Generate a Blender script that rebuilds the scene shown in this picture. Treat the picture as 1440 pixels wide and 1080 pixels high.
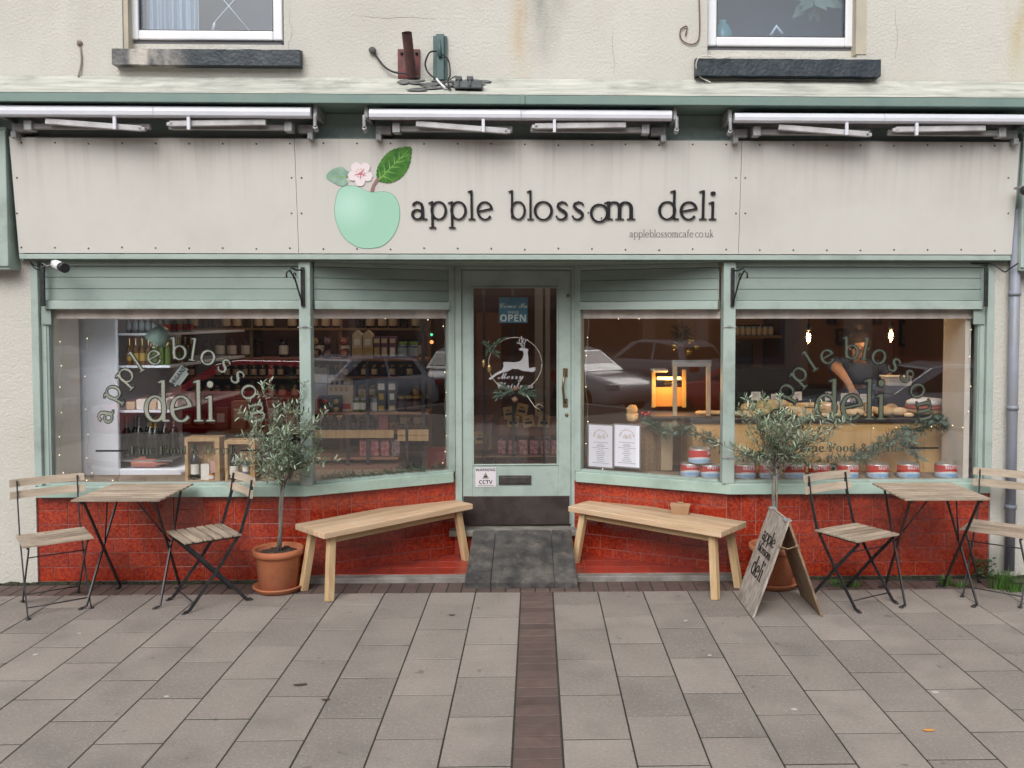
import bpy, math, random
from mathutils import Vector, Matrix, noise
R = math.radians
rng = random.Random(7)
scene = bpy.context.scene
for o in list(bpy.data.objects): bpy.data.objects.remove(o)
col = scene.collection

# ------------------------------------------------ camera
F = 1233.0; CH = 1.85; CD = 6.15
TH = R(2.2); PS = -0.0235
CXP = 753 - F*math.tan(PS); CYP = 446 + F*math.tan(TH)
fw = Vector((-math.sin(PS)*math.cos(TH), math.cos(PS)*math.cos(TH), -math.sin(TH)))
rt = Vector((math.cos(PS), math.sin(PS), 0)); up = rt.cross(fw)
CP = Vector((0, -CD, CH))
cam = bpy.data.cameras.new('camera'); camo = bpy.data.objects.new('camera', cam); col.objects.link(camo)
M = Matrix((rt, up, -fw)).transposed().to_4x4(); M.translation = CP; camo.matrix_world = M
cam.sensor_width = 36; cam.lens = F/1440*36
cam.shift_x = -(CXP-720)/1440; cam.shift_y = -(540-CYP)/1440
cam.clip_end = 2000; cam.clip_start = .05
scene.camera = camo
def ray(px, py): return rt*((px-CXP)/F) - up*((py-CYP)/F) + fw
def at(px, py, Y):
    d = ray(px, py); return CP + d*((Y+CD)/d.y)
def gz(px, py, Z=0.):
    d = ray(px, py); return CP + d*((Z-CH)/d.z)
def onp(px, py, p0, n):
    d = ray(px, py); return CP + d*((p0-CP).dot(n)/d.dot(n))
def X(px, Y=0., py=600): return at(px, py, Y).x
def Z(py, Y=0., px=720): return at(px, py, Y).z

# ------------------------------------------------ world, sun, exposure
w = bpy.data.worlds.new('World'); scene.world = w; w.use_nodes = True
nt = w.node_tree; nt.nodes.clear()
sky = nt.nodes.new('ShaderNodeTexSky'); sky.sky_type = 'NISHITA'; sky.sun_disc = False
SUN_E, SUN_R = R(43), R(196)
sky.sun_elevation = SUN_E; sky.sun_rotation = SUN_R; sky.air_density = 1.0; sky.dust_density = 3.0; sky.ozone_density = .6
hs = nt.nodes.new('ShaderNodeHueSaturation'); hs.inputs['Saturation'].default_value = .28
bg = nt.nodes.new('ShaderNodeBackground'); bg.inputs['Strength'].default_value = .14
wo = nt.nodes.new('ShaderNodeOutputWorld')
nt.links.new(sky.outputs[0], hs.inputs['Color']); nt.links.new(hs.outputs[0], bg.inputs[0]); nt.links.new(bg.outputs[0], wo.inputs[0])
sl = bpy.data.lights.new('sun', 'SUN'); sl.energy = .9; sl.angle = R(35); sl.color = (1, .985, .965)
so = bpy.data.objects.new('sun', sl); col.objects.link(so)
sd = Vector((math.sin(SUN_R)*math.cos(SUN_E), math.cos(SUN_R)*math.cos(SUN_E), math.sin(SUN_E)))
so.rotation_euler = sd.to_track_quat('Z', 'Y').to_euler(); so.location = (0, -3, 9)
vs = scene.view_settings; vs.view_transform = 'Standard'; vs.look = 'None'; vs.gamma = 1; vs.exposure = .62
scene.render.film_transparent = False
cy = scene.cycles; cy.max_bounces = 10; cy.transparent_max_bounces = 24; cy.glossy_bounces = 4; cy.use_denoising = True
cy.caustics_reflective = False; cy.caustics_refractive = False

# ------------------------------------------------ materials
MT = {}
def mat(n, c, rough=.6, c2=None, vs=6., bump=0., bs=80., metal=0., spec=.5, emit=None, es=0., stretch=None, island=0., det=4., coat=0., lo=.35, hi=.65, dirt=None, ds=2.5, da=.5):
    if n in MT: return MT[n]
    m = bpy.data.materials.new(n); m.use_nodes = True; t = m.node_tree; N = t.nodes; L = t.links
    b = N['Principled BSDF']; c = (*c, 1)
    b.inputs['Base Color'].default_value = c; b.inputs['Roughness'].default_value = rough
    b.inputs['Metallic'].default_value = metal; b.inputs['Specular IOR Level'].default_value = spec
    if coat: b.inputs['Coat Weight'].default_value = coat; b.inputs['Coat Roughness'].default_value = .1
    tc = N.new('ShaderNodeTexCoord'); mp = N.new('ShaderNodeMapping'); L.new(tc.outputs['Object'], mp.inputs[0])
    if stretch: mp.inputs['Scale'].default_value = stretch
    out = None
    if c2 is not None:
        no = N.new('ShaderNodeTexNoise'); no.inputs['Scale'].default_value = vs; no.inputs['Detail'].default_value = det
        L.new(mp.outputs[0], no.inputs['Vector'])
        mr = N.new('ShaderNodeMapRange'); mr.inputs[1].default_value = lo; mr.inputs[2].default_value = hi
        L.new(no.outputs[0], mr.inputs[0])
        mx = N.new('ShaderNodeMix'); mx.data_type = 'RGBA'; mx.inputs['A'].default_value = c; mx.inputs['B'].default_value = (*c2, 1)
        L.new(mr.outputs[0], mx.inputs['Factor']); out = mx.outputs['Result']
    if dirt is not None:
        no = N.new('ShaderNodeTexNoise'); no.inputs['Scale'].default_value = ds; no.inputs['Detail'].default_value = 8; no.inputs['Roughness'].default_value = .7
        L.new(tc.outputs['Object'], no.inputs['Vector'])
        mr = N.new('ShaderNodeMapRange'); mr.inputs[1].default_value = .5; mr.inputs[2].default_value = .75; mr.inputs[4].default_value = da
        L.new(no.outputs[0], mr.inputs[0])
        mx = N.new('ShaderNodeMix'); mx.data_type = 'RGBA'; mx.inputs['B'].default_value = (*dirt, 1); mx.inputs['A'].default_value = c
        if out: L.new(out, mx.inputs['A'])
        L.new(mr.outputs[0], mx.inputs['Factor']); out = mx.outputs['Result']
    if island and n in ('weathered_slat', 'acacia_bench_top', 'pale_slat'):
        oi = N.new('ShaderNodeObjectInfo'); mr = N.new('ShaderNodeMapRange'); mr.inputs[3].default_value = 1-island*1.6; mr.inputs[4].default_value = 1+island*1.6
        h = N.new('ShaderNodeHueSaturation'); L.new(out, h.inputs['Color']); L.new(oi.outputs['Random'], mr.inputs[0]); L.new(mr.outputs[0], h.inputs['Value']); out = h.outputs[0]
    elif island:
        ge = N.new('ShaderNodeNewGeometry'); mr = N.new('ShaderNodeMapRange')
        mr.inputs[3].default_value = 1-island; mr.inputs[4].default_value = 1+island
        L.new(ge.outputs['Random Per Island'], mr.inputs[0])
        h = N.new('ShaderNodeHueSaturation'); h.inputs['Color'].default_value = c
        if out: L.new(out, h.inputs['Color'])
        L.new(mr.outputs[0], h.inputs['Value']); out = h.outputs[0]
    if out: L.new(out, b.inputs['Base Color'])
    if bump:
        no = N.new('ShaderNodeTexNoise'); no.inputs['Scale'].default_value = bs; no.inputs['Detail'].default_value = 3
        L.new(mp.outputs[0], no.inputs['Vector'])
        bu = N.new('ShaderNodeBump'); bu.inputs['Strength'].default_value = bump; bu.inputs['Distance'].default_value = .01
        L.new(no.outputs[0], bu.inputs['Height']); L.new(bu.outputs[0], b.inputs['Normal'])
    if emit: b.inputs['Emission Color'].default_value = (*emit, 1); b.inputs['Emission Strength'].default_value = es
    MT[n] = m; return m
def glass(n, tint=(1, 1, 1), ior=1.5, extra=0.0, rough=0.):
    if n in MT: return MT[n]
    m = bpy.data.materials.new(n); m.use_nodes = True; t = m.node_tree; N = t.nodes; L = t.links; N.clear()
    o = N.new('ShaderNodeOutputMaterial'); mx = N.new('ShaderNodeMixShader'); tr = N.new('ShaderNodeBsdfTransparent'); gl = N.new('ShaderNodeBsdfGlossy')
    fr = N.new('ShaderNodeFresnel'); ge = N.new('ShaderNodeNewGeometry'); im = N.new('ShaderNodeMapRange')
    im.inputs[3].default_value = ior; im.inputs[4].default_value = 1/ior; L.new(ge.outputs['Backfacing'], im.inputs[0]); L.new(im.outputs[0], fr.inputs[0])
    ad = N.new('ShaderNodeMath'); ad.operation = 'ADD'; ad.inputs[1].default_value = extra
    tr.inputs[0].default_value = (*tint, 1); gl.inputs['Roughness'].default_value = rough; gl.inputs[0].default_value = (1, 1, 1, 1)
    L.new(fr.outputs[0], ad.inputs[0]); L.new(ad.outputs[0], mx.inputs[0]); L.new(tr.outputs[0], mx.inputs[1]); L.new(gl.outputs[0], mx.inputs[2]); L.new(mx.outputs[0], o.inputs[0])
    MT[n] = m; return m
SAGE = mat('sage_paint', (.335, .412, .375), .5, (.37, .45, .41), 5, bump=.1, bs=25, dirt=(.16, .19, .16), ds=4, da=.6)
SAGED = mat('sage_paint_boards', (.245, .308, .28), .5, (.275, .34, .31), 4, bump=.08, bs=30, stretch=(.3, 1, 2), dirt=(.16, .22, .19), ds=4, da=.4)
TEALD = mat('grey_teal_paint', (.29, .385, .36), .6, (.33, .42, .39), 5, dirt=(.07, .1, .09), ds=4, da=.5)
BLACK = mat('black_metal', (.012, .012, .014), .45, (.03, .03, .032), 30)
STEEL = mat('dull_steel', (.42, .42, .43), .5, (.27, .27, .27), 20, metal=.15)
WHITE = mat('white_plastic', (.8, .8, .81), .4, (.72, .72, .73), 6)
GLASS = glass('clear_glass', ior=1.5, extra=.04)

# ------------------------------------------------ mesh builder
class MB:
    def __init__(s): s.v = []; s.f = []; s.m = []; s.sm = []
    def add(s, V, Fc, mi=0, sm=False):
        b = len(s.v); s.v += [Vector(p) for p in V]
        for f in Fc: s.f.append(tuple(b+i for i in f)); s.m.append(mi); s.sm.append(sm)
        return s
    def box(s, x0, x1, y0, y1, z0, z1, mi=0, T=None):
        V = [Vector((x, y, z)) for z in (z0, z1) for y in (y0, y1) for x in (x0, x1)]
        if T: V = [T @ p for p in V]
        return s.add(V, [(0, 2, 3, 1), (4, 5, 7, 6), (0, 1, 5, 4), (2, 6, 7, 3), (0, 4, 6, 2), (1, 3, 7, 5)], mi)
    def beam(s, a, b, w, h, upv=(0, 0, 1), mi=0):
        a = Vector(a); b = Vector(b); d = (b-a).normalized(); u = Vector(upv); x = d.cross(u)
        if x.length < 1e-4: x = d.cross(Vector((0, 1, 0)))
        x.normalize(); u = x.cross(d).normalized()
        V = []
        for p in (a, b):
            for i, j in ((-1, -1), (1, -1), (1, 1), (-1, 1)): V.append(p + x*(i*w/2) + u*(j*h/2))
        return s.add(V, [(0, 3, 2, 1), (4, 5, 6, 7), (0, 1, 5, 4), (1, 2, 6, 5), (2, 3, 7, 6), (3, 0, 4, 7)], mi)
    def tube(s, P, r, n=8, mi=0, caps=True):
        P = [Vector(p) for p in P]; k = len(P)
        rr = r if isinstance(r, (list, tuple)) else [r]*k
        V = []; prev = None
        for i, p in enumerate(P):
            d = (P[min(i+1, k-1)]-P[max(i-1, 0)]).normalized()
            if prev is None:
                x = d.orthogonal().normalized()
            else:
                x = (prev - d*prev.dot(d)); x = x.normalized() if x.length > 1e-5 else d.orthogonal().normalized()
            prev = x; y = d.cross(x)
            for j in range(n):
                a = 2*math.pi*j/n; V.append(p + (x*math.cos(a) + y*math.sin(a))*rr[i])
        Fc = [(i*n+j, i*n+(j+1) % n, (i+1)*n+(j+1) % n, (i+1)*n+j) for i in range(k-1) for j in range(n)]
        s.add(V, Fc, mi, True)
        if caps:
            b = len(s.v)-len(V)
            s.f.append(tuple(b+j for j in reversed(range(n)))); s.m.append(mi); s.sm.append(False)
            s.f.append(tuple(b+(k-1)*n+j for j in range(n))); s.m.append(mi); s.sm.append(False)
        return s
    def lathe(s, prof, c=(0, 0, 0), n=24, mi=0, T=None, sm=True):
        c = Vector(c); V = []
        for r, z in prof:
            for j in range(n):
                a = 2*math.pi*j/n; p = Vector((r*math.cos(a), r*math.sin(a), z)); V.append((T @ p if T else p) + c)
        k = len(prof)
        Fc = [(i*n+j, i*n+(j+1) % n, (i+1)*n+(j+1) % n, (i+1)*n+j) for i in range(k-1) for j in range(n)]
        s.add(V, Fc, mi, sm)
        b = len(s.v)-len(V)
        if prof[0][0] > 1e-6: s.f.append(tuple(b+j for j in reversed(range(n)))); s.m.append(mi); s.sm.append(False)
        if prof[-1][0] > 1e-6: s.f.append(tuple(b+(k-1)*n+j for j in range(n))); s.m.append(mi); s.sm.append(False)
        return s
    def ball(s, c, r, n=10, mi=0, sc=(1, 1, 1), T=None, jit=0.):
        V = []; c = Vector(c)
        for i in range(n//2+1):
            ph = math.pi*i/(n//2)
            for j in range(n):
                a = 2*math.pi*j/n
                p = Vector((math.sin(ph)*math.cos(a)*sc[0], math.sin(ph)*math.sin(a)*sc[1], math.cos(ph)*sc[2]))*r
                if jit: p *= 1+jit*noise.noise(p*(3/r)+c*7)
                V.append((T @ p if T else p)+c)
        Fc = [(i*n+j, (i+1)*n+j, (i+1)*n+(j+1) % n, i*n+(j+1) % n) for i in range(n//2) for j in range(n)]
        return s.add(V, Fc, mi, True)
    def prism(s, pts, dv, mi=0, mside=None):
        pts = [Vector(p) for p in pts]; dv = Vector(dv); n = len(pts)
        b = len(s.v); s.v += pts + [p+dv for p in pts]
        s.f.append(tuple(b+i for i in range(n))); s.m.append(mi); s.sm.append(False)
        s.f.append(tuple(b+n+i for i in reversed(range(n)))); s.m.append(mi); s.sm.append(False)
        for i in range(n):
            j = (i+1) % n; s.f.append((b+i, b+n+i, b+n+j, b+j)); s.m.append(mi if mside is None else mside); s.sm.append(False)
        return s
    def merge(s, o, T=None, mi=None):
        V = [T @ p for p in o.v] if T else o.v
        b = len(s.v); s.v += V
        for f, m_, k in zip(o.f, o.m, o.sm): s.f.append(tuple(b+i for i in f)); s.m.append(m_ if mi is None else mi); s.sm.append(k)
        return s
    def build(s, name, mats, parent=None, bevel=0., label=None, sub=0):
        me = bpy.data.meshes.new(name); off = Vector((0, 0, 0))
        if parent is not None:
            p = parent
            while p is not None: off += p.location; p = p.parent
        me.from_pydata([tuple(p-off) for p in s.v], [], s.f)
        for m_ in (mats if isinstance(mats, (list, tuple)) else [mats]): me.materials.append(m_)
        me.polygons.foreach_set('material_index', s.m); me.polygons.foreach_set('use_smooth', s.sm); me.update()
        o = bpy.data.objects.new(name, me); col.objects.link(o)
        if parent is not None: o.parent = parent
        if bevel:
            b = o.modifiers.new('bevel', 'BEVEL'); b.width = bevel; b.segments = 2; b.limit_method = 'ANGLE'; b.angle_limit = R(40)
        if label: o['label'] = label
        return o
    def solo(s, name, mats, label, cat, group=None, bevel=0., kind=None):
        mn = Vector((min(p.x for p in s.v), min(p.y for p in s.v), min(p.z for p in s.v))); mxx = Vector((max(p.x for p in s.v), max(p.y for p in s.v), 0))
        c = Vector(((mn.x+mxx.x)/2, (mn.y+mxx.y)/2, mn.z))
        s.v = [p-c for p in s.v]
        o = s.build(name, mats, None, bevel); o.location = c
        return tag(o, label, cat, group, kind)
def tag(o, label=None, cat=None, group=None, kind=None):
    if label: o['label'] = label
    if cat: o['category'] = cat
    if group: o['group'] = group
    if kind: o['kind'] = kind
    return o
def thing(name, label, cat, loc=(0, 0, 0), group=None, rz=0.):
    o = bpy.data.objects.new(name, None); o.empty_display_size = .1; col.objects.link(o); o.location = loc; o.rotation_euler.z = rz
    return tag(o, label, cat, group)
def each(name, mats, parent, boxes, bevel=0.):
    r_ = []
    for b_ in boxes: r_.append(MB().box(*b_).build(name, mats, parent, bevel))
    return r_
SL = {'edging_kerb': 'low grey stone kerb edging the red lobby floor', 'far_pavement': 'pavement on the far side of the road', 'ground': 'bare earth under the whole street', 'kerb': 'grey stone kerb between pavement and road', 'lobby_bed': 'grey bed under the red lobby tiles', 'lobby_floor': 'glossy red tiled floor in front of the door', 'pavement': 'grey brown concrete paving slabs laid staggered before the shop', 'pavement_bed': 'dark sandy bed showing in the slab joints', 'paving_brick_border': 'dark brick border along the foot of the shopfront', 'paving_brick_strip': 'dark brown brick strip running from the door to the road', 'road': 'dark asphalt road behind the camera', 'shop_floor': 'brown wooden floor inside the shop'}
def struct(mb, name, mats, **k): return tag(mb.build(name, mats, **k), SL[name], None, None, 'structure')
def copy_tree(o, parent=None):
    c = o.copy(); col.objects.link(c); c.parent = parent
    for ch in list(o.children): copy_tree(ch, c)
    return c

# ------------------------------------------------ lettering
def arc(cx, cy, rx, ry, a0, a1, wt=.12, wk=.25, n=18):
    P = []
    for i in range(n+1):
        a = R(a0+(a1-a0)*i/n); P.append((cx+rx*math.cos(a), cy+ry*math.sin(a), wt+(wk-wt)*abs(math.cos(a))**1.3))
    return P
S_ = .185
def stem(x, y0, y1, w=S_): return [(x, y0, w), (x, y1, w)]
def foot(x, y, h=.2): return [(x-h, y-.01, .055), (x-.06, y, .085), (x+.06, y, .085), (x+h, y-.01, .055)]
def flag(x, y): return [(x-.22, y-.075, .05), (x-.05, y-.035, .1), (x+.04, y-.03, .11)]
def bowl(cx, cy=.5, rx=.4, ry=.46): return arc(cx, cy, rx, ry, 0, 360, .085, .2, 28)
GL = {
 'l': (.5, [stem(.25, .03, 1.56), foot(.25, .05), flag(.25, 1.55)]),
 'i': (.5, [stem(.25, .03, .98), foot(.25, .05), flag(.25, .96), [(.12, 1.4, .1), (.17, 1.4, .24), (.25, 1.4, .29), (.33, 1.4, .24), (.38, 1.4, .1)]]),
 'p': (1.12, [stem(.25, -.42, .98), foot(.25, -.4), flag(.25, .96), bowl(.62)]),
 'b': (1.12, [stem(.25, .1, 1.56), flag(.25, 1.55), bowl(.62)]),
 'd': (1.12, [stem(.86, .03, 1.56), flag(.86, 1.55), bowl(.5), [(.86, .05, .1), (1.12, .05, .08)]]),
 'o': (1.05, [arc(.52, .49, .42, .47, 0, 360, .095, .2, 30)]),
 'e': (1.0, [arc(.5, .49, .4, .46, 8, 322, .085, .2, 26), [(.12, .45, .09), (.9, .6, .11)]]),
 'c': (.9, [arc(.5, .49, .4, .46, 45, 320, .09, .2, 24)]),
 'a': (1.02, [[(.2, .76, .22), (.24, .86, .16), (.38, .95, .12), (.52, .94, .13), (.66, .84, .2), (.72, .66, .24), (.72, .1, .24)], arc(.42, .29, .28, .25, 0, 360, .1, .2, 22), [(.72, .1, .2), (.82, .04, .12), (.98, .05, .07)]]),
 's': (.82, [[(.68, .78, .12), (.6, .9, .1), (.42, .95, .12), (.24, .86, .17), (.2, .72, .2), (.32, .57, .22), (.5, .46, .23), (.63, .33, .22), (.63, .17, .18), (.5, .05, .13), (.32, .03, .11), (.18, .1, .1), (.12, .23, .12)]]),
 'm': (1.62, [stem(.25, .03, .98), foot(.25, .05, .2), flag(.25, .96), arc(.49, .6, .27, .34, 165, 0, .1, .24, 12)+[(.76, .03, .24)], foot(.76, .05, .2), arc(1.03, .6, .27, .34, 165, 0, .1, .24, 12)+[(1.3, .03, .24)], foot(1.3, .05, .2)]),
 'n': (1.1, [stem(.25, .03, .98), foot(.25, .05, .2), flag(.25, .96), arc(.52, .6, .28, .34, 165, 0, .1, .24, 12)+[(.8, .03, .24)], foot(.8, .05, .2)]),
 'u': (1.1, [[(.22, .95, .24), (.22, .35, .24)]+arc(.5, .36, .28, .32, 180, 345, .1, .24, 12), stem(.84, .03, .95), flag(.22, .95), foot(.9, .05, .12)]),
 'f': (.62, [[(.26, .03, .24), (.26, 1.25, .24), (.32, 1.45, .18), (.46, 1.54, .12), (.6, 1.48, .14)], foot(.26, .05), [(.04, .9, .1), (.55, .9, .1)]]),
 'k': (1.05, [stem(.25, .03, 1.56), foot(.25, .05, .2), flag(.25, 1.55), [(.3, .42, .09), (.75, .9, .12)], [(.45, .55, .16), (.88, .04, .22)]]),
 '.': (.35, [[(.1, .08, .06), (.17, .08, .17), (.24, .08, .06)]]),
 ' ': (.55, []),
}
def gwidth(t, kern=0.): return sum(GL[c][0]+kern for c in t)
def ribbon(mb, P, fn, d, grow=0., mi=0, lift=0., sides=True):
    n = len(P); Ls = []
    closed = n > 3 and abs(P[0][0]-P[-1][0]) < 1e-4 and abs(P[0][1]-P[-1][1]) < 1e-4
    for i, (x, y, wd) in enumerate(P):
        if closed: a = P[i-1 if i > 0 else n-2]; b = P[i+1 if i < n-1 else 1]
        else: a = P[max(i-1, 0)]; b = P[min(i+1, n-1)]
        dx, dy = b[0]-a[0], b[1]-a[1]; l = math.hypot(dx, dy) or 1; dx /= l; dy /= l
        h = wd/2+grow; ex = 0
        if not closed and i == 0: ex = -grow
        if not closed and i == n-1: ex = grow
        Ls.append(((x-dy*h+dx*ex, y+dx*h+dy*ex), (x+dy*h+dx*ex, y-dx*h+dy*ex)))
    V = []
    for l_, r_ in Ls: V += [fn(*l_, d+lift), fn(*r_, d+lift), fn(*l_, 0), fn(*r_, 0)]
    Fc = []
    for i in range(n-1):
        a = 4*i; b = 4*(i+1)
        Fc.append((a, a+1, b+1, b))
        if sides: Fc += [(a, b, b+2, a+2), (a+1, a+3, b+3, b+1)]
    if sides and not closed: Fc += [(0, 2, 3, 1), (4*n-4, 4*n-3, 4*n-1, 4*n-2)]
    mb.add(V, Fc, mi)
def put_text(mb, t, fn, sc, d=.01, grow=0., mi=0, kern=0., x0=0., wmul=1., sides=True):
    x = x0; k = 0
    for c in t:
        adv, st = GL[c]
        for s in st:
            k += 1
            ribbon(mb, [((x+a)*sc, b*sc, w_*wmul*sc) for a, b, w_ in s], fn, d, grow*sc, mi, lift=.00015*(k % 7), sides=sides)
        x += adv+kern
    return x
def mtext(t, kind='bold'):
    o = ''
    for c in t:
        base = {'bold': (0x1D400, 0x1D41A), 'sans': (0x1D5D4, 0x1D5EE), 'script': (0x1D4D0, 0x1D4EA)}.get(kind)
        if base and 'A' <= c <= 'Z': o += chr(base[0]+ord(c)-65)
        elif base and 'a' <= c <= 'z': o += chr(base[1]+ord(c)-97)
        else: o += c
    return o
_fc = {}
def font_mb(t, size=.1, ext=.001, align='CENTER', off=0., bold=None):
    k = (t, size, ext, align, off)
    if k not in _fc:
        cu = bpy.data.curves.new('t', 'FONT'); cu.body = t; cu.size = size; cu.extrude = ext; cu.align_x = align; cu.offset = off; cu.resolution_u = 3
        ob = bpy.data.objects.new('t', cu); col.objects.link(ob)
        bpy.context.view_layer.update()
        me = bpy.data.meshes.new_from_object(ob.evaluated_get(bpy.context.evaluated_depsgraph_get()))
        mb = MB(); mb.add([v.co.copy() for v in me.vertices], [tuple(p.vertices) for p in me.polygons])
        bpy.data.objects.remove(ob); bpy.data.meshes.remove(me); _fc[k] = mb
    return _fc[k]
def facing(o, xd=(1, 0, 0), yd=(0, 0, 1)):
    xd = Vector(xd).normalized(); yd = Vector(yd).normalized(); zd = xd.cross(yd)
    T = Matrix((xd, yd, zd)).transposed().to_4x4(); T.translation = Vector(o); return T
# ================================================ SETTING
XA, XB = -3.47, 3.24
# pavement of staggered slabs 0.30 x 0.45 with open joints over a dark bed
PAVE = mat('paving_concrete', (.285, .248, .216), .8, (.24, .208, .182), 2.2, bump=.35, bs=220, island=.15, dirt=(.15, .135, .125), ds=1.3, da=.4)
def add_speck(m):
    N = m.node_tree.nodes; L = m.node_tree.links; b = N['Principled BSDF']; src = b.inputs['Base Color'].links[0].from_socket
    tc = N.new('ShaderNodeTexCoord')
    for sc, lo, hi, c, a in ((60, .54, .66, (.40, .36, .33), .35), (85, .56, .68, (.13, .11, .10), .35), (2.6, .52, .75, (.16, .14, .125), .45), (170, .6, .72, (.5, .47, .44), .4), (420, .62, .72, (.07, .06, .055), .5), (9, .70, .73, (.1, .09, .08), .55)):
        no = N.new('ShaderNodeTexNoise'); no.inputs['Scale'].default_value = sc; no.inputs['Detail'].default_value = 2
        L.new(tc.outputs['Object'], no.inputs['Vector'])
        mr = N.new('ShaderNodeMapRange'); mr.inputs[1].default_value = lo; mr.inputs[2].default_value = hi; mr.inputs[4].default_value = a
        L.new(no.outputs[0], mr.inputs[0])
        mx = N.new('ShaderNodeMix'); mx.data_type = 'RGBA'; mx.inputs['B'].default_value = (*c, 1)
        L.new(src, mx.inputs['A']); L.new(mr.outputs[0], mx.inputs['Factor']); src = mx.outputs['Result']
    L.new(src, b.inputs['Base Color'])
add_speck(PAVE)
g = .0040
mb = MB()
def slab(x0, x1, y0, y1, z=0., t=.03, c=.0016):
    z += rng.uniform(-.0005, .0005)
    tx, ty = rng.uniform(-.0006, .0006), rng.uniform(-.0005, .0005)
    V = [(x0, y0, z-t), (x1, y0, z-t), (x1, y1, z-t), (x0, y1, z-t), (x0, y0, z-c), (x1, y0, z-c), (x1, y1, z-c), (x0, y1, z-c),
         (x0+c, y0+c, z-tx-ty), (x1-c, y0+c, z+tx-ty), (x1-c, y1-c, z+tx+ty), (x0+c, y1-c, z-tx+ty)]
    mb.add(V, [(0, 1, 5, 4), (1, 2, 6, 5), (2, 3, 7, 6), (3, 0, 4, 7), (4, 5, 9, 8), (5, 6, 10, 9), (6, 7, 11, 10), (7, 4, 8, 11), (8, 9, 10, 11)])
YB = -.31; YE = -7.6
for side in (-1, 1):
    for c in range(22):
        xe = .116 if side > 0 else -.10
        x0 = xe + side*c*.3035; x1 = x0 + side*.3035
        a, b = min(x0, x1), max(x0, x1)
        if side > 0: y = -.569 if c % 2 == 0 else -.804
        else: y = -.79 if c % 2 == 0 else -.555
        if side > 0 and c >= 4: y += .03
        ys = [YB, y + rng.uniform(-.008, .008)]
        while ys[-1] > YE: ys.append(ys[-1]-.4515)
        for i in range(len(ys)-1):
            slab(a+g, b-g, ys[i+1]+g*1.4+rng.uniform(-.001, .001), ys[i]-g*1.2)
struct(mb, 'pavement', PAVE)
mb = MB(); BRK = mat('dark_paver_brick', (.125, .082, .07), .8, (.09, .06, .052), 14, bump=.25, bs=120, island=.22, dirt=(.17, .145, .13), ds=7, da=.35)
y = YB-.004
while y > YE:
    slab(-.096, .112, y-.098, y, z=0.0, c=.004); y -= .1015
struct(mb, 'paving_brick_strip', BRK)
mb = MB(); x = -4.7
while x < 4.7:
    slab(x, x+.094, YB+.004, -.085, z=.0, c=.004); x += .1
struct(mb, 'paving_brick_border', BRK)
BED = mat('joint_sand', (.025, .022, .018), .95, (.04, .034, .026), 30, bump=.3, bs=200, dirt=(.05, .075, .03), ds=3, da=.5)
struct(MB().box(-9, 9, -7.6, .02, -.06, -.0031), 'pavement_bed', BED)
mb = MB()
for i in range(23): mb.box(-11.5+i, -10.504+i, -7.75, -7.605, -.5, .0)
struct(mb, 'kerb', mat('kerb_stone', (.3, .29, .28), .8, (.2, .2, .19), 9), bevel=.01)
ROADZ = -.38
struct(MB().box(-60, 60, -16.5, -7.75, ROADZ-.1, ROADZ), 'road', mat('asphalt', (.05, .05, .052), .85, (.07, .07, .07), 60, bump=.3, bs=300))
struct(MB().box(-60, 60, -19, -16.5, ROADZ-.1, ROADZ+.12), 'far_pavement', mat('far_paving', (.25, .24, .23), .85, (.2, .19, .18), 5))
struct(MB().box(-400, 400, -400, 400, -.9, -.6), 'ground', mat('earth', (.12, .11, .09), .95, (.08, .08, .06), .5))
# edging stone and red lobby floor
SPL = [(-1.59, .0), (-.613, .5), (.297, .5), (1.355, .0)]
EDG = mat('edging_stone', (.27, .25, .23), .85, (.16, .15, .13), 8, bump=.3, bs=90)
mb = MB(); mb.box(-1.66, -.49, -.08, -.022, -.02, .035); mb.box(.29, 1.40, -.08, -.022, -.02, .035)
struct(mb, 'edging_kerb', EDG, bevel=.006)
LOB = mat('red_floor_tile', (.36, .045, .025), .32, (.26, .03, .018), 9, bump=.04, bs=40, island=.1, dirt=(.12, .06, .045), ds=5, da=.6)
mb = MB()
for i in range(20):
    for j in range(4):
        x0 = -1.66+i*.155; y0 = -.02+j*.155
        mb.box(x0+.001, x0+.154, y0+.001, y0+.154, .0, .042)
struct(mb, 'lobby_floor', LOB, bevel=.002)
struct(MB().box(-1.66, 1.42, -.02, .6, -.03, .038), 'lobby_bed', EDG)

# ================================================ SHOP BUILDING
B = thing('shop_building', 'cream rendered building with a sage green shopfront and glossy red tiled base', 'building', (0, 0, 0))
REND = mat('cream_roughcast', (.565, .55, .50), .9, (.515, .50, .45), 1.1, bump=.65, bs=55, dirt=(.40, .37, .31), ds=.8, da=.4)
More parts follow.
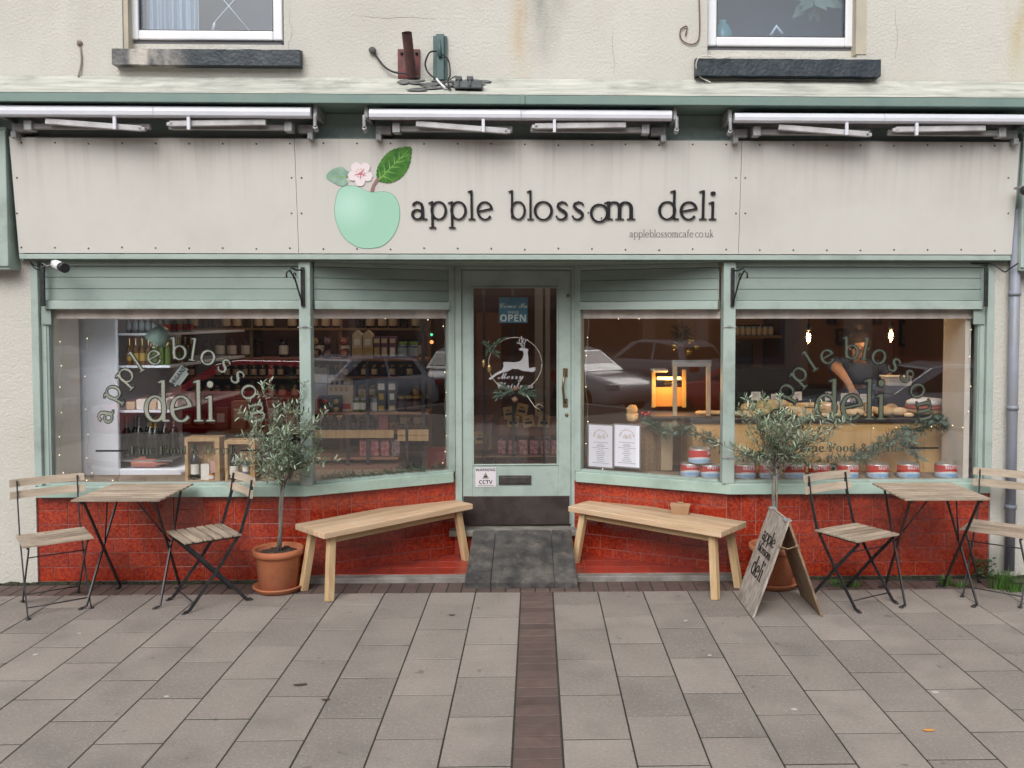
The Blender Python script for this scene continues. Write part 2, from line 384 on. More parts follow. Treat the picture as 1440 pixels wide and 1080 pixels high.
# stains of the wall: rusty run under the middle, grey run marks
def add_stain(m, x, wd, z0, c, a, ztop=9.):
    N = m.node_tree.nodes; L = m.node_tree.links; b = N['Principled BSDF']; src = b.inputs['Base Color'].links[0].from_socket
    tc = N.new('ShaderNodeTexCoord'); sp = N.new('ShaderNodeSeparateXYZ'); L.new(tc.outputs['Object'], sp.inputs[0])
    no = N.new('ShaderNodeTexNoise'); no.inputs['Scale'].default_value = 7; no.inputs['Detail'].default_value = 6; mp = N.new('ShaderNodeMapping'); mp.inputs['Scale'].default_value = (1, 1, .35)
    L.new(tc.outputs['Object'], mp.inputs[0]); L.new(mp.outputs[0], no.inputs['Vector'])
    m1 = N.new('ShaderNodeMath'); m1.operation = 'SUBTRACT'; m1.inputs[1].default_value = x; L.new(sp.outputs[0], m1.inputs[0])
    m2 = N.new('ShaderNodeMath'); m2.operation = 'ABSOLUTE'; L.new(m1.outputs[0], m2.inputs[0])
    m3 = N.new('ShaderNodeMapRange'); m3.inputs[1].default_value = wd; m3.inputs[2].default_value = 0; L.new(m2.outputs[0], m3.inputs[0])
    m4 = N.new('ShaderNodeMapRange'); m4.inputs[1].default_value = .32; m4.inputs[2].default_value = .62; L.new(no.outputs[0], m4.inputs[0])
    m5 = N.new('ShaderNodeMath'); m5.operation = 'MULTIPLY'; L.new(m3.outputs[0], m5.inputs[0]); L.new(m4.outputs[0], m5.inputs[1])
    m6 = N.new('ShaderNodeMapRange'); m6.inputs[1].default_value = z0; m6.inputs[2].default_value = z0+.5; L.new(sp.outputs[2], m6.inputs[0])
    m7 = N.new('ShaderNodeMath'); m7.operation = 'MULTIPLY'; L.new(m5.outputs[0], m7.inputs[0]); L.new(m6.outputs[0], m7.inputs[1])
    m8 = N.new('ShaderNodeMath'); m8.operation = 'MULTIPLY'; m8.inputs[1].default_value = a; L.new(m7.outputs[0], m8.inputs[0])
    mx = N.new('ShaderNodeMix'); mx.data_type = 'RGBA'; mx.inputs['B'].default_value = (*c, 1); L.new(src, mx.inputs['A']); L.new(m8.outputs[0], mx.inputs['Factor'])
    L.new(mx.outputs['Result'], b.inputs['Base Color'])
add_stain(REND, X(731, 0, 50), .10, 3.3, (.52, .36, .18), .75)
add_stain(REND, X(765, 0, 50), .22, 3.5, (.22, .22, .19), .75)
add_stain(REND, X(1100, 0, 50), .5, 3.4, (.40, .39, .35), .4)
add_stain(REND, X(1433, 0, 50), .12, 3.4, (.45, .36, .16), .8)
add_stain(REND, X(100, 0, 50), .5, 3.2, (.40, .38, .34), .4)
# upper wall with two window openings
WY = 0.
def P0(px, py, Y=WY): return at(px, py, Y)
wl = (P0(172, 30).x, P0(399, 30).x, P0(200, 72).z)
wr = (P0(995, 30).x, P0(1206, 30).x, P0(1100, 80).z)
TOPZ = 6.2
mb = MB()
for a, b, c, d in ((-6, wl[0], 3.2, TOPZ), (wl[1], wr[0], 3.2, TOPZ), (wr[1], 6, 3.2, TOPZ), (wl[0], wl[1], 3.2, wl[2]), (wl[0], wl[1], wl[2]+1.3, TOPZ), (wr[0], wr[1], 3.2, wr[2]), (wr[0], wr[1], wr[2]+1.3, TOPZ)):
    mb.box(a, b, WY, WY+.3, c, d)
mb.build('upper_wall', REND, B)
each('side_wall', REND, B, [(-6, XA, -.02, .3, -.02, 3.2), (XB, 6, -.02, .3, -.02, 3.2)])
mb = MB(); mb.box(-6, 6, .3, 5, TOPZ-.2, TOPZ); mb.box(-6, 6, 4.9, 5.2, -.1, TOPZ-.2); mb.box(-6, -5.8, .3, 4.9, -.1, TOPZ-.2); mb.box(5.8, 6, .3, 4.9, -.1, TOPZ-.2); mb.box(-5.8, 5.8, .32, 4.9, 2.75, 3.1)
mb.build('rear_structure', mat('inner_dark', (.1, .08, .07), .9), B)
# lead flashing, streaky
FLASH = mat('weathered_flashing', (.55, .55, .49), .75, (.30, .31, .27), 3, bump=.7, bs=10, stretch=(1.1, 5, 6), det=8, lo=.35, hi=.75, dirt=(.10, .11, .09), ds=3, da=.6)
mb = MB(); n = 90; LIPY = -.4
for i in range(n):
    xa, xb = -5+10*i/n, -5+10*(i+1)/n
    def wv(x, k): return noise.noise(Vector((x*2.3, k, 1)))*.014
    rows = [(-.005, 3.50), (-.03, 3.475), (-.2, 3.375), (-.392, 3.293)]
    for k in range(3):
        (ya, za), (yb, zb) = rows[k], rows[k+1]
        f0 = 0 if k == 0 else 1; f1 = 0 if k == 2 else 1
        mb.add([(xa, ya, za+wv(xa, k)*f0), (xb, ya, za+wv(xb, k)*f0), (xb, yb, zb+wv(xb, k+1)*f1), (xa, yb, zb+wv(xa, k+1)*f1)], [(0, 1, 2, 3)][::1], 0, True)
mb.build('lead_flashing', FLASH, B)
mb = MB(); mb.box(-5, 5, LIPY, LIPY+.02, 3.232, 3.288); mb.box(-5, 5, LIPY+.02, -.1, 3.235, 3.262)
mb.box(X(732, LIPY, 134), X(738, LIPY, 134), LIPY-.012, LIPY+.0, 3.228, 3.292)
mb.build('canopy_lip', mat('canopy_paint', (.15, .23, .205), .55, (.19, .27, .24), 5, dirt=(.12, .16, .13), ds=5, da=.5), B, bevel=.003)
MB().box(-5, 5, -.1, -.0, 3.02, 3.232).build('awning_board', TEALD, B)
# fascia box behind the sign + cornice strip + soffit
def FY(z): return -.09 - (z-2.285)*.105
mb = MB(); mb.prism([(-3.52, FY(2.27)+.02, 2.27), (-3.52, FY(3.06)+.02, 3.06), (-3.52, .0, 3.06), (-3.52, .0, 2.27)], (6.86, 0, 0))
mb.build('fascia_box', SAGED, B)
mb = MB(); mb.box(-3.50, 3.31, FY(2.27)-.012, FY(2.27)+.045, 2.245, 2.279)
mb.build('fascia_trim', SAGE, B, bevel=.003)
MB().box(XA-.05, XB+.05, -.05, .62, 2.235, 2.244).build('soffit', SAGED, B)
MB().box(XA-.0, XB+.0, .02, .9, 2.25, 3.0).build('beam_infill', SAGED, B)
# consoles at both fascia ends
mb = MB()
for s, xa, xb in ((1, -3.80, -3.535), (-1, 3.345, 3.62)):
    mb = MB(); mb.box(xa, xb, -.15, -.02, 2.17, 3.12); mb.box(xa-.0, xb, -.165, -.15, 2.19, 3.10)
    mb.build('console', SAGE, B, bevel=.006)
# ---- corner posts, frames
def splay(t, off=0.):   # point on left splay wall line 0..1, offset outward
    return None
def wallstrip(mb, a, b, z0, z1, out=0., th=.05, mi=0):
    """vertical board running from plan point a to b; its face stands 'out' in front of the line"""
    a = Vector((a[0], a[1], 0)); b = Vector((b[0], b[1], 0)); d = (b-a).normalized(); n = Vector((d.y, -d.x, 0))
    p = [a+n*out, b+n*out, b+n*(out-th), a+n*(out-th)]
    mb.prism([q+Vector((0, 0, z0)) for q in p], (0, 0, z1-z0), mi)
def lerp(a, b, t): return (a[0]+(b[0]-a[0])*t, a[1]+(b[1]-a[1])*t)
L0, L1, R1, R0 = SPL
segs = [((XA, 0), L0), (L0, L1), (R1, R0), (R0, (XB, 0))]
# red glazed tile base
TILE = mat('red_glazed_tile', (.43, .056, .018), .18, (.23, .018, .012), 55, bump=.05, bs=60, island=.14, det=3, coat=.4, lo=.36, hi=.62, dirt=(.22, .022, .018), ds=3, da=.65)
GROUT = mat('grout', (.38, .22, .19), .9, (.27, .14, .12), 14)
TR = .1000; TW = .1035
mb = MB(); gb = MB()
for si, (a, b) in enumerate(segs):
    if si == 2: mb.build('tile_facing', TILE, B, bevel=.0012); gb.build('tile_backing', GROUT, B); mb = MB(); gb = MB()
    ln = math.hypot(b[0]-a[0], b[1]-a[1]); nc = max(1, round(ln/TW)); cw = ln/nc
    wallstrip(gb, a, b, 0.0, .61, 0, .05)
    used = set()
    def tl(c0, r0, wc, hc):
        p = lerp(a, b, c0*cw/ln); q = lerp(a, b, min(1, (c0+wc)*cw/ln))
        e = .0022/ln
        p = lerp(a, b, c0/nc+e); q = lerp(a, b, (c0+wc)/nc-e)
        z0 = .604-(r0+hc)*TR+.0022; z1 = .604-r0*TR-.0022
        wallstrip(mb, p, q, max(z0, .004), z1, .004+rng.uniform(-.0004, .0004), .006)
        for i in range(wc):
            for j in range(hc): used.add((c0+i, r0+j))
    for r in range(6):
        c = 0
        while c < nc:
            if (c, r) in used: c += 1; continue
            free2 = c+1 < nc and (c+1, r) not in used
            if r < 2 and r+1 < 6 and rng.random() < (.45 if r == 0 else .12): tl(c, r, 1, 2)
            elif r >= 3 and c == 0 and r % 2: tl(c, r, 1, 1)
            elif free2: tl(c, r, 2, 1)
            else: tl(c, r, 1, 1)
            c += 1
mb.build('tile_facing', TILE, B, bevel=.0012)
gb.build('tile_backing', GROUT, B)
# sills
mb = MB()
outl = [(XA+.02, -.06), (-1.603, -.06), (-.62, .443), (-.62, .56), (-1.5, .1), (XA+.02, .1)]
mb.prism([(x, y, .603) for x, y in outl][::-1], (0, 0, .075))
outr = [(XB-.02, -.06), (1.368, -.06), (.304, .443), (.304, .56), (1.28, .1), (XB-.02, .1)]
mb.prism([(x, y, .603) for x, y in outr], (0, 0, .075))
mb.build('window_sill', mat('sage_sill', (.33, .45, .385), .5, (.38, .5, .43), 6, bump=.1, bs=30, dirt=(.2, .25, .21), ds=4, da=.6), B, bevel=.004)
# posts
ZT = 2.235
each('corner_post', SAGE, B, [(X(425), X(441), -.055, .04, .678, ZT), (X(1014), X(1031), -.055, .04, .678, ZT)], .005)
for px in (433, 1022):
    for pz in (1.78, .86):
        x = X(px); mb = MB(); mb.box(x-.05, x+.05, -.0600, -.0555, pz-.003, pz+.003); mb.box(x-.012, x+.012, -.066, -.0602, pz, pz+.012); mb.build('shutter_clip', STEEL, B)
for b_ in ([(XA, XA+.05, -.03, .06, .678, ZT), (XA+.05, XA+.085, -.0, .06, .678, ZT)], [(XB-.05, XB, -.03, .06, .678, ZT), (XB-.085, XB-.05, -.0, .06, .678, ZT)]):
    mb = MB(); [mb.box(*q) for q in b_]; mb.build('end_post', SAGE, B, bevel=.004)
mb = MB()
wallstrip(mb, lerp(L0, L1, .955), lerp(L0, L1, 1.0), .678, ZT, .01, .07); mb.build('end_post', SAGE, B, bevel=.004); mb = MB(); wallstrip(mb, lerp(R1, R0, 0.), lerp(R1, R0, .045), .678, ZT, .01, .07)
mb.build('end_post', SAGE, B, bevel=.004)
# guide channel stubs seen beside the windows
each('shutter_guide', SAGED, B, [(XA+.086, XA+.10, .005, .05, .70, 1.88), (XB-.10, XB-.086, .005, .05, .70, 1.88)])
each('shutter_stop', SAGED, B, [(XA+.06, XA+.125, -.012, -.001, 1.80, 1.90), (XB-.14, XB-.06, -.012, -.001, 1.80, 1.90)])
(mat('sage_dull', (.22, .31, .26), .6, (.27, .35, .3), 9))
# shop windows: each has frame, boards, glass
GY = .03
wins = []
def shop_window(seg, t0, t1, nm):
    a, b = seg
    p, q = lerp(a, b, t0), lerp(a, b, t1)
    m0 = MB()
    wallstrip(m0, p, q, 1.905, 1.965, .035, .085)                # transom rail
    wallstrip(m0, p, q, 2.205, ZT, .02, .06)
    fr = m0.build('window_frame', SAGE, B, bevel=.004)
    bd = MB()
    for i in range(3): wallstrip(bd, p, q, 1.968+i*.079, 2.043+i*.079, .006-.002*i, .02)
    wallstrip(bd, p, q, 1.966, 2.205, -.004, .02)
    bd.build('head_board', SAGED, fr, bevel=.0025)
    gl = MB(); wallstrip(gl, p, q, .68, 1.905, -.03, .005)
    pane = gl.build('window_pane', GLASS, fr)
    hb = MB(); wallstrip(hb, p, q, 1.84, 1.903, -.038, .03)
    hb.build('blind_box', mat('beige_blind', (.78, .70, .64), .7, (.62, .54, .48), 9, stretch=(1, 1, .3)), fr)
    bb = MB(); wallstrip(bb, p, q, .679, .692, .0, .05); bb.build('glazing_bead', SAGE, fr)
    return fr
LF = segs[0]; LS = segs[1]; RS = segs[2]; RF = segs[3]
lw = shop_window(LF, .046, (X(425)-XA)/(L0[0]-XA), 'left')
ls = shop_window(LS, .045, .955, '')
rs = shop_window(RS, .045, .945, '')
rw = shop_window(RF, (X(1031)-R0[0])/(XB-R0[0]), .954, '')
# lettering on the two front panes
SILV = mat('sage_silver_vinyl', (.58, .60, .50), .2, (.40, .46, .38), 5, metal=.5)
SILV2 = mat('olive_silver_vinyl', (.24, .27, .20), .2, (.19, .22, .16), 5, metal=.6)
VBLK = mat('black_vinyl', (.012, .014, .014), .4)
def window_letters(frame, dx, pxs, silv):
    mb = MB()
    sc = Z(0, 0)*0+.1
    GYf = -.0 + .028
    k = 1/200.6
    cx = X(256+dx, GYf); cz = Z(602, GYf)
    rad = .485
    word = 'apple blossom'; kern = .25
    # letter centre angles (degrees from vertical) as lettered on the glass
    angs = [-82, -59, -40.5, -25.5, -12.5, 5 if 0 else 999, -2.0, 6.5, 17, 35, 50, 66, 84]
    angs = [-80, -62, -46, -33, -20, None, -1.5, 9, 20.5, 34, 47, 61, 78]
    lift = 0
    for c, an in zip(word, angs):
        if an is None: continue
        w_ = GL[c][0]
        A = R(an); sc = .102
        def fn(u, v, d, A=A, w_=w_, sc=sc):
            u = u-w_*sc/2; r_ = rad+v
            x = cx + r_*math.sin(A)+u*math.cos(A); z = cz + r_*math.cos(A)-u*math.sin(A)
            return Vector((x, GYf-d, z))
        put_text(mb, c, fn, sc, .001, grow=.07, mi=1, sides=False, wmul=.72)
        put_text(mb, c, fn, sc, .0028, wmul=.72, grow=-.0, mi=0, sides=False)
    x0 = X(203+dx, GYf); z0 = Z(592, GYf); sc = .188; wd = gwidth('deli', .02); x1 = X(305+dx, GYf)
    hs = (x1-x0)/(wd*sc)
    fn = lambda u, v, d: Vector((x0+u*hs, GYf-d, z0+v))
    put_text(mb, 'deli', fn, sc, .001, grow=.04, mi=1, kern=.02, sides=False, wmul=.85)
    put_text(mb, 'deli', fn, sc, .0028, grow=-.003, mi=0, kern=.02, sides=False, wmul=.85)
    T = facing((X(257+dx, GYf), GYf-.001, Z(637, GYf)))
    fm = font_mb(mtext('Fine Food & Drink'), .088, .0005)
    w0 = max(p.x for p in fm.v)-min(p.x for p in fm.v)
    sx = (X(333+dx)-X(182+dx))/w0
    mb.merge(fm, T @ Matrix.Diagonal((sx, 1, 1, 1)), 1)
    fm2 = font_mb(mtext('Fine Food & Drink'), .088, .0005, off=-.0022)
    mb.merge(fm2, facing((X(257+dx, GYf), GYf-.0025, Z(637, GYf))) @ Matrix.Diagonal((sx, 1, 1, 1)), 2)
    for pa, pb in ((134, 178), (338, 378)):
        z = Z(632, GYf); mb.box(X(pa+dx, GYf), X(pb+dx, GYf), GYf-.003, GYf-.001, z-.006, z+.006, 1)
    mb.build('vinyl_lettering', [silv, VBLK, MT.get('olive_silver_vinyl')], frame)
window_letters(lw, 0, None, SILV)
window_letters(rw, 942, None, SILV2)
# ---- door
DY = .5
D = bpy.data.objects.new('shop_door', None); col.objects.link(D); D.parent = B
dx0, dx1 = X(650, DY), X(803, DY)
def DZ(py): return Z(py, DY)
def DX(px): return X(px, DY)
jmb = MB(); jmb.box(DX(640), DX(650)-.002, DY-.0, DY+.1, .045, ZT); jmb.box(dx1+.002, DX(813), DY-.0, DY+.1, .045, ZT); jmb.box(dx0-.002, dx1+.002, DY+.0, DY+.1, DZ(379), ZT)
jmb.build('door_frame', SAGE, B, bevel=.004)
gx0, gx1, gz1, gz0 = DX(664), DX(785), DZ(403), DZ(655)
leaf = MB(); Zb = .262; Zt = DZ(380)-.001
leaf.box(dx0, gx0, DY+.02, DY+.065, Zb, Zt); leaf.box(gx1, dx1, DY+.02, DY+.065, Zb, Zt); leaf.box(gx0, gx1, DY+.02, DY+.065, gz1, Zt); leaf.box(gx0, gx1, DY+.02, DY+.065, Zb, gz0)
leaf.build('door_leaf', SAGE, D, bevel=.003)
bead = MB(); q = .012
bead.box(gx0, gx0+q, DY+.012, DY+.02, gz0, gz1); bead.box(gx1-q, gx1, DY+.012, DY+.02, gz0, gz1); bead.box(gx0+q, gx1-q, DY+.012, DY+.02, gz1-q, gz1); bead.box(gx0+q, gx1-q, DY+.012, DY+.02, gz0, gz0+q)
bead.build('glazing_bead', SAGE, D, bevel=.003)
MB().box(gx0, gx1, DY+.035, DY+.041, gz0, gz1).build('door_glass', GLASS, D)
MB().box(DX(651), DX(801), DY+.012, DY+.0195, DZ(738), DZ(698)).build('kick_plate', mat('bronze_plate', (.055, .042, .04), .42, (.085, .07, .065), 9, metal=.5, dirt=(.13, .11, .1), ds=6, da=.4), D, bevel=.003)
mb = MB(); mb.box(DX(701), DX(747), DY+.010, DY+.0195, DZ(682), DZ(669)); mb.box(DX(704), DX(744), DY+.006, DY+.010, DZ(680), DZ(671))
mb.build('letter_box', mat('dark_bronze', (.07, .065, .065), .4, (.1, .09, .09), 20, metal=.6), D, bevel=.002)
BRASS = mat('aged_brass', (.30, .22, .12), .35, (.15, .11, .07), 20, metal=.85)
mb = MB(); hx = DX(795)
mb.box(hx-.018, hx+.018, DY+.012, DY+.0195, DZ(530), DZ(518)); mb.box(hx-.018, hx+.018, DY+.012, DY+.0195, DZ(573), DZ(561))
zs = [DZ(525), DZ(530), DZ(545), DZ(560), DZ(567)]
mb.tube([(hx, DY+.015, zs[0]), (hx-.012, DY-.02, zs[1]), (hx-.02, DY-.035, zs[2]), (hx-.012, DY-.02, zs[3]), (hx, DY+.015, zs[4])], [.007, .008, .01, .008, .007], 8)
mb.build('door_handle', BRASS, D)
for px, py, r in ((797, 566+18, .013), (799, 416, .014)):
    mb = MB(); mb.lathe([(r, 0), (r, .006), (r*.6, .01), (0, .01)], (DX(px), DY+.0195, DZ(py)), 14, T=Matrix.Rotation(R(90), 4, 'X')); mb.build('door_lock', BRASS, D)
# threshold stone
MB().box(DX(632), DX(814), DY-.10, DY+.16, .195, .245).build('threshold', EDG, B, bevel=.012)
MB().box(DX(640), DX(811), DY-.05, DY+.16, .045, .194).build('threshold_riser', LOB, B)
# ---- upstairs windows
def up_window(x0p, x1p, botp, sill, kind):
    fy = .07
    xa, xb = at(x0p, 30, fy).x, at(x1p, 30, fy).x; zb = at((x0p+x1p)/2, botp, fy).z; zt = zb+1.35
    W_ = bpy.data.objects.new('upstairs_window', None); col.objects.link(W_); W_.parent = B
    fr = MB(); t = .065
    PV = mat('upvc', (.78, .79, .82), .3, (.74, .75, .77), 4)
    fr.box(xa, xa+t, fy, fy+.07, zb, zt); fr.box(xb-t, xb, fy, fy+.07, zb, zt); fr.box(xa+t, xb-t, fy, fy+.07, zb, zb+t); fr.box(xa+t, xb-t, fy, fy+.07, zt-t, zt)
    fr.build('frame', PV, W_, bevel=.009)
    gk = MB(); e = .006
    gk.box(xa+t, xa+t+e, fy+.012, fy+.03, zb+t, zt-t); gk.box(xb-t-e, xb-t, fy+.012, fy+.03, zb+t, zt-t); gk.box(xa+t, xb-t, fy+.011, fy+.03, zb+t, zb+t+e)
    gk.build('gasket', BLACK, W_)
    MB().box(xa+t, xb-t, fy+.03, fy+.036, zb+t, zt-t).build('pane', glass('upstairs_glass', (.85, .9, .95), 1.5, .02), W_)
    MB().box(xa+.01, xb-.01, fy+.02, fy+.10, zb-.028, zb-.001).build('drip_bar', mat('grey_bar', (.12, .12, .13), .6), W_)
    rv = MB(); rv.box(xa-.05, xb+.05, fy+.01, fy+.09, sill[2]-.02, zb-.028); rv.build('under_frame', REND, W_)
    # sill
    s0, s1 = at(sill[0], sill[3], -.08).x, at(sill[1], sill[3], -.08).x; zt_, zb_ = at(700, sill[3], -.08).z, at(700, sill[4], -.08).z
    sm = MB(); nseg = 30
    for i in range(nseg):
        a = s0+(s1-s0)*i/nseg; b = s0+(s1-s0)*(i+1)/nseg
        def j(x, k): return noise.noise(Vector((x*9, k, 0)))*.006
        V = [(a, -.08+j(a, 1), zb_+j(a, 2)), (b, -.08+j(b, 1), zb_+j(b, 2)), (b, -.08+j(b, 3), zt_+j(b, 4)), (a, -.08+j(a, 3), zt_+j(a, 4)), (a, .1, zb_), (b, .1, zb_), (b, .1, zt_+.03), (a, .1, zt_+.03)]
        sm.add(V, [(0, 1, 2, 3), (3, 2, 6, 7), (4, 5, 1, 0)] + ([(0, 3, 7, 4)] if i == 0 else []) + ([(1, 5, 6, 2)] if i == nseg-1 else []))
    sm.build('stone_sill', mat('slate_paint_' + kind, (.012, .021, .030), .5, (.02, .032, .042), 14, bump=.5, bs=40, dirt=(.26, .23, .2) if kind == 'l' else (.12, .12, .12), ds=7, da=.15 if kind == 'l' else .2), W_)
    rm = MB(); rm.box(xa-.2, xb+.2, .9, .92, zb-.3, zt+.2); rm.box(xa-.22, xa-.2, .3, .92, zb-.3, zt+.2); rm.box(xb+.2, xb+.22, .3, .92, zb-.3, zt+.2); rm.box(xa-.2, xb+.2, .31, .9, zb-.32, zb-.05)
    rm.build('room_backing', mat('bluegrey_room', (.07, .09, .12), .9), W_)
    return W_, xa, xb, zb, zt, fy, t
W1, xa, xb, zb, zt, fy, t = up_window(181, 397, 56, (157, 421, wl[2], 72, 94), 'l')
cu = MB(); x_ = xa+t+.02
CURT = mat('net_curtain', (.45, .5, .55), .9, (.38, .43, .48), 3)
pts = []
for i in range(60):
    xx = xa+t+.01+i*.0062; pts.append((xx, fy+.11+.018*math.sin(i*.75)+.006*math.sin(i*2.1)))
for i in range(59): cu.add([(pts[i][0], pts[i][1], zb+.02), (pts[i+1][0], pts[i+1][1], zb+.02), (pts[i+1][0], pts[i+1][1], zt), (pts[i][0], pts[i][1], zt)], [(0, 1, 2, 3)], 0, True)
cu.build('net_curtain', CURT, W1)
xt = MB(); c = at(322, 5, fy+.06)
xt.tube([at(350, 42, fy+.05), at(308, -8, fy+.05)], .003, 6); xt.tube([at(298, 42, fy+.055), at(300, 33, fy+.055), at(336, -8, fy+.055)], .003, 6); xt.tube([at(300, 42, fy+.055), at(302, 32, fy+.055)], .006, 6)
xt.build('lead_cross', WHITE, W1)
add_stain(MT['slate_paint_l'], X(205, -.08, 80), .30, 2.9, (.46, .42, .37), 1.6)
W2, xa, xb, zb, zt, fy, t = up_window(995, 1202, 65, (979, 1239, wr[2], 80, 104), 'r')
x2 = MB(); p = at(1020, 50, .2)
x2.lathe([(.04, 0), (.075, .03), (.08, .12), (.05, .19), (.025, .21), (.03, .23)], (p.x, .3, zb+.02), 18)
x2.build('teal_vase', mat('teal_glaze', (.1, .3, .29), .25, (.07, .22, .22), 6), W2)
x2 = MB()
for i in range(16):
    a = rng.uniform(0, 6.28); q = at(1145, -5, .25); r = rng.uniform(.05, .15)
    d = Vector((math.cos(a), rng.uniform(-.4, .4), math.sin(a))).normalized(); s = d.cross(Vector((0, 1, 0))).normalized()*.04
    x2.add([q, q+d*r+s, q+d*(r+.09), q+d*r-s], [(0, 1, 2, 3)])
x2.build('house_plant', mat('grey_green_leaf', (.10, .16, .12), .6), W2)
x2 = MB(); p = at(1115, 44, .25); x2.ball((p.x, .25, zb+.04), .07, 12, sc=(1.1, .8, .55), jit=.3); x2.build('yellow_soft_toy', mat('mustard', (.5, .36, .12), .9), W2)
x2 = MB(); x2.tube([at(1084, 50, .2), at(1092, 37, .2), at(1100, 48, .2)], .012, 8); x2.build('white_ornament', WHITE, W2)
# reveal trims right of right window
mb = MB(); mb.box(wr[1]-.012, wr[1]+.06, -.006, .09, wr[2]+.02, TOPZ-1); mb.build('window_reveal', mat('reveal_paint', (.5, .45, .35), .85, (.42, .38, .31), 5), B)
MB().box(wl[0]+.001, wl[0]+.034, .01, .2, wl[2]+.02, TOPZ-1).build('window_reveal', MT['reveal_paint'], B)
for pts in (((408, -5), (407, 30), (412, 42), (405, 66), (407, 96), (405, 110)), ((862, 40), (861, 62), (864, 90), (862, 111)), ((505, 22), (540, 26), (575, 24), (620, 27)), ((284, 96), (283, 108)), ((423, 96), (424, 112)), ((1258, 10), (1262, 50), (1259, 90))):
    mb = MB(); pp_ = []
    for i in range(len(pts)-1):
        for k in range(5): t_ = k/5; pp_.append(at(pts[i][0]*(1-t_)+pts[i+1][0]*t_+rng.uniform(-1, 1), pts[i][1]*(1-t_)+pts[i+1][1]*t_+rng.uniform(-.5, .5), -.0003))
    mb.tube(pp_, [.0004+.0010*math.sin(math.pi*(i+.5)/len(pp_)) for i in range(len(pp_))], 4); mb.build('hairline_crack', mat('crack_grey', (.26, .25, .22), .9), B)
# ---- drain pipe on the right wall
mb = MB(); px_ = at(1425, 600, -.1).x
mb.tube([(px_, -.085, .06), (px_, -.085, 2.6)], .034, 16)
for z in (.5, 1.2, 2.0): mb.tube([(px_, -.085, z), (px_, -.085, z+.03)], .041, 16)
mb.build('drain_pipe', mat('blue_grey_pipe', (.27, .29, .35), .45, (.22, .24, .29), 5, dirt=(.3, .28, .25), ds=5, da=.5), B)
# ================================================ SHOP SIGN
FN = Vector((0, -1, -.105)).normalized(); FP = Vector((0, FY(2.285)-.012, 2.285))
def fas(px, py, off=0.): return onp(px, py, FP+FN*off, FN)
S = thing('shop_sign', 'long cream fascia sign with green apple emblem and black raised lettering above the shop', 'sign', (0, FY(2.3), 2.285))
SIGN = mat('sign_panel', (.625, .61, .565), .38, (.60, .585, .545), 2, dirt=(.42, .39, .34), ds=1.1, da=.3)
def streaks(m):
    N = m.node_tree.nodes; L = m.node_tree.links; b = N['Principled BSDF']; src = b.inputs['Base Color'].links[0].from_socket
    tc = N.new('ShaderNodeTexCoord'); mp = N.new('ShaderNodeMapping'); mp.inputs['Scale'].default_value = (16, 1, .5); L.new(tc.outputs['Object'], mp.inputs[0])
    no = N.new('ShaderNodeTexNoise'); no.inputs['Scale'].default_value = 1.6; no.inputs['Detail'].default_value = 6; L.new(mp.outputs[0], no.inputs['Vector'])
    sp = N.new('ShaderNodeSeparateXYZ'); L.new(tc.outputs['Object'], sp.inputs[0])
    z = N.new('ShaderNodeMapRange'); z.inputs[1].default_value = .25; z.inputs[2].default_value = .8; L.new(sp.outputs[2], z.inputs[0])
    a = N.new('ShaderNodeMapRange'); a.inputs[1].default_value = .48; a.inputs[2].default_value = .75; a.inputs[4].default_value = .3; L.new(no.outputs[0], a.inputs[0])
    mu = N.new('ShaderNodeMath'); mu.operation = 'MULTIPLY'; L.new(z.outputs[0], mu.inputs[0]); L.new(a.outputs[0], mu.inputs[1])
    mx = N.new('ShaderNodeMix'); mx.data_type = 'RGBA'; mx.inputs['B'].default_value = (.27, .24, .21, 1); L.new(src, mx.inputs['A']); L.new(mu.outputs[0], mx.inputs['Factor']); L.new(mx.outputs['Result'], b.inputs['Base Color'])
streaks(SIGN)
cuts = [-3.50, fas(417, 275).x, fas(1041, 275).x, 3.315]
zb_, zt_ = 2.285, 3.045
for i in range(3):
    a, b = cuts[i]+.0015, cuts[i+1]-.0015
    mb = MB(); q = [FP+Vector((x-FP.x, FY(z)-FP.y-.012, z-FP.z)) for x, z in ((a, zb_), (b, zb_), (b, zt_), (a, zt_))]
    mb.prism(q, (0, .012, 0)); mb.build('panel', SIGN, S)
T0 = FN.to_track_quat('Z', 'Y').to_matrix().to_4x4()
SCR = mat('screw_head', (.12, .11, .10), .5, metal=.4)
scr0 = [None]
def screw(p):
    if scr0[0] is None: mb = MB(); mb.lathe([(.0065, 0), (.0055, .003), (0, .004)], S.location, 8, T=T0); o = mb.build('screw', SCR, S); scr0[0] = o
    else: o = scr0[0].copy(); col.objects.link(o)
    o.location = p-S.location
for py0 in (350, 203):
    px = 30
    while px < 1415:
        screw(fas(px, py0 + (px-700)*.003+rng.uniform(-1, 1), .0)); px += 47.2
for px in (410, 424, 1035, 1048, 24, 1418):
    for py in (250, 300): screw(fas(px, py))
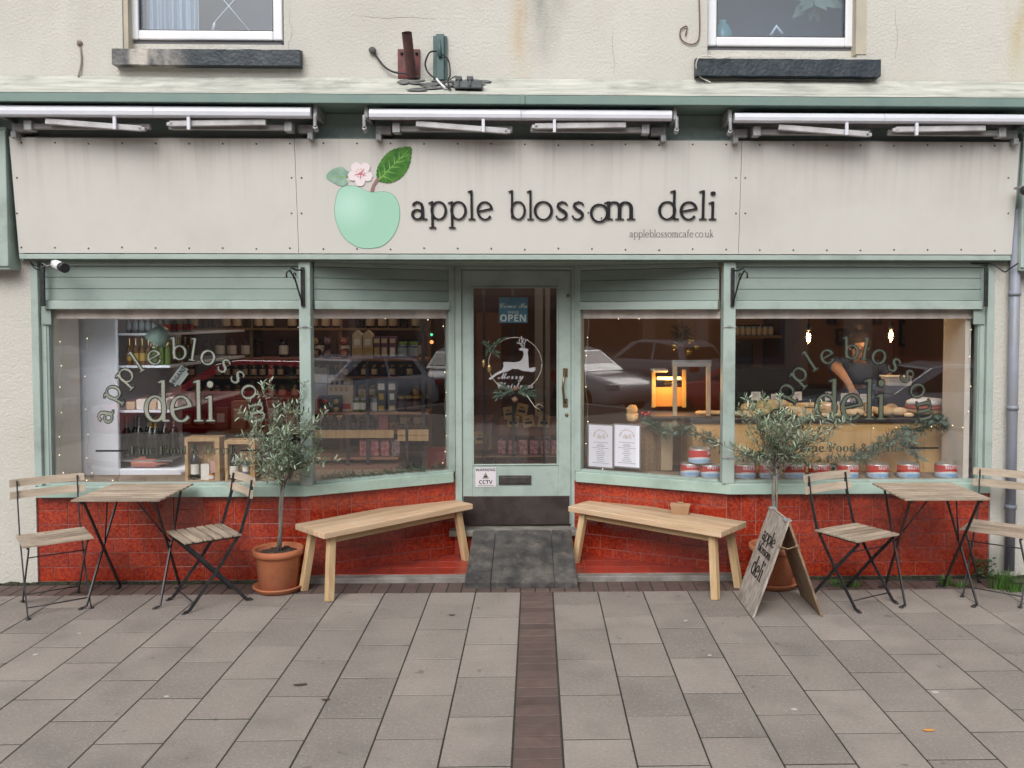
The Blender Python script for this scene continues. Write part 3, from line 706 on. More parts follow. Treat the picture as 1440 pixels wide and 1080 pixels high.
# emblem
em = bpy.data.objects.new('apple_emblem', None); col.objects.link(em); em.parent = S
def e2(u, v, off): return fas(440+u/2.4, 190+v/2.4, off)
def smooth(pts, k=4):
    out = []; n = len(pts)
    for i in range(n):
        p0, p1, p2, p3 = pts[i-1], pts[i], pts[(i+1) % n], pts[(i+2) % n]
        for j in range(k):
            t = j/k
            out.append(tuple(.5*((2*p1[c])+(-p0[c]+p2[c])*t+(2*p0[c]-5*p1[c]+4*p2[c]-p3[c])*t*t+(-p0[c]+3*p1[c]-3*p2[c]+p3[c])*t**3) for c in (0, 1)))
    return out
apple = smooth([(115, 170), (150, 173), (178, 187), (205, 192), (245, 190), (275, 205), (292, 240), (292, 290), (275, 335), (240, 372), (195, 383), (150, 378), (108, 350), (82, 305), (72, 255), (80, 200), (95, 178)])
def flat(mb, pts, off, mi=0, th=.0012): mb.prism([e2(u, v, off) for u, v in pts], FN*-th, mi)
def artmat(n, c1, c2, cx, cz, rad, rough=.35):
    m = mat(n, c1, rough); t = m.node_tree; N = t.nodes; L = t.links
    tc = N.new('ShaderNodeTexCoord'); vm = N.new('ShaderNodeVectorMath'); vm.operation = 'DISTANCE'; vm.inputs[1].default_value = (cx, 0, cz)
    L.new(tc.outputs['Object'], vm.inputs[0]); mr = N.new('ShaderNodeMapRange'); mr.inputs[1].default_value = 0; mr.inputs[2].default_value = rad; mr.interpolation_type = 'SMOOTHSTEP'
    L.new(vm.outputs['Value'], mr.inputs[0]); mx = N.new('ShaderNodeMix'); mx.data_type = 'RGBA'; mx.inputs['A'].default_value = (*c2, 1); mx.inputs['B'].default_value = (*c1, 1)
    L.new(mr.outputs[0], mx.inputs['Factor']); L.new(mx.outputs['Result'], N['Principled BSDF'].inputs['Base Color']); return m
pc = e2(125, 235, 0)
mb = MB(); flat(mb, apple, .002, 1); 
inner = [(182+(u-182)*.985, 278+(v-278)*.985) for u, v in apple]
flat(mb, inner, .003, 0)
mb.build('apple', [artmat('apple_print', (.36, .63, .48), (.50, .76, .64), pc.x, pc.z-2.285, .2), mat('apple_print_edge', (.16, .34, .25), .4)], em)
def serr(pts, amp=2.):
    s = smooth(pts, 5); cx = sum(p[0] for p in s)/len(s); cy_ = sum(p[1] for p in s)/len(s); o = []
    for i, (u, v) in enumerate(s):
        k = 1+(amp/50 if i % 2 else 0); o.append((cx+(u-cx)*k, cy_+(v-cy_)*k))
    return o
big = [(218, 150), (216, 120), (228, 90), (250, 62), (280, 46), (328, 41), (331, 70), (322, 108), (298, 142), (262, 160), (234, 158)]
small = [(44, 140), (66, 116), (98, 108), (114, 120), (132, 130), (112, 144), (118, 162), (95, 171), (66, 158)]
mb = MB(); flat(mb, serr(big), .0042, 0)
vn = [((220, 154), (328, 44))]+[((228+i*16, 146-i*16), (222+i*17, 112-i*14)) for i in range(5)]+[((236+i*15, 138-i*15), (268+i*14, 152-i*22)) for i in range(5)]
for (a, b) in vn:
    du, dv = b[0]-a[0], b[1]-a[1]; l = math.hypot(du, dv); w0, w1 = 1.7, .4
    mb.prism([e2(a[0]-dv/l*w0, a[1]+du/l*w0, .0050), e2(a[0]+dv/l*w0, a[1]-du/l*w0, .0050), e2(b[0]+dv/l*w1, b[1]-du/l*w1, .0050), e2(b[0]-dv/l*w1, b[1]+du/l*w1, .0050)], FN*-.0005, 1)
mb.build('leaf', [mat('leaf_print', (.035, .14, .02), .4, (.09, .26, .04), 22), mat('vein_print', (.25, .5, .12), .4)], em)
mb = MB(); flat(mb, serr(small), .0042, 0); flat(mb, [(48, 139), (114, 139), (114, 142)], .005, 1)
mb.build('leaf', [mat('pale_leaf_print', (.22, .36, .27), .4, (.32, .48, .38), 18), mat('vein_print', (.25, .5, .12), .4)], em)
mb = MB(); flat(mb, [(193, 190), (200, 168), (214, 146), (226, 140), (222, 152), (210, 170), (204, 192)], .0058)
mb.build('stalk', mat('stalk_print', (.30, .17, .15), .5), em)
mb = MB()
for k in range(5):
    a = R(k*72+20); c = (160+24*math.cos(a), 130+24*math.sin(a)); pts = []
    for i in range(14):
        b = i*2*math.pi/14; r = 21*(1-.13*(i == 0)); lx, ly = r*math.cos(b)*.95, r*math.sin(b)*.82
        pts.append((c[0]+lx*math.cos(a)-ly*math.sin(a), c[1]+lx*math.sin(a)+ly*math.cos(a)))
    flat(mb, pts, .0064+.0003*k, 0, .0003)
for k in range(5):
    a = R(k*72+20); flat(mb, [(160, 126), (164, 132), (160+24*math.cos(a), 130+24*math.sin(a))], .0086+k*.0001, 1, .0002)
for k in range(9):
    a = R(k*40); flat(mb, [(160+14*math.cos(a)+2*math.cos(j), 128+14*math.sin(a)+2*math.sin(j)) for j in range(6)], .0092, 2, .0002)
bc = e2(160, 130, 0)
mb.build('blossom', [artmat('petal_print', (.84, .74, .75), (.80, .46, .52), bc.x, bc.z-2.285, .075), mat('petal_pink', (.62, .18, .26), .5), mat('stamen', (.5, .25, .15), .5)], em)
# raised letters
LET = mat('black_letter', (.014, .014, .017), .4)
lt = MB()
def signword(t, u0, u1, base=286., xh=64., d=.014):
    p = e2(u0, base, 0); q = e2(u1, base, 0); sc = (e2(u0, base-xh, 0)-p).length; wd = gwidth(t, .0)-.12
    hs = (q-p).length/(wd*sc); xd = (q-p).normalized(); ud = FN.cross(xd); ud = ud if ud.z > 0 else -ud
    fn = lambda u, v, dd: p + xd*(u*hs) + ud*v + FN*dd
    put_text(lt, t, fn, sc, d, x0=-.06, wmul=.72)
signword('apple', 332, 607); signword('bl', 662, 745); signword('oss', 747, 918); signword('deli', 1166, 1360)
signword('o', 936, 996, 293, 62, .016); signword('m', 984, 1092, 286, 64, .014)
for u, v in ((929, 262), (974, 280)): lt.lathe([(.005, 0), (.005, .006), (0, .007)], e2(u, v, 0), 8, T=T0)
lt.build('lettering', LET, S)
lt = MB(); signword('appleblossomcafe.co.uk', 1068, 1352, 345, 17, .0015)
lt.build('web_address', mat('grey_letter', (.12, .11, .11), .5), S)

# ================================================ AWNINGS
AWN = mat('awning_white', (.70, .71, .77), .4, (.64, .65, .71), 4)
AFAB = mat('awning_fabric', (.38, .35, .36), .9, (.24, .22, .23), 3, stretch=(6, 1, 1), lo=.3, hi=.7)
ARM = mat('awning_arm', (.60, .59, .60), .5, (.42, .41, .42), 6, dirt=(.25, .23, .22), ds=9, da=.6)
def awning(px0, px1, lab, py0=153, py1=167, arms=()):
    AY = -.36
    x0, x1 = at(px0, 160, AY).x, at(px1, 160, AY).x; mid = (x0+x1)/2; zt, zb = Z(py0, AY), Z(py1, AY)
    A = thing('awning', lab, 'awning', (mid, AY, zb), 'folded awnings over the shop sign')
    for a, b in ((x0, mid-.001), (mid+.001, x1)):
        mb = MB(); h = zt-zb
        prof = [(0, 0), (-.012, .01), (-.016, h*.5), (-.012, h-.012), (0, h), (.055, h), (.055, .012), (.03, 0)]
        mb.prism([(a, AY+y, zb+z) for y, z in prof], (b-a, 0, 0)); mb.build('front_bar', AWN, A, bevel=.002)
    mb = MB()   # rolled fabric on tube above/behind the bar
    n = 26
    V = []
    for i in range(9):
        a = math.pi*i/8; V.append((0, AY+.13-.075*math.cos(a), zt-.045+.06*math.sin(a)))
    for k in range(n):
        xa = x0+.06+(x1-x0-.12)*k/n; xb = x0+.06+(x1-x0-.12)*(k+1)/n
        for i in range(8):
            p, q = V[i], V[i+1]; w1 = .003*math.sin(k*1.7+i); w2 = .003*math.sin((k+1)*1.7+i)
            mb.add([(xa, p[1], p[2]+w1), (xb, p[1], p[2]+w2), (xb, q[1], q[2]+w2), (xa, q[1], q[2]+w1)], [(0, 1, 2, 3)], 0, True)
    mb.build('fabric_roll', AFAB, A)
    L_ = x1-x0
    for sgn, xe in ((1, x0), (-1, x1)):
        mb = MB()
        mb.box(xe-.036, xe-.012, AY+.02, -.10, zb+.01, zt+.03) if sgn > 0 else mb.box(xe+.012, xe+.036, AY+.02, -.10, zb+.01, zt+.03)
        xx = xe+sgn*.02
        mb.box(min(xx, xx+sgn*.10), max(xx, xx+sgn*.10), AY+.14, -.10, zb-.07, zb-.015)
        mb.box(min(xx, xx+sgn*.035), max(xx, xx+sgn*.035), AY+.12, -.1, zb-.115, zb-.07)
        mb.box(min(xx+sgn*.12, xx+sgn*.17), max(xx+sgn*.12, xx+sgn*.17), AY+.06, AY+.14, zb-.075, zb-.012)
        mb.tube([(xe-sgn*.03, AY-.012, zb+.02), (xe-sgn*.03, AY-.012, zb-.06)], .012, 8); mb.tube([(xe-sgn*.03, AY-.012, zb-.06), (xe-sgn*.03, AY+.03, zb-.075)], .016, 8)
        mb.tube([(xx+sgn*.02, AY+.118, zb-.108), (xx+sgn*.02, AY+.11, zb-.108)], .008, 8)
        mb.build('end_bracket', STEEL, A, bevel=.003)
        ti = .012 if (arms and arms[0] != sgn) else .045
        mb = MB(); mb.beam((xe+sgn*.17, AY+.10, zb-.045), (xe+sgn*L_*.47, AY+.09, zb-.045), .035, .036); mb.build('upper_arm', mat('arm_grey', (.42, .41, .41), .6, (.3, .29, .29), 8), A, bevel=.004)
        mb = MB(); mb.beam((xe+sgn*.30, AY+.035, zb-.025), (mid-sgn*.09, AY+.035, zb-.025-ti), .03, .036)
        mb.box(mid-sgn*.09-.02, mid-sgn*.09+.02, AY+.02, AY+.05, zb-.04-ti, zb-.016-ti)
        mb.build('front_arm', ARM, A, bevel=.004)
        mb = MB(); xc = xe+sgn*L_*(.375 if sgn > 0 else .39); mb.box(xc-.010, xc+.010, AY-.008, AY+.012, zb-.082, zb-.0005); mb.build('clip', AWN, A, bevel=.002)
    return A
awning(-6+0, 437, 'folded white awning above the left shop window, running out of the picture', 152, 167, (1,))
awning(519, 945, 'middle folded white awning above the black lettering of the sign', 154, 168, (1,))
awning(1033, 1452, 'folded white awning above the right shop window, over the plain right end of the sign', 157, 170, (1,))

# ================================================ WALL FIXTURES
def Pw(px, py, off=0.): return at(px, py, -off)
# red flag pole holder
K = thing('pole_holder', 'rusty red steel pole socket on a square plate fixed to the wall', 'bracket', Pw(576, 112))
RED = mat('faded_red_paint', (.19, .045, .045), .6, (.13, .04, .038), 14, bump=.2, bs=50, dirt=(.05, .03, .03), ds=14, da=.7)
a, b = Pw(560, 112), Pw(591, 70)
MB().box(a.x, b.x, -.018, -.0, a.z, b.z).build('plate', RED, K, bevel=.003)
mb = MB(); mb.tube([Pw(579, 108, .03), Pw(572, 46, .20)], .034, 18, caps=False); mb.tube([Pw(572, 46, .20), Pw(579, 108, .03)], .028, 18, caps=False)
mb.build('socket_tube', mat('dark_rust', (.06, .03, .03), .6, (.11, .045, .04), 10, dirt=(.03, .02, .02), ds=12, da=.6), K)
for px, py in ((565, 75), (586, 75)): mb = MB(); mb.lathe([(.012, 0), (.010, .012), (0, .014)], Pw(px, py, .018), 8, T=Matrix.Rotation(R(90), 4, 'X')); mb.build('bolt', BLACK, K)
K = thing('pole_holder', 'teal painted steel bracket with a coil of black cable hanging round it', 'bracket', Pw(620, 114))
GRN = mat('dark_teal_paint', (.055, .11, .11), .5, (.08, .14, .135), 12, dirt=(.03, .05, .05), ds=10, da=.6)
a, b = Pw(610, 114), Pw(629, 52)
MB().box(a.x, b.x, -.03, -.0, a.z, b.z).build('plate', GRN, K, bevel=.004)
a, b = Pw(614, 114, .03), Pw(625, 49, .03)
MB().box(a.x, b.x, -.06, -.03, a.z, b.z).build('channel', GRN, K, bevel=.006)
mb = MB(); mb.tube([Pw(617.5, 56, .065), Pw(619, 80, .07)], [.008, .013], 8); mb.build('hook', GRN, K)
CAB = mat('black_cable', (.015, .015, .017), .5)
def cable(pts, lab, r=.006, m=None, off=.03):
    P = []
    pp = [Pw(px, py, o) for px, py, o in pts]
    for i in range(len(pp)-1):
        p0, p1, p2, p3 = pp[max(i-1, 0)], pp[i], pp[i+1], pp[min(i+2, len(pp)-1)]
        for j in range(6):
            t = j/6; P.append(.5*((2*p1)+(-p0+p2)*t+(2*p0-5*p1+4*p2-p3)*t*t+(-p0+3*p1-3*p2+p3)*t**3))
    P.append(pp[-1]); mb = MB(); mb.tube(P, r, 6); return mb.solo('cable', m or CAB, lab, 'cable')
cable([(524, 71, .0), (530, 80, .02), (540, 93, .03), (553, 101, .04), (572, 104, .05), (590, 110, .05)], 'black cable drooping from a wall plug to the red pole socket', .007)
cable([(615, 72, .08), (604, 74, .09), (598, 90, .09), (603, 103, .09), (615, 112, .1), (628, 122, .25), (634, 126, .32)], 'black cable looping down the left of the teal bracket')
cable([(622, 76, .08), (631, 86, .08), (633, 105, .1), (630, 114, .15), (632, 124, .3)], 'black cable looping down the right of the teal bracket')
cable([(614, 111, .1), (618, 116, .16), (626, 124, .28)], 'short white cable on the flashing below the teal bracket', .008, WHITE)
cable([(633, 112, .15), (641, 107, .1), (642, 112, .15), (636, 121, .25)], 'thin black cable kinked beside the grey cable box', .004)
mb = MB(); mb.ball(Pw(524, 71, .02), .028, 10, jit=.3, sc=(.9, .6, 1)); mb.solo('wall_plug', mat('dark_sealant', (.08, .08, .08), .7), 'lump of grey sealant round the cable hole left of the red socket', 'cable entry')
mb = MB(); a = at(639, 127, -.28); b = at(678, 113, -.28); mb.box(a.x, b.x, -.30, -.16, 3.36, 3.41)
for px in (645, 661): q = at(px, 118, -.28); mb.box(q.x-.02, q.x+.022, -.31, -.2, 3.41, 3.435); mb.box(q.x-.006, q.x+.008, -.31, -.30, 3.37, 3.42)
mb.solo('cable_box', mat('box_grey', (.12, .14, .145), .6, (.07, .08, .085), 12), 'dark grey cable junction box lying on the flashing', 'junction box', bevel=.004)
mb = MB(); 
for i in range(34):
    q = at(rng.uniform(566, 680), 118, -.1); t = rng.uniform(0, 1)**1.6*(.9 if 595 < 753+q.x*200 < 660 else .3); mb.ball((q.x, -.03-.36*t, 3.478-.182*t), rng.uniform(.02, .05), 8, sc=(1.6, 1, .14), T=Matrix.Rotation(.45, 4, 'X'), jit=.6)
mb.solo('sealant_patch', mat('bitumen', (.07, .075, .075), .7, (.2, .2, .19), 9), 'dark patch of bitumen smeared along the flashing under the brackets', 'sealant')
cable([(112, 60, .0), (114, 75, .008), (114, 90, .01), (110, 108, .02)], 'short frayed brown cable end on the wall left of the left upstairs window', .006, mat('brown_cable', (.28, .24, .2), .8))
mb = MB(); mb.ball(Pw(112, 61, .006), .02, 8, jit=.6); mb.solo('wall_plug', mat('brown_filler', (.25, .2, .16), .9), 'small brown lump of filler at the top of the frayed cable', 'cable entry')
RC = mat('rusty_wire', (.16, .09, .06), .8)
cable([(983, -4, .01), (984, 40, .012), (981, 58, .012), (970, 62, .012), (958, 55, .012), (957, 42, .012), (966, 37, .012), (964, 50, .012)], 'rusty wire hanging down the wall and curling by the right upstairs window', .0045, RC)
cable([(1027, 80, .1), (1010, 82, .12), (995, 78, .1), (982, 82, .1), (979, 95, .08), (985, 108, .05), (1000, 116, .06)], 'white cable looped round the left end of the right upstairs sill', .004, mat('cream_cable', (.6, .56, .48), .6))
# wrought iron hanging brackets
def bracket(px, flip, lab, full=True):
    q = at(px, 405, -.06); K = thing('hanging_bracket', lab, 'bracket', q, 'black iron brackets on the shopfront')
    z1, z0 = Z(376, -.06), Z(431, -.06)
    MB().box(q.x-.013, q.x+.013, -.075, -.056, z0, z1).build('back_plate', BLACK, K, bevel=.003)
    if full:
        s = -1 if flip else 1; mb = MB()
        pts = []
        for i in range(26):
            a = i/25*3.6*math.pi/2+.2; r = .030*(1-i/40); pts.append((q.x+s*(.03+.2*0), -.10-.06+r*math.cos(a)*1.3, z1-.07+r*math.sin(a)))
        mb.tube([(q.x, -.07, z0+.01), (q.x+s*.012, -.11, z0+.09), (q.x+s*.025, -.17, z1-.08), (q.x+s*.04, -.24, z1-.03), (q.x+s*.05, -.28, z1-.05), (q.x+s*.053, -.27, z1-.08)], .006, 7)
        mb.tube([(q.x, -.07, z1-.02), (q.x+s*.02, -.15, z1-.025), (q.x+s*.035, -.24, z1-.01)], .006, 7)
        mb.tube(pts, .0045, 6)
        mb.build('scroll_arm', BLACK, K)
    return K
bracket(426, True, 'black scrolled iron bracket on the left corner post')
bracket(1030, False, 'black scrolled iron bracket on the right corner post')
bracket(61, False, 'plain black iron back plate beside the security camera', False)
bracket(1386, False, 'plain black iron back plate at the right end of the shopfront', False)
# cctv camera
q = at(84, 374, -.22); K = thing('security_camera', 'white and black tube security camera under the left end of the sign', 'camera', q, 'security cameras under the sign')
d = Vector((.75, -.62, -.22)).normalized(); c0 = q-d*.07; c1 = q+d*.03
mb = MB(); mb.tube([c0, c0+d*.002, c1], [.02, .03, .03], 18); mb.build('body', WHITE, K)
mb = MB(); mb.tube([c1, c1+d*.05], [.0315, .0325], 18); mb.tube([c1+d*.051, c1+d*.052], .022, 14); mb.build('lens_hood', BLACK, K)
mb = MB(); mb.tube([c0+d*.02, c0+Vector((-.05, .06, .02)), c0+Vector((-.05, .17, .03))], .011, 8); mb.tube([c0, c0+Vector((-.1, .08, -.01)), c0+Vector((-.16, .12, .02))], .004, 6); mb.build('mount', STEEL, K)
q = at(1441, 268, -.3); K = thing('security_camera', 'small black camera cut off by the right edge of the photo', 'camera', q, 'security cameras under the sign')
mb = MB(); mb.ball(q, .032, 14); mb.build('dome', BLACK, K); mb = MB(); mb.box(q.x-.02, q.x+.05, q.y, q.y+.1, q.z+.02, q.z+.035); mb.build('mount', STEEL, K)
cable([(60, 372, .05), (50, 374, .06), (42, 368, .1), (50, 378, .08), (62, 380, .05)], 'small loop of black cable left of the white security camera', .004)
cable([(1365, 370, .03), (1395, 372, .06), (1412, 382, .1), (1420, 378, .12), (1432, 370, .16)], 'black cable sagging below the right end of the sign', .005)

# ================================================ FURNITURE
WEA = mat('weathered_slat', (.44, .355, .27), .8, (.20, .145, .10), 4, bump=.5, bs=30, stretch=(1, 14, 14), island=.12, dirt=(.55, .48, .40), ds=9, da=.6, lo=.38, hi=.72)
WEA2 = mat('pale_slat', (.52, .43, .33), .8, (.42, .34, .26), 5, bump=.3, bs=30, stretch=(1, 12, 12), island=.1)
def make_chair(lab, ws=.39):
    C_ = thing('folding_chair', lab, 'chair', (0, 0, 0), 'wooden slat folding bistro chairs')
    hw = ws/2
    for k in range(6):
        y = -.18+k*.061
        mb = MB(); mb.box(-hw, hw, y, y+.048, .441, .453); mb.build('seat_slat', WEA, C_, bevel=.002)
    for k, (z, y) in enumerate(((.70, .232), (.775, .248))):
        mb = MB(); n = 8
        for i in range(n):
            a, b = -hw-.02+(2*hw+.04)*i/n, -hw-.02+(2*hw+.04)*(i+1)/n
            f = lambda x: .022*(1-(x/hw)**2)
            V = []
            for x in (a, b):
                for yy, zz in ((0, -.024), (.012, -.024), (.018, .024), (.006, .024)): V.append((x, y+yy+f(x), z+zz))
            mb.add(V, [(0, 1, 5, 4), (1, 2, 6, 5), (2, 3, 7, 6), (3, 0, 4, 7)]+([(0, 3, 2, 1)] if i == 0 else [])+([(4, 5, 6, 7)] if i == n-1 else []))
        mb.build('backrest_slat', WEA2, C_)
    for s in (-1, 1):
        mb = MB(); x = s*(hw-.022)
        P = [(x, .255, .79), (x, .235, .66), (x, .175, .46), (x, .02, .235), (x, -.155, .012), (x, -.185, .006)]
        for i in range(5): mb.beam(P[i], P[i+1], .007, .02, (0, 1, 0) if i < 4 else (0, 0, 1))
        mb.lathe([(.014, 0), (.014, .006), (0, .008)], (x, -.185, 0), 10)
        mb.build('back_frame_leg', BLACK, C_)
        mb = MB(); x = s*(hw-.035)
        P = [(x, -.165, .432), (x, .02, .232), (x, .21, .012), (x, .24, .006)]
        for i in range(3): mb.beam(P[i], P[i+1], .007, .02, (0, 1, 0) if i < 2 else (0, 0, 1))
        mb.lathe([(.014, 0), (.014, .006), (0, .008)], (x, .24, 0), 10)
        mb.build('front_frame_leg', BLACK, C_)
        mb = MB(); mb.beam((s*(hw-.03), -.17, .434), (s*(hw-.03), .17, .434), .012, .014); mb.build('seat_rail', BLACK, C_)
    a = hw-.022
    for (b_, y, z) in ((a, -.12, .055), (a-.01, .17, .06), (a, .17, .436), (a-.01, -.10, .36)): mb = MB(); mb.tube([(-b_, y, z), (b_, y, z)], .0045, 6); mb.build('cross_bar', BLACK, C_)
    return C_
ch = make_chair('slatted folding chair nearest the left edge, by the left wall and table')
def place(o, x, y, face, lab=None):
    o.location = (x, y, .001); o.rotation_euler.z = face
    if lab: o['label'] = lab
# facing direction vector (fx, fy): chair faces local -Y
def fa(fx, fy): return math.atan2(fx, -fy)
place(ch, -3.07, -.53, fa(.59, -.81))
c2 = copy_tree(ch); place(c2, -2.15, -.455, fa(-.79, -.61), 'slatted folding chair between the left table and the potted olive tree')
c3 = copy_tree(ch); place(c3, 2.09, -.53, fa(.48, -.88), 'slatted folding chair between the wooden advertising board and the right table')
c4 = copy_tree(ch); place(c4, 3.07, -.45, fa(-.64, -.77), 'slatted folding chair at the right edge, by the drainpipe')
def make_table(lab, m):
    T_ = thing('folding_table', lab, 'table', (0, 0, 0), 'wooden slat folding bistro tables')
    for k in range(8):
        y = -.275+k*.0695
        mb = MB(); mb.box(-.275, .275, y, y+.056, .698, .711); mb.build('top_slat', WEA, T_, bevel=.002)
    for s in (-1, 1):
        mb = MB(); mb.beam((s*.222, -.262, .688), (s*.222, .262, .688), .010, .018); mb.build('top_rail', BLACK, T_)
        for (a, b, r) in (((s*.205, .235, .69), (s*.232, -.20, .014), 1), ((s*.222, -.225, .69), (s*.20, .20, .014), -1)):
            mb = MB(); mb.beam(a, b, .009, .019, (0, 1, 0)); b = Vector(b); q = b+Vector((m*.03, -.01*r, -.006)); mb.beam(b, q, .013, .008); mb.lathe([(.016, 0), (.016, .006), (0, .009)], (q.x, q.y, 0), 10); mb.build('leg', BLACK, T_)
    mb = MB(); mb.tube([(-.2, .17, .06), (.2, .17, .06)], .0045, 6); mb.build('cross_bar', BLACK, T_)
    for s in (-1, 1): mb = MB(); mb.tube([(s*.212, .02, .37), (s*.09, -.19, .688)], .005, 6); mb.build('strut', BLACK, T_)
    return T_
t1 = make_table('slatted folding table in front of the left shop window', -1); t1.location = (-2.62, -.385, .001)
t2 = copy_tree(t1); t2.location = (2.59, -.475, .001); t2['label'] = 'slatted folding table in front of the right shop window'
# benches
BW = mat('acacia_bench', (.56, .40, .22), .6, (.44, .28, .13), 3.5, bump=.15, bs=25, stretch=(.7, 9, 9), island=.07)
BT = mat('acacia_bench_top', (.57, .41, .27), .65, (.44, .30, .18), 3, bump=.15, bs=25, stretch=(.7, 9, 9), island=.12, dirt=(.60, .50, .40), ds=3, da=.5)
BWL = mat('acacia_leg', (.60, .44, .25), .6, (.47, .31, .16), 3.5, bump=.15, bs=25, stretch=(9, 9, .7))
def make_bench(lab):
    b = thing('bench', lab, 'bench', (0, 0, 0), 'pale wooden benches either side of the door')
    L_, W_ = 1.25, .37
    for i in range(3):
        mb = MB(); y0 = -W_/2+i*W_/3; mb.box(-L_/2, L_/2, y0+.0004, y0+W_/3-.0004, .418, .458); mb.build('seat_plank', BT, b, bevel=.004)
    mb = MB(); mb.box(-.52, .52, -.12, -.095, .365, .417); mb.box(-.52, .52, .095, .12, .365, .417); mb.build('apron', BW, b, bevel=.003)
    for sx in (-1, 1):
        for sy in (-1, 1):
            mb = MB(); mb.beam((sx*.53, sy*.115, .4175), (sx*.58, sy*.165, .0), .050, .045, (0, 1, 0)); mb.build('leg', BWL, b, bevel=.004)
    return b
b1 = make_bench('pale wooden bench left of the door, nothing on it')
p = [gz(*q, .458) for q in ((452.5, 751.6), (424, 734), (625, 698), (657, 710))]; c = sum(p, Vector())/4; d = (p[3]+p[2]-p[0]-p[1])
b1.location = (c.x, c.y, .0); b1.rotation_euler.z = math.atan2(d.y, d.x)
b2 = copy_tree(b1); b2['label'] = 'pale wooden bench right of the door with a small cardboard box on it'
p = [gz(*q, .458) for q in ((833, 700), (804.6, 712), (1020, 750), (1045.6, 732))]; c = sum(p, Vector())/4; d = (p[3]+p[2]-p[0]-p[1])
b2.location = (c.x, c.y, .0); b2.rotation_euler.z = math.atan2(d.y, d.x)
# cardboard food box
q = gz(957, 722, .459); K = thing('cardboard_box', 'small brown cardboard food box sitting on the right bench', 'box', (q.x, q.y, .459), rz=-.25)
CARD = mat('brown_card', (.42, .26, .15), .8, (.37, .22, .12), 8)
def K_local(mb, nm, m, P_, **k):
    o = MB.build(mb, nm, m, None, **k); o.parent = P_; return o
mb = MB(); V = [(-.055, -.042, 0), (.055, -.042, 0), (.055, .042, 0), (-.055, .042, 0), (-.068, -.053, .062), (.068, -.053, .062), (.068, .053, .062), (-.068, .053, .062)]
mb.add(V, [(0, 3, 2, 1), (0, 1, 5, 4), (1, 2, 6, 5), (2, 3, 7, 6), (3, 0, 4, 7)]); K_local(mb, 'tray', CARD, K)
mb = MB(); mb.add([(-.068, -.053, .0625), (.068, -.053, .0625), (.07, .0, .074), (-.07, .0, .074), (.068, .053, .0625), (-.068, .053, .0625)], [(0, 1, 2, 3), (3, 2, 4, 5)]); mb.box(-.02, .02, -.015, .01, .074, .082); K_local(mb, 'folded_lid', CARD, K)

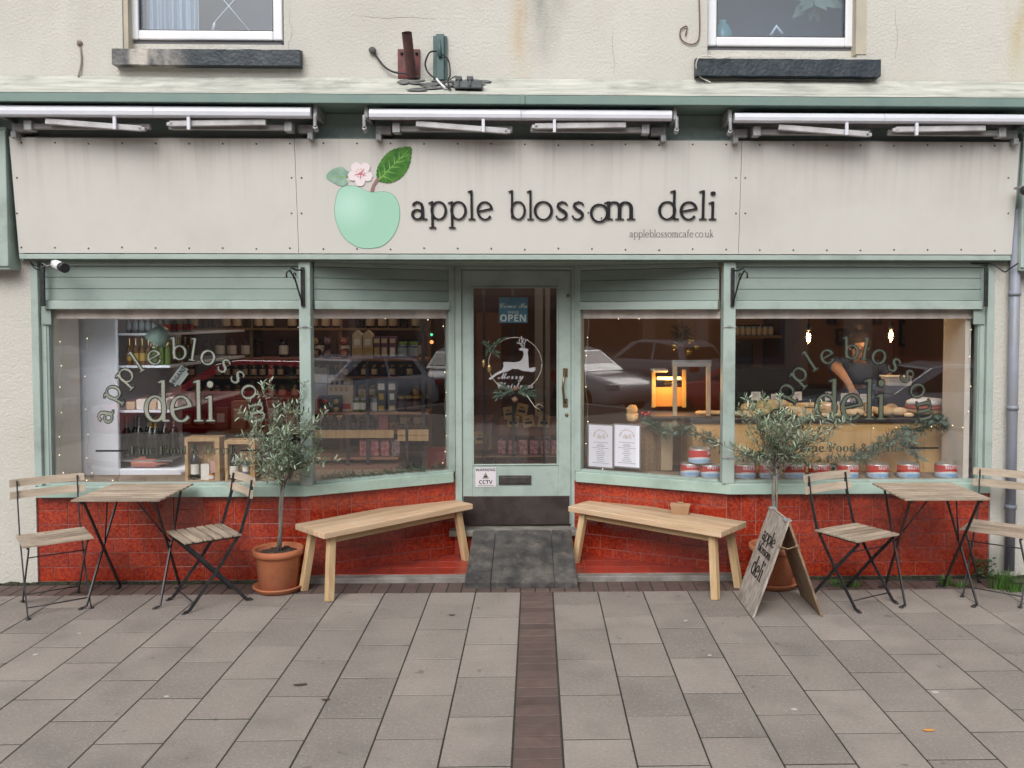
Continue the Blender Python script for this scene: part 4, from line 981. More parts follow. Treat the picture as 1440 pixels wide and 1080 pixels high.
# potted olive trees
TERR = mat('terracotta', (.44, .155, .07), .75, (.36, .115, .05), 7, bump=.08, bs=60, dirt=(.5, .27, .18), ds=4, da=.45)
SOIL = mat('dark_soil', (.03, .022, .018), .95, (.06, .045, .035), 40, bump=.8, bs=60)
OLV = [mat('olive_leaf_a', (.20, .27, .17), .5, (.27, .34, .23), 20, island=.3), mat('olive_leaf_b', (.40, .47, .36), .6, (.33, .40, .29), 20, island=.25), mat('olive_leaf_c', (.09, .14, .075), .5, (.13, .19, .10), 20, island=.3)]
BARK = mat('grey_bark', (.20, .19, .16), .85, (.13, .12, .10), 30, bump=.4, bs=90)
def olive(loc, lab, seed, crown, trunk_top, lean=(0, 0)):
    r = random.Random(seed); K = thing('potted_olive_tree', lab, 'potted tree', loc, 'olive trees in terracotta pots')
    o = Vector(loc)
    mb = MB(); mb.lathe([(.115, .012), (.125, .02), (.150, .235), (.153, .24), (.168, .245), (.173, .262), (.170, .285), (.155, .289), (.146, .275), (.14, .25), (0, .25)], o, 36); mb.build('pot', TERR, K)
    mb = MB(); mb.lathe([(.130, 0), (.150, .004), (.166, .03), (.170, .036), (.160, .040), (.148, .022), (0, .012)], o, 36); mb.build('saucer', TERR, K)
    mb = MB(); mb.lathe([(.141, .252), (.08, .264), (0, .268)], o, 20)
    for i in range(50):
        a = r.uniform(0, 6.28); d = r.uniform(.02, .13); mb.ball(o+Vector((d*math.cos(a), d*math.sin(a), .262)), r.uniform(.008, .017), 6, jit=.5, sc=(1.3, 1, .5))
    mb.build('soil', SOIL, K)
    tt = o+Vector((lean[0], lean[1], trunk_top))
    mb = MB(); b0 = o+Vector((.0, 0, .255))
    mb.tube([b0, b0.lerp(tt, .35)+Vector((.008, 0, 0)), b0.lerp(tt, .7)-Vector((.004, 0, 0)), tt], [.017, .014, .013, .011], 9)
    mb.tube([b0+Vector((.02, -.015, 0)), tt+Vector((.012, -.012, .05))], .0065, 6)
    cx, cz, rx, ry, rz_ = crown; cc = o+Vector((cx, 0, cz))
    lm = MB(); tw = mb
    nl = 0
    ns = 30
    for i in range(ns):
        # main shoots rise from the trunk head and fan out
        a = 2*math.pi*i/ns*2.4+r.uniform(-.3, .3); el = r.uniform(-.75, 1.35)
        v = Vector((math.cos(a)*math.cos(el)*rx, math.sin(a)*math.cos(el)*ry, math.sin(el)*rz_))*r.uniform(.62, 1.38)
        tip = cc+v; st = tt+Vector((0, 0, r.uniform(-.04, .1)))
        mid = st.lerp(tip, .5)+Vector((r.uniform(-.03, .03), r.uniform(-.03, .03), r.uniform(.0, .05)))
        P = [st.lerp(mid, t)*(1-t)+mid.lerp(tip, t)*t for t in [k/7 for k in range(8)]]
        tw.tube(P, [.0055-.0006*k for k in range(8)], 5)
        for s in range(7):
            k = r.randint(2, 7); p0 = P[k]; dr = (tip-st).normalized()*.5+Vector((r.uniform(-1, 1), r.uniform(-1, 1), r.uniform(-.35, 1.0)))
            dr.normalize(); ln = r.uniform(.07, .16) if s else .13
            if s == 0: p0 = P[7]; dr = (tip-mid).normalized()+Vector((0, 0, .25)); dr.normalize()
            Q = [p0+dr*ln*t+Vector((0, 0, -.03*t*t)) for t in (0, .35, .7, 1.0)]; tw.tube(Q, [.0022, .0018, .0014, .001], 4, caps=False)
            nn = int(ln*110)
            for j in range(nn):
                t = (j+.5)/nn; pb = p0+dr*ln*t+Vector((0, 0, -.03*t*t))
                sx = dr.orthogonal().normalized(); an = j*2.4+r.uniform(-.4, .4); sd = (sx*math.cos(an)+dr.cross(sx)*math.sin(an))
                ld = (dr*r.uniform(.35, .95)+sd*r.uniform(.5, .9)+Vector((0, 0, r.uniform(-.2, .12)))).normalized(); L_ = r.uniform(.030, .058); W_ = L_*.095
                wn = ld.cross(Vector((r.uniform(-.6, .6), r.uniform(-.6, .6), 1))).normalized(); nrm = wn.cross(ld)
                V = [pb, pb+ld*L_*.35+wn*W_+nrm*.001, pb+ld*L_*.35-wn*W_+nrm*.001, pb+ld*L_*.75+wn*W_*.8, pb+ld*L_*.75-wn*W_*.8, pb+ld*L_-nrm*.004]
                lm.add(V, [(0, 1, 2), (1, 3, 4, 2), (3, 5, 4)], r.choice((0, 0, 1, 2)) if nrm.z > 0 else r.choice((1, 1, 0)))
    mb.build('trunk', BARK, K); lm.build('crown', OLV, K)
    return K
olive((-1.745, -.215, .001), 'small olive tree in a terracotta pot beside the left bench', 3, (.035, 1.01, .235, .20, .27), .70, (.03, 0))
olive((1.64, -.20, .001), 'wider small olive tree in a terracotta pot behind the wooden advertising board', 8, (.06, 1.02, .31, .20, .17), .76, (.0, 0))

# a-frame board
K = thing('advertising_board', 'weathered wooden folding advertising board with black hand cut lettering, in front of the right pot', 'sign', (1.555, -.635, .0))
DRF = mat('driftwood', (.48, .43, .38), .85, (.27, .225, .185), 4, bump=.6, bs=22, stretch=(10, 10, 1), det=8, dirt=(.15, .10, .07), ds=5, da=.5)
DRB = mat('brown_board', (.30, .21, .13), .85, (.17, .11, .07), 4, bump=.6, bs=22, stretch=(10, 10, 1), det=8)
def slabboard(x0, x1, m, nm, sgn):
    mb = MB(); n = 22; Y0, Y1 = -.845, -.425; H_ = .595; th = Vector((sgn*.016, 0, .005))
    for i in range(n):
        za, zb2 = i/n, (i+1)/n
        def E(z, y, k): return noise.noise(Vector((z*7, y*3, k)))*.010*(1-z*.6)
        def pt(y, z, k): return Vector((x0+(x1-x0)*z, y+E(z, y, k), H_*z+(.0 if z > 0 else 0)))
        a, b_, c_, d_ = pt(Y0, za, 1), pt(Y1, za, 2), pt(Y1, zb2, 2), pt(Y0, zb2, 1)
        V = [a, b_, c_, d_, a+th, b_+th, c_+th, d_+th]
        F_ = [(0, 1, 2, 3), (4, 7, 6, 5), (0, 3, 7, 4), (1, 5, 6, 2)]
        if i == 0: F_.append((0, 4, 5, 1))
        if i == n-1: F_.append((3, 2, 6, 7))
        mb.add(V, F_)
    return mb.build(nm, m, K)
slabboard(1.335, 1.548, DRF, 'front_board', 1)
slabboard(1.775, 1.562, DRB, 'rear_board', -1)
mb = MB()
A0 = Vector((1.335, 0, 0)); A1 = Vector((1.548, 0, .595)); ud = (A1-A0).normalized(); nd = Vector((-ud.z, 0, ud.x))
def abl(t, s0, zc, xh, sx, yc=-.635, w=.8):
    wd = gwidth(t)*xh*sx
    fn = lambda u, v, d: A0+ud*(zc+v)+nd*(d+.001)+Vector((0, yc+wd/2-u*sx, 0))
    put_text(mb, t, fn, xh, .003, wmul=w)
abl('apple', 0, .43, .058, 1.0); abl('blossom', 0, .352, .038, 1.12, w=.75); abl('deli', 0, .20, .082, .95, w=.85)
mb.build('lettering', LET, K)
mb = MB(); 
for y in (-.84,): mb.tube([(1.50, y, .44), (1.55, y-.004, .425), (1.60, y, .44)], .004, 6)
for x in (1.50, 1.605): mb.lathe([(.012, 0), (.01, .006), (0, .008)], (x, -.845, .442), 8, T=Matrix.Rotation(R(90), 4, 'X'))
mb.build('rope', mat('rope', (.25, .17, .1), .9), K)
each('hinge', STEEL, K, [(1.535, 1.578, y-.03, y+.03, .592, .6005) for y in (-.80, -.47)])

# slate ramp of three slabs
K = thing('stone_ramp', 'worn dark slate ramp of three slabs leading up to the door', 'ramp', (-.1, .0, .0))
SLT = mat('wet_slate', (.030, .029, .029), .65, (.085, .08, .074), 9, bump=1.2, bs=22, det=8, dirt=(.19, .16, .13), ds=7, da=.8)
xs = [(-.485, -.31), (-.306, .125), (.129, .285)]
pf, pb_ = (-.225, .045), (.345, .262)
for i, (a, b) in enumerate(xs):
    mb = MB(); nx, ny = 12, 18; V = []
    for j in range(ny+1):
        for k in range(nx+1):
            t = j/ny; x = a+(b-a)*k/nx; tap = 1-.05*t; x = -.1+(x+.1)*tap
            e = .008*noise.noise(Vector((x*9, t*6, 3+i))) if j in (0,) else 0
            V.append((x, pf[0]+(pb_[0]-pf[0])*t+e*2, pf[1]+(pb_[1]-pf[1])*t+.0035*noise.noise(Vector((x*6, t*5, i*5)))+(-.006 if k in (0, nx) or j == 0 else 0)))
    n1 = nx+1; Fc = [(j*n1+k, j*n1+k+1, (j+1)*n1+k+1, (j+1)*n1+k) for j in range(ny) for k in range(nx)]
    mb.add(V, Fc, 0, True); base = [Vector(v)-Vector((0, 0, .038)) for v in V]
    rim = [k for k in range(n1)]+[j*n1+nx for j in range(1, ny+1)]+[ny*n1+k for k in range(nx-1, -1, -1)]+[j*n1 for j in range(ny-1, 0, -1)]
    mb.add([V[r_] for r_ in rim]+[base[r_] for r_ in rim], [(q, (q+1) % len(rim), len(rim)+(q+1) % len(rim), len(rim)+q) for q in range(len(rim))])
    mb.build('slate_slab', SLT, K)
mb = MB(); mb.add([(-.47, -.19, -.01), (.27, -.19, -.01), (.26, .34, -.01), (-.46, .34, -.01), (-.47, -.19, .012), (.27, -.19, .012), (.26, .34, .215), (-.46, .34, .215)], [(0, 1, 5, 4), (1, 2, 6, 5), (2, 3, 7, 6), (3, 0, 4, 7), (4, 5, 6, 7)])
mb.build('mortar_bed', EDG, K)
# stones/rubble crumbs, grass and weeds along the wall
GR = mat('grass_blade', (.06, .15, .025), .6, (.10, .20, .04), 9, island=.3)
def tuft(px, py, lab, n=60, h=.09, s=.05, seed=1):
    r = random.Random(seed); q = gz(px, py, 0); mb = MB()
    for i in range(n):
        a = r.uniform(0, 6.28); d = r.uniform(0, s); b = Vector((q.x+d*math.cos(a)*1.6, min(q.y+d*math.sin(a)*.5, -.012), 0.)); l = h*r.uniform(.4, 1.1)
        dv = Vector((math.cos(a)*.55*r.random(), math.sin(a)*.5*r.random(), 1)); w_ = Vector((math.sin(a), -math.cos(a), 0))*.0022
        t = b+dv*l*.6; e = b+dv*l+Vector((dv.x, dv.y, -.25))*l*.3
        mb.add([b-w_, b+w_, t+w_, t-w_, e], [(0, 1, 2, 3), (3, 2, 4)])
    return mb.solo('grass_tuft', GR, lab, 'grass tuft', 'grass tufts growing along the foot of the wall')
tuft(1176, 824, 'grass tuft at the foot of the tiles beside the legs of the folding chair', 70, .06, .05, 1)
tuft(1199, 825, 'low grass tuft at the foot of the tiles, second along from the advertising board', 60, .05, .04, 2)
tuft(1328, 824, 'grass tuft between the back legs of the right folding table', 90, .085, .04, 3)
tuft(1352, 826, 'small grass tuft right of the right folding table', 60, .055, .04, 4)
tuft(1412, 828, 'tall grass tuft at the foot of the wall by the drainpipe', 200, .15, .07, 5)
tuft(1430, 832, 'grass tuft at the right edge of the photo under the drainpipe', 110, .09, .06, 6)
r = random.Random(4); mb = MB(); q = gz(1396, 820, 0)
for i in range(70):
    a = r.uniform(0, 6.28); b = Vector((q.x+r.uniform(-.07, .07), -.05+r.uniform(-.03, .01), r.uniform(.01, .14))); d = Vector((math.cos(a), -abs(math.sin(a))*.6, .3)).normalized(); s = d.orthogonal().normalized()*.010
    mb.add([b, b+d*.014+s, b+d*.03, b+d*.014-s], [(0, 1, 2, 3)])
mb.solo('weed', mat('weed_leaf', (.04, .10, .035), .6, (.07, .14, .05), 9), 'leafy green weed where the red tiles meet the cream wall', 'weed')
mb = MB(); r = random.Random(9)
MOSS = mat('moss', (.045, .055, .02), .95, (.02, .02, .015), 60, bump=1, bs=80)
x = -4.6
while x < 4.5:
    if not (-1.6 < x < 1.35): mb.ball((x, -.035-r.random()*.02, .0), r.uniform(.012, .03), 6, jit=.6, sc=(1.8, 1, .55))
    x += r.uniform(.02, .07)
tag(mb.build('moss', MOSS, None), 'dark moss and dirt along the foot of the wall', 'moss', None, 'stuff')
r = random.Random(12)
for (px, py, c, nm, lab, ln) in ((1306, 1028, (.65, .28, .06), 'leaf', 'small orange leaf lying on the paving at lower right', .028), (422, 964, (.06, .035, .025), 'leaf', 'dark brown stain like leaf on the paving, left of the brick strip', .035), (458, 985, (.07, .04, .03), 'leaf', 'small brown leaf beside a slab joint', .022), (635, 866, (.06, .035, .03), 'leaf', 'dark leaf near the left edge of the brick strip', .02)):
    q = gz(px, py, 0); a = r.uniform(-.4, .4); mb = MB(); V = []
    for i in range(10):
        b = i*math.pi/5; V.append((q.x+math.cos(b)*ln*math.cos(a)-math.sin(b)*ln*.35*math.sin(a), q.y+math.cos(b)*ln*math.sin(a)+math.sin(b)*ln*.35, .003+.003*abs(math.cos(b))))
    mb.prism(V, (0, 0, .0015)); mb.solo(nm, mat('litter_%d' % px, c, .8), lab, 'leaf')
for (px, py, rr) in ((1315, 974, .018), (964, 873, .012), (998, 922, .012), (1117, 998, .015), (50, 921, .015), (112, 891, .01), (234, 980, .012)):
    q = gz(px, py, 0); mb = MB(); V = [(q.x+math.cos(i)*rr*(1+.2*math.sin(3*i+px)), q.y+math.sin(i)*rr*.8, .0018) for i in [k*math.pi/6 for k in range(12)]]
    mb.prism(V, (0, 0, .0015)); mb.solo('chewing_gum', mat('gum', (.48, .45, .42), .8), 'pale flattened spot of chewing gum on the paving slabs', 'chewing gum', 'chewing gum spots on the paving')
# ================================================ INTERIOR
DARKW = mat('brown_wall', (.20, .115, .085), .85, (.16, .085, .06), 1.5)
ORNW = mat('ochre_wall', (.34, .19, .11), .85, (.28, .15, .085), 1.5)
WOODF = mat('floor_boards', (.16, .09, .055), .6, (.10, .055, .03), 3, stretch=(8, 1, 1), bump=.1, bs=20)
struct(MB().box(-4.3, 4.3, .62, 4.6, .1, .13), 'shop_floor', WOODF)
mb = MB(); mb.box(-4.4, .4, 4.5, 4.6, .1, 2.75); mb.box(-4.4, -4.3, .4, 4.5, .1, 2.75); mb.build('inner_wall', DARKW, B)
mb = MB(); mb.box(.4, 4.4, 4.0, 4.1, .1, 2.75); mb.box(4.3, 4.4, .4, 4.0, .1, 2.75); mb.build('inner_wall', ORNW, B)
MB().box(-4.3, 4.3, .32, 4.5, 2.70, 2.745).build('ceiling', mat('ceiling_cream', (.4, .36, .32), .9), B)
CREAM = mat('cream_reveal', (.68, .63, .56), .8, (.62, .57, .5), 4)
each('inner_reveal', CREAM, B, [(XA+.0, XA+.102, .062, .40, .68, 2.2), (XB-.16, XB-.12, .062, .40, .68, 2.2), (XA-.9, XA+.0, .38, .40, .1, 2.7), (XB-.12, XB+1, .38, .40, .1, 2.7)])
# display shelves inside the windows (level with sill)
DSP = mat('display_board', (.30, .22, .15), .8, (.22, .16, .11), 5)
mb = MB(); mb.box(XA+.105, -1.65, .07, .62, .62, .672); mb.prism([(-1.648, .07, .62), (-.70, .53, .62), (-.70, .62, .62), (-1.648, .62, .62)], (0, 0, .052)); mb.build('display_shelf', DSP, B)
mb = MB(); mb.box(1.40, XB-.165, .07, .42, .62, .672); mb.prism([(.38, .56, .62), (1.398, .09, .62), (1.398, .42, .62), (.38, .60, .62)], (0, 0, .052)); mb.build('display_shelf', DSP, B)

def lath(prof, x, y, z, cols, name, label, cat, group=None, n=14):
    """profile [(r, z, material index)], one mesh"""
    mb = MB()
    for i in range(len(prof)-1):
        (r0, z0, m0), (r1, z1, m1) = prof[i], prof[i+1]
        mb.lathe([(r0, z0), (r1, z1)], (x, y, z), n, mi=m0); 
        for _ in range(2 if 0 else 0): pass
    # drop the inner caps: keep only side quads
    keep = [k for k, f in enumerate(mb.f) if len(f) == 4 and n != 4 or len(f) == 3]
    mb.f = [mb.f[k] for k in keep]; mb.m = [mb.m[k] for k in keep]; mb.sm = [mb.sm[k] for k in keep]
    mb.f.append(tuple(len(mb.v)-n+j for j in range(n))); mb.m.append(prof[-1][2]); mb.sm.append(False)
    return mb.solo(name, cols, label, cat, group)
def jar(x, y, z, h, r, glassc, lidc, labc, label, group, name='jar'):
    return lath([(r*.9, 0, 0), (r, h*.06, 0), (r, h*.15, 2), (r*1.02, h*.151, 2), (r*1.02, h*.65, 0), (r, h*.651, 0), (r, h*.76, 0), (r*.85, h*.83, 1), (r*.9, h*.835, 1), (r*.9, h, 1), (0.001, h, 1)], x, y, z, [glassc, lidc, labc], name, label, name, group)
def bottle(x, y, z, h, r, bodyc, neckc, labc, label, group, name='bottle'):
    return lath([(r*.9, 0, 0), (r, h*.03, 0), (r, h*.16, 2), (r*1.02, h*.161, 2), (r*1.02, h*.45, 0), (r, h*.451, 0), (r, h*.55, 0), (r*.85, h*.62, 0), (r*.42, h*.74, 1), (r*.38, h*.76, 1), (r*.36, h*.93, 1), (r*.42, h*.94, 1), (r*.42, h, 1), (0.001, h, 1)], x, y, z, [bodyc, neckc, labc], name, label, name, group)
def C3(n, c, r=.4, **k): return mat(n, c, r, **k)
BG = C3('bottle_black', (.012, .015, .012), .12); GOLD = C3('gold_foil', (.42, .30, .13), .3, metal=.8); SFO = C3('silver_foil', (.5, .5, .5), .3, metal=.8); PAPER = C3('label_paper', (.78, .75, .70), .7)
AMB = C3('amber_drink', (.17, .08, .03), .15); GRNB = C3('green_drink', (.12, .18, .05), .15); CLR = C3('pale_drink', (.35, .42, .45), .15); REDC = C3('red_card', (.40, .05, .04), .5); YEL = C3('yellow_card', (.5, .34, .07), .5)
TAN = C3('tan_card', (.64, .50, .35), .7, c2=(.56, .42, .29), vs=12); BLKC = C3('black_card', (.03, .028, .03), .5); WOODL = C3('pine', (.55, .36, .18), .6, c2=(.44, .27, .12), vs=4, stretch=(8, 1, 1)); DJ = C3('dark_jar', (.035, .018, .02), .15)
PNK = C3('pink_drink', (.5, .18, .14), .2)
# ---- open fridge with white end panel
FRI = C3('fridge_white', (.80, .86, .97), .35, c2=(.77, .80, .87), vs=2)
K = thing('drinks_fridge', 'tall white open drinks fridge behind the left window', 'fridge', (-2.9, .44, .13))
fy = .44; a0, a1, a2, a3 = X(105, fy), X(166, fy), X(236, fy), X(244, fy)
zt = 2.15; zo1, zo0 = Z(449, fy), Z(657, fy)
mb = MB(); mb.box(a0, a1, fy, fy+.04, .13, zt); mb.box(a1, a3, fy, fy+.04, zo1, zt); mb.box(a1, a3+.05, fy, fy+.04, .13, zo0); mb.box(a2, a3, fy, fy+.04, zo0, zo1) if False else None
mb.build('end_panel', FRI, K, bevel=.012)
mb = MB(); mb.box(a0-.02, a0+.05, fy+.04, 2.3, .13, zt); mb.build('back_panel', FRI, K)
mb = MB(); mb.box(a0+.05, a3, fy+.04, 2.3, zo0-.1, zo0-.01); mb.box(a0+.05, a3, fy+.04, 2.3, zt-.1, zt); mb.build('base_deck', FRI, K)
mb = MB(); mb.tube([(a3+.0, fy+.03, zo0-.03), (a3+.12, fy+.03, zo0-.0), (a3+.30, fy+.35, zo0+.08)], .03, 10); mb.build('base_lip', FRI, K)
shz = [Z(468, fy+.1), Z(513, fy+.1), Z(575, fy+.1)]
for z in shz:
    mb = MB(); mb.box(a0+.05, a2, fy+.06, 2.2, z-.018, z); mb.build('shelf', FRI, K, bevel=.002)
GF = 'drinks on the shelves of the white fridge'
for j, yy in enumerate((fy+.14, fy+.34, fy+.6)):
    for i in range(7):
        x = a1+.03+i*.048
        jar(x, yy, shz[0]+.001, .10, .02, CLR, SFO, REDC if i > 4 else CLR, 'small clear drink bottle on the top shelf of the white fridge', GF, 'bottle')
        bottle(x, yy, shz[1]+.001, .20, .021, (AMB if i < 4 else GRNB) if j == 0 else AMB, GOLD, YEL if i < 4 else GRNB, 'small amber bottle on the second shelf of the white fridge' if (i < 4 or j) else 'green bottle on the second shelf of the white fridge', GF)
    for i in range(4):
        x = a1+.05+i*.08; mb = MB(); mb.box(x-.035, x+.035, yy-.05, yy+.05, shz[2]+.001, shz[2]+.06+.02*(i % 2)); mb.solo('packet', [TAN, PAPER][i % 2], 'pale food packet on the third shelf of the white fridge', 'packet', GF, bevel=.008)
z = zo0+.055
for i in range(8):
    if i in (4, 5): continue
    x = X(176+i*9, fy+.2); bottle(x, fy+.22+.05*(i % 2), z, .31, .036, BG, SFO, BG, 'black sparkling wine bottle with silver foil low in the white fridge', 'wine bottles in the fridge')
for px in (212, 219): bottle(X(px, fy+.15), fy+.15, z, .32, .038, BG, GOLD, BG, 'black sparkling wine bottle with gold foil low in the white fridge', 'gold topped wine bottles in the fridge')
MB().box(a0+.06, a2, fy+.06, fy+.5, z-.012, z-.001).solo('fridge_tray', SFO, 'steel tray under the wine bottles in the white fridge', 'tray')
for i in range(2):
    mb = MB(); y = fy+.09+i*.1; mb.lathe([(.030, 0), (.034, .02), (.034, .17), (.012, .21), (.012, .26)], (a1+.06, y, zo0+.028), 14, T=Matrix.Rotation(R(90), 4, 'Y')); mb.solo('bottle', PNK, 'pink bottle lying in the bottom of the white fridge', 'bottle', 'pink bottles lying in the fridge')
# ---- desk lamp, organic tag
K = thing('desk_lamp', 'sage green metal desk lamp leaning into the top of the left window', 'lamp', at(215, 440, .3))
q = at(226, 468, .3); ax = Vector((-.55, 0, -.85)).normalized(); T = ax.to_track_quat('Z', 'Y').to_matrix().to_4x4()
mb = MB(); mb.lathe([(.018, -.05), (.034, -.045), (.055, -.02), (.07, .02), (.082, .075), (.079, .075), (.066, .02)], q, 26, T=T); mb.build('lamp_shade', C3('lamp_green', (.36, .58, .52), .35), K)
l = bpy.data.lights.new('fridge_fill_light', 'POINT'); l.energy = .9; l.color = (.95, .97, 1); l.shadow_soft_size = .03; o = bpy.data.objects.new('fridge_fill_light', l); col.objects.link(o); o.parent = K; o.location = q+ax*.10-K.location  # light added inside the lamp to brighten the fridge panel
mb = MB(); mb.lathe([(.012, .02), (.028, .05), (.028, .07), (0, .09)], q, 12, T=T); mb.build('bulb', mat('added_bulb_glow', (1, 1, 1), .4, emit=(1, .95, .85), es=4), K)  # bulb glow added to go with the fill light
mb = MB(); mb.tube([q-ax*.03, at(215, 452, .3), at(205, 425, .3)], .007, 8); mb.tube([q-ax*.03+Vector((0, .012, 0)), at(219, 452, .3), at(209, 425, .3)], .004, 6); mb.build('arm', STEEL, K)
mb = MB(); c = at(251, 528, .1); T = facing(c, (.60, 0, .8), (-.8, 0, .6)); mb.box(-.075, .075, -.03, .03, -.003, 0, T=T); mb.box(-.055, .055, -.05, -.031, -.003, 0, T=T)
K = MB.solo(mb, 'paper_tag', C3('tag_grey', (.30, .34, .33), .8), 'grey tag reading organic hanging at a slant in the left window', 'tag')
lt = MB(); lt.merge(font_mb(mtext('ORGANIC', 'sans'), .040, .0005), facing(c+Vector((0, -.002, 0)), (.60, 0, .8), (-.8, 0, .6)) @ Matrix.Translation((0, -.014, 0))); lt.build('lettering', VBLK, K)
# ---- gift boxes with bottles
def gift(px0, px1, py0, lab, kind):
    y = .16; x0, x1 = X(px0, y), X(px1, y); z0 = .674; z1 = Z(py0, y); t = .022
    K = thing('gift_box', lab, 'box', ((x0+x1)/2, y+.06, z0), 'pine gift boxes in the left window')
    mb = MB(); mb.box(x0, x0+t, y, y+.13, z0, z1); mb.box(x1-t*1.6, x1, y, y+.13, z0, z1); mb.box(x0+t, x1-t*1.6, y+.001, y+.13, z1-t*1.3, z1); mb.box(x0+t, x1-t*1.6, y+.001, y+.13, z0, z0+.006); mb.box(x0+t, x1-t, y+.12, y+.13, z0+.006, z1-t); mb.build('case', WOODL, K, bevel=.002)
    mb = MB(); r = random.Random(5)
    for i in range(70):
        c = Vector((r.uniform(x0+t+.01, x1-t*2), y+r.uniform(.05, .11), r.uniform(z0+.05, z1-.06))); mb.tube([c, c+Vector((r.uniform(-.02, .02), r.uniform(-.02, 0), r.uniform(-.02, .02))), c+Vector((r.uniform(-.03, .03), r.uniform(-.02, .0), r.uniform(-.03, .03)))], .002, 4)
    mb.build('straw', C3('straw', (.62, .48, .28), .9), K)
    return x0+t, x1-t*1.6, y, z0
a, b, y, z = gift(259, 308, 614, 'larger pine gift box holding a dark bottle and a white packet', 0)
bottle(a+.035, y+.04, z+.007, .25, .03, BG, BG, PAPER, 'dark bottle with a white label in the left gift box', None)
MB().box(a+.085, a+.145, y+.015, y+.035, z+.007, z+.12).solo('packet', PAPER, 'white packet in the left gift box', 'packet')
MB().box(a+.148, b-.004, y+.03, y+.05, z+.007, z+.14).solo('packet', C3('pink_pack', (.6, .35, .32), .6), 'pink packet behind the white packet in the left gift box', 'packet')
jar(a+.16, y+.02, z+.007, .05, .02, C3('orange_jar', (.6, .2, .07), .4), GOLD, PAPER, 'small orange jar in the left gift box', None)
a, b, y, z = gift(315, 358, 618, 'smaller pine gift box with a blue tin, behind the folding chair back', 1)
bottle(a+.03, y+.04, z+.007, .22, .03, BG, BG, PAPER, 'dark bottle with a white label in the right gift box', None)
jar(a+.115, y+.04, z+.05, .09, .022, C3('blue_tin', (.08, .16, .32), .4), BG, PAPER, 'blue tin in straw in the right gift box', None)
mb = MB(); q0, q1 = X(368, .2), X(402, .2)
for i in range(4): mb.box(q0, q1, .2, .21, .676+i*.03, .70+i*.03); mb.box(q0, q1, .33, .34, .676+i*.03, .70+i*.03)
mb.box(q0, q0+.012, .21, .33, .676, .79); mb.box(q1-.012, q1, .21, .33, .676, .79); mb.box(q0+.012, q1-.012, .21, .33, .676, .684)
mb.solo('crate', C3('brown_crate', (.36, .22, .11), .7), 'small slatted wooden crate in the left window behind the olive tree', 'crate')
# ---- rear wall shelving behind left window
K = thing('wall_shelf', 'long dark wall shelves full of jars behind the left window', 'shelves', (-3.0, 4.2, .13))
BY = 3.9; zz = [Z(461, BY), Z(501, BY), Z(528, BY), Z(556, BY), Z(596, BY), Z(630, BY)]
SHW = C3('shelf_wood', (.26, .15, .08), .6)
for z in zz: mb = MB(); mb.box(-4.2, -1.2, BY-.15, BY+.2, z-.025, z); mb.build('shelf', SHW, K, bevel=.002)
for x in (-4.2, -3.2, -2.2, -1.2): mb = MB(); mb.box(x-.02, x+.02, BY-.1, BY+.24, .13, 2.5); mb.build('upright', SHW, K)
spec = [(0, 'dark jar with a pale label on the top rear shelf behind the left window', DJ, BG, TAN, .16, .05, .12), (1, 'tall dark jar with a cream label on the second rear shelf behind the left window', DJ, BG, PAPER, .2, .052, .135), (2, 'small dark jar on the third rear shelf behind the left window', DJ, GOLD, TAN, .13, .035, .10), (3, 'small jar with a gold lid on the fourth rear shelf behind the left window', AMB, GOLD, TAN, .13, .04, .12), (4, 'squat jar on the fifth rear shelf behind the left window', C3('olive_jar', (.14, .13, .05), .3), GOLD, TAN, .14, .055, .15)]
for (si, lb, g1, l1, p1, h, r_, st) in spec:
    x = -4.1
    while x < -1.25:
        if rng.random() < .93: jar(x, BY-.08, zz[si]+.001, h, r_, g1, l1, p1 if rng.random() < .8 else g1, lb, 'jars on the rear shelves behind the left window')
        x += st*rng.choice((1, 1, 1, 1.15))
# middle island with baskets/packets
K = thing('display_table', 'dark wooden display table in the middle of the shop behind the left window', 'table', (-2.2, 2.0, .13))
zt = Z(600, 2.0)
mb = MB(); mb.box(-2.95, -1.35, 1.75, 2.35, zt-.035, zt); mb.build('top', SHW, K, bevel=.003)
for x in (-2.9, -1.4):
    for y in (1.8, 2.3): mb = MB(); mb.box(x-.025, x+.025, y-.025, y+.025, .13, zt-.035); mb.build('leg', SHW, K)
r = random.Random(3)
for i in range(10):
    x = -2.85+i*.155; h = r.choice((.12, .2, .26, .17)); w_ = r.uniform(.045, .065)
    mb = MB(); mb.box(x-w_, x+w_, 1.83, 1.93, zt+.001, zt+h); o = mb.solo('packet', [TAN, SHW, DJ, CARD][r.randrange(4)], 'brown packet standing on the display table behind the left window', 'packet', 'packets on the display table', bevel=.008)
    lb = MB(); lb.box(x-w_*.6, x+w_*.6, 1.8275, 1.8297, zt+h*.35, zt+h*.75); l = lb.build('label', PAPER if i % 3 == 0 else TAN, o)

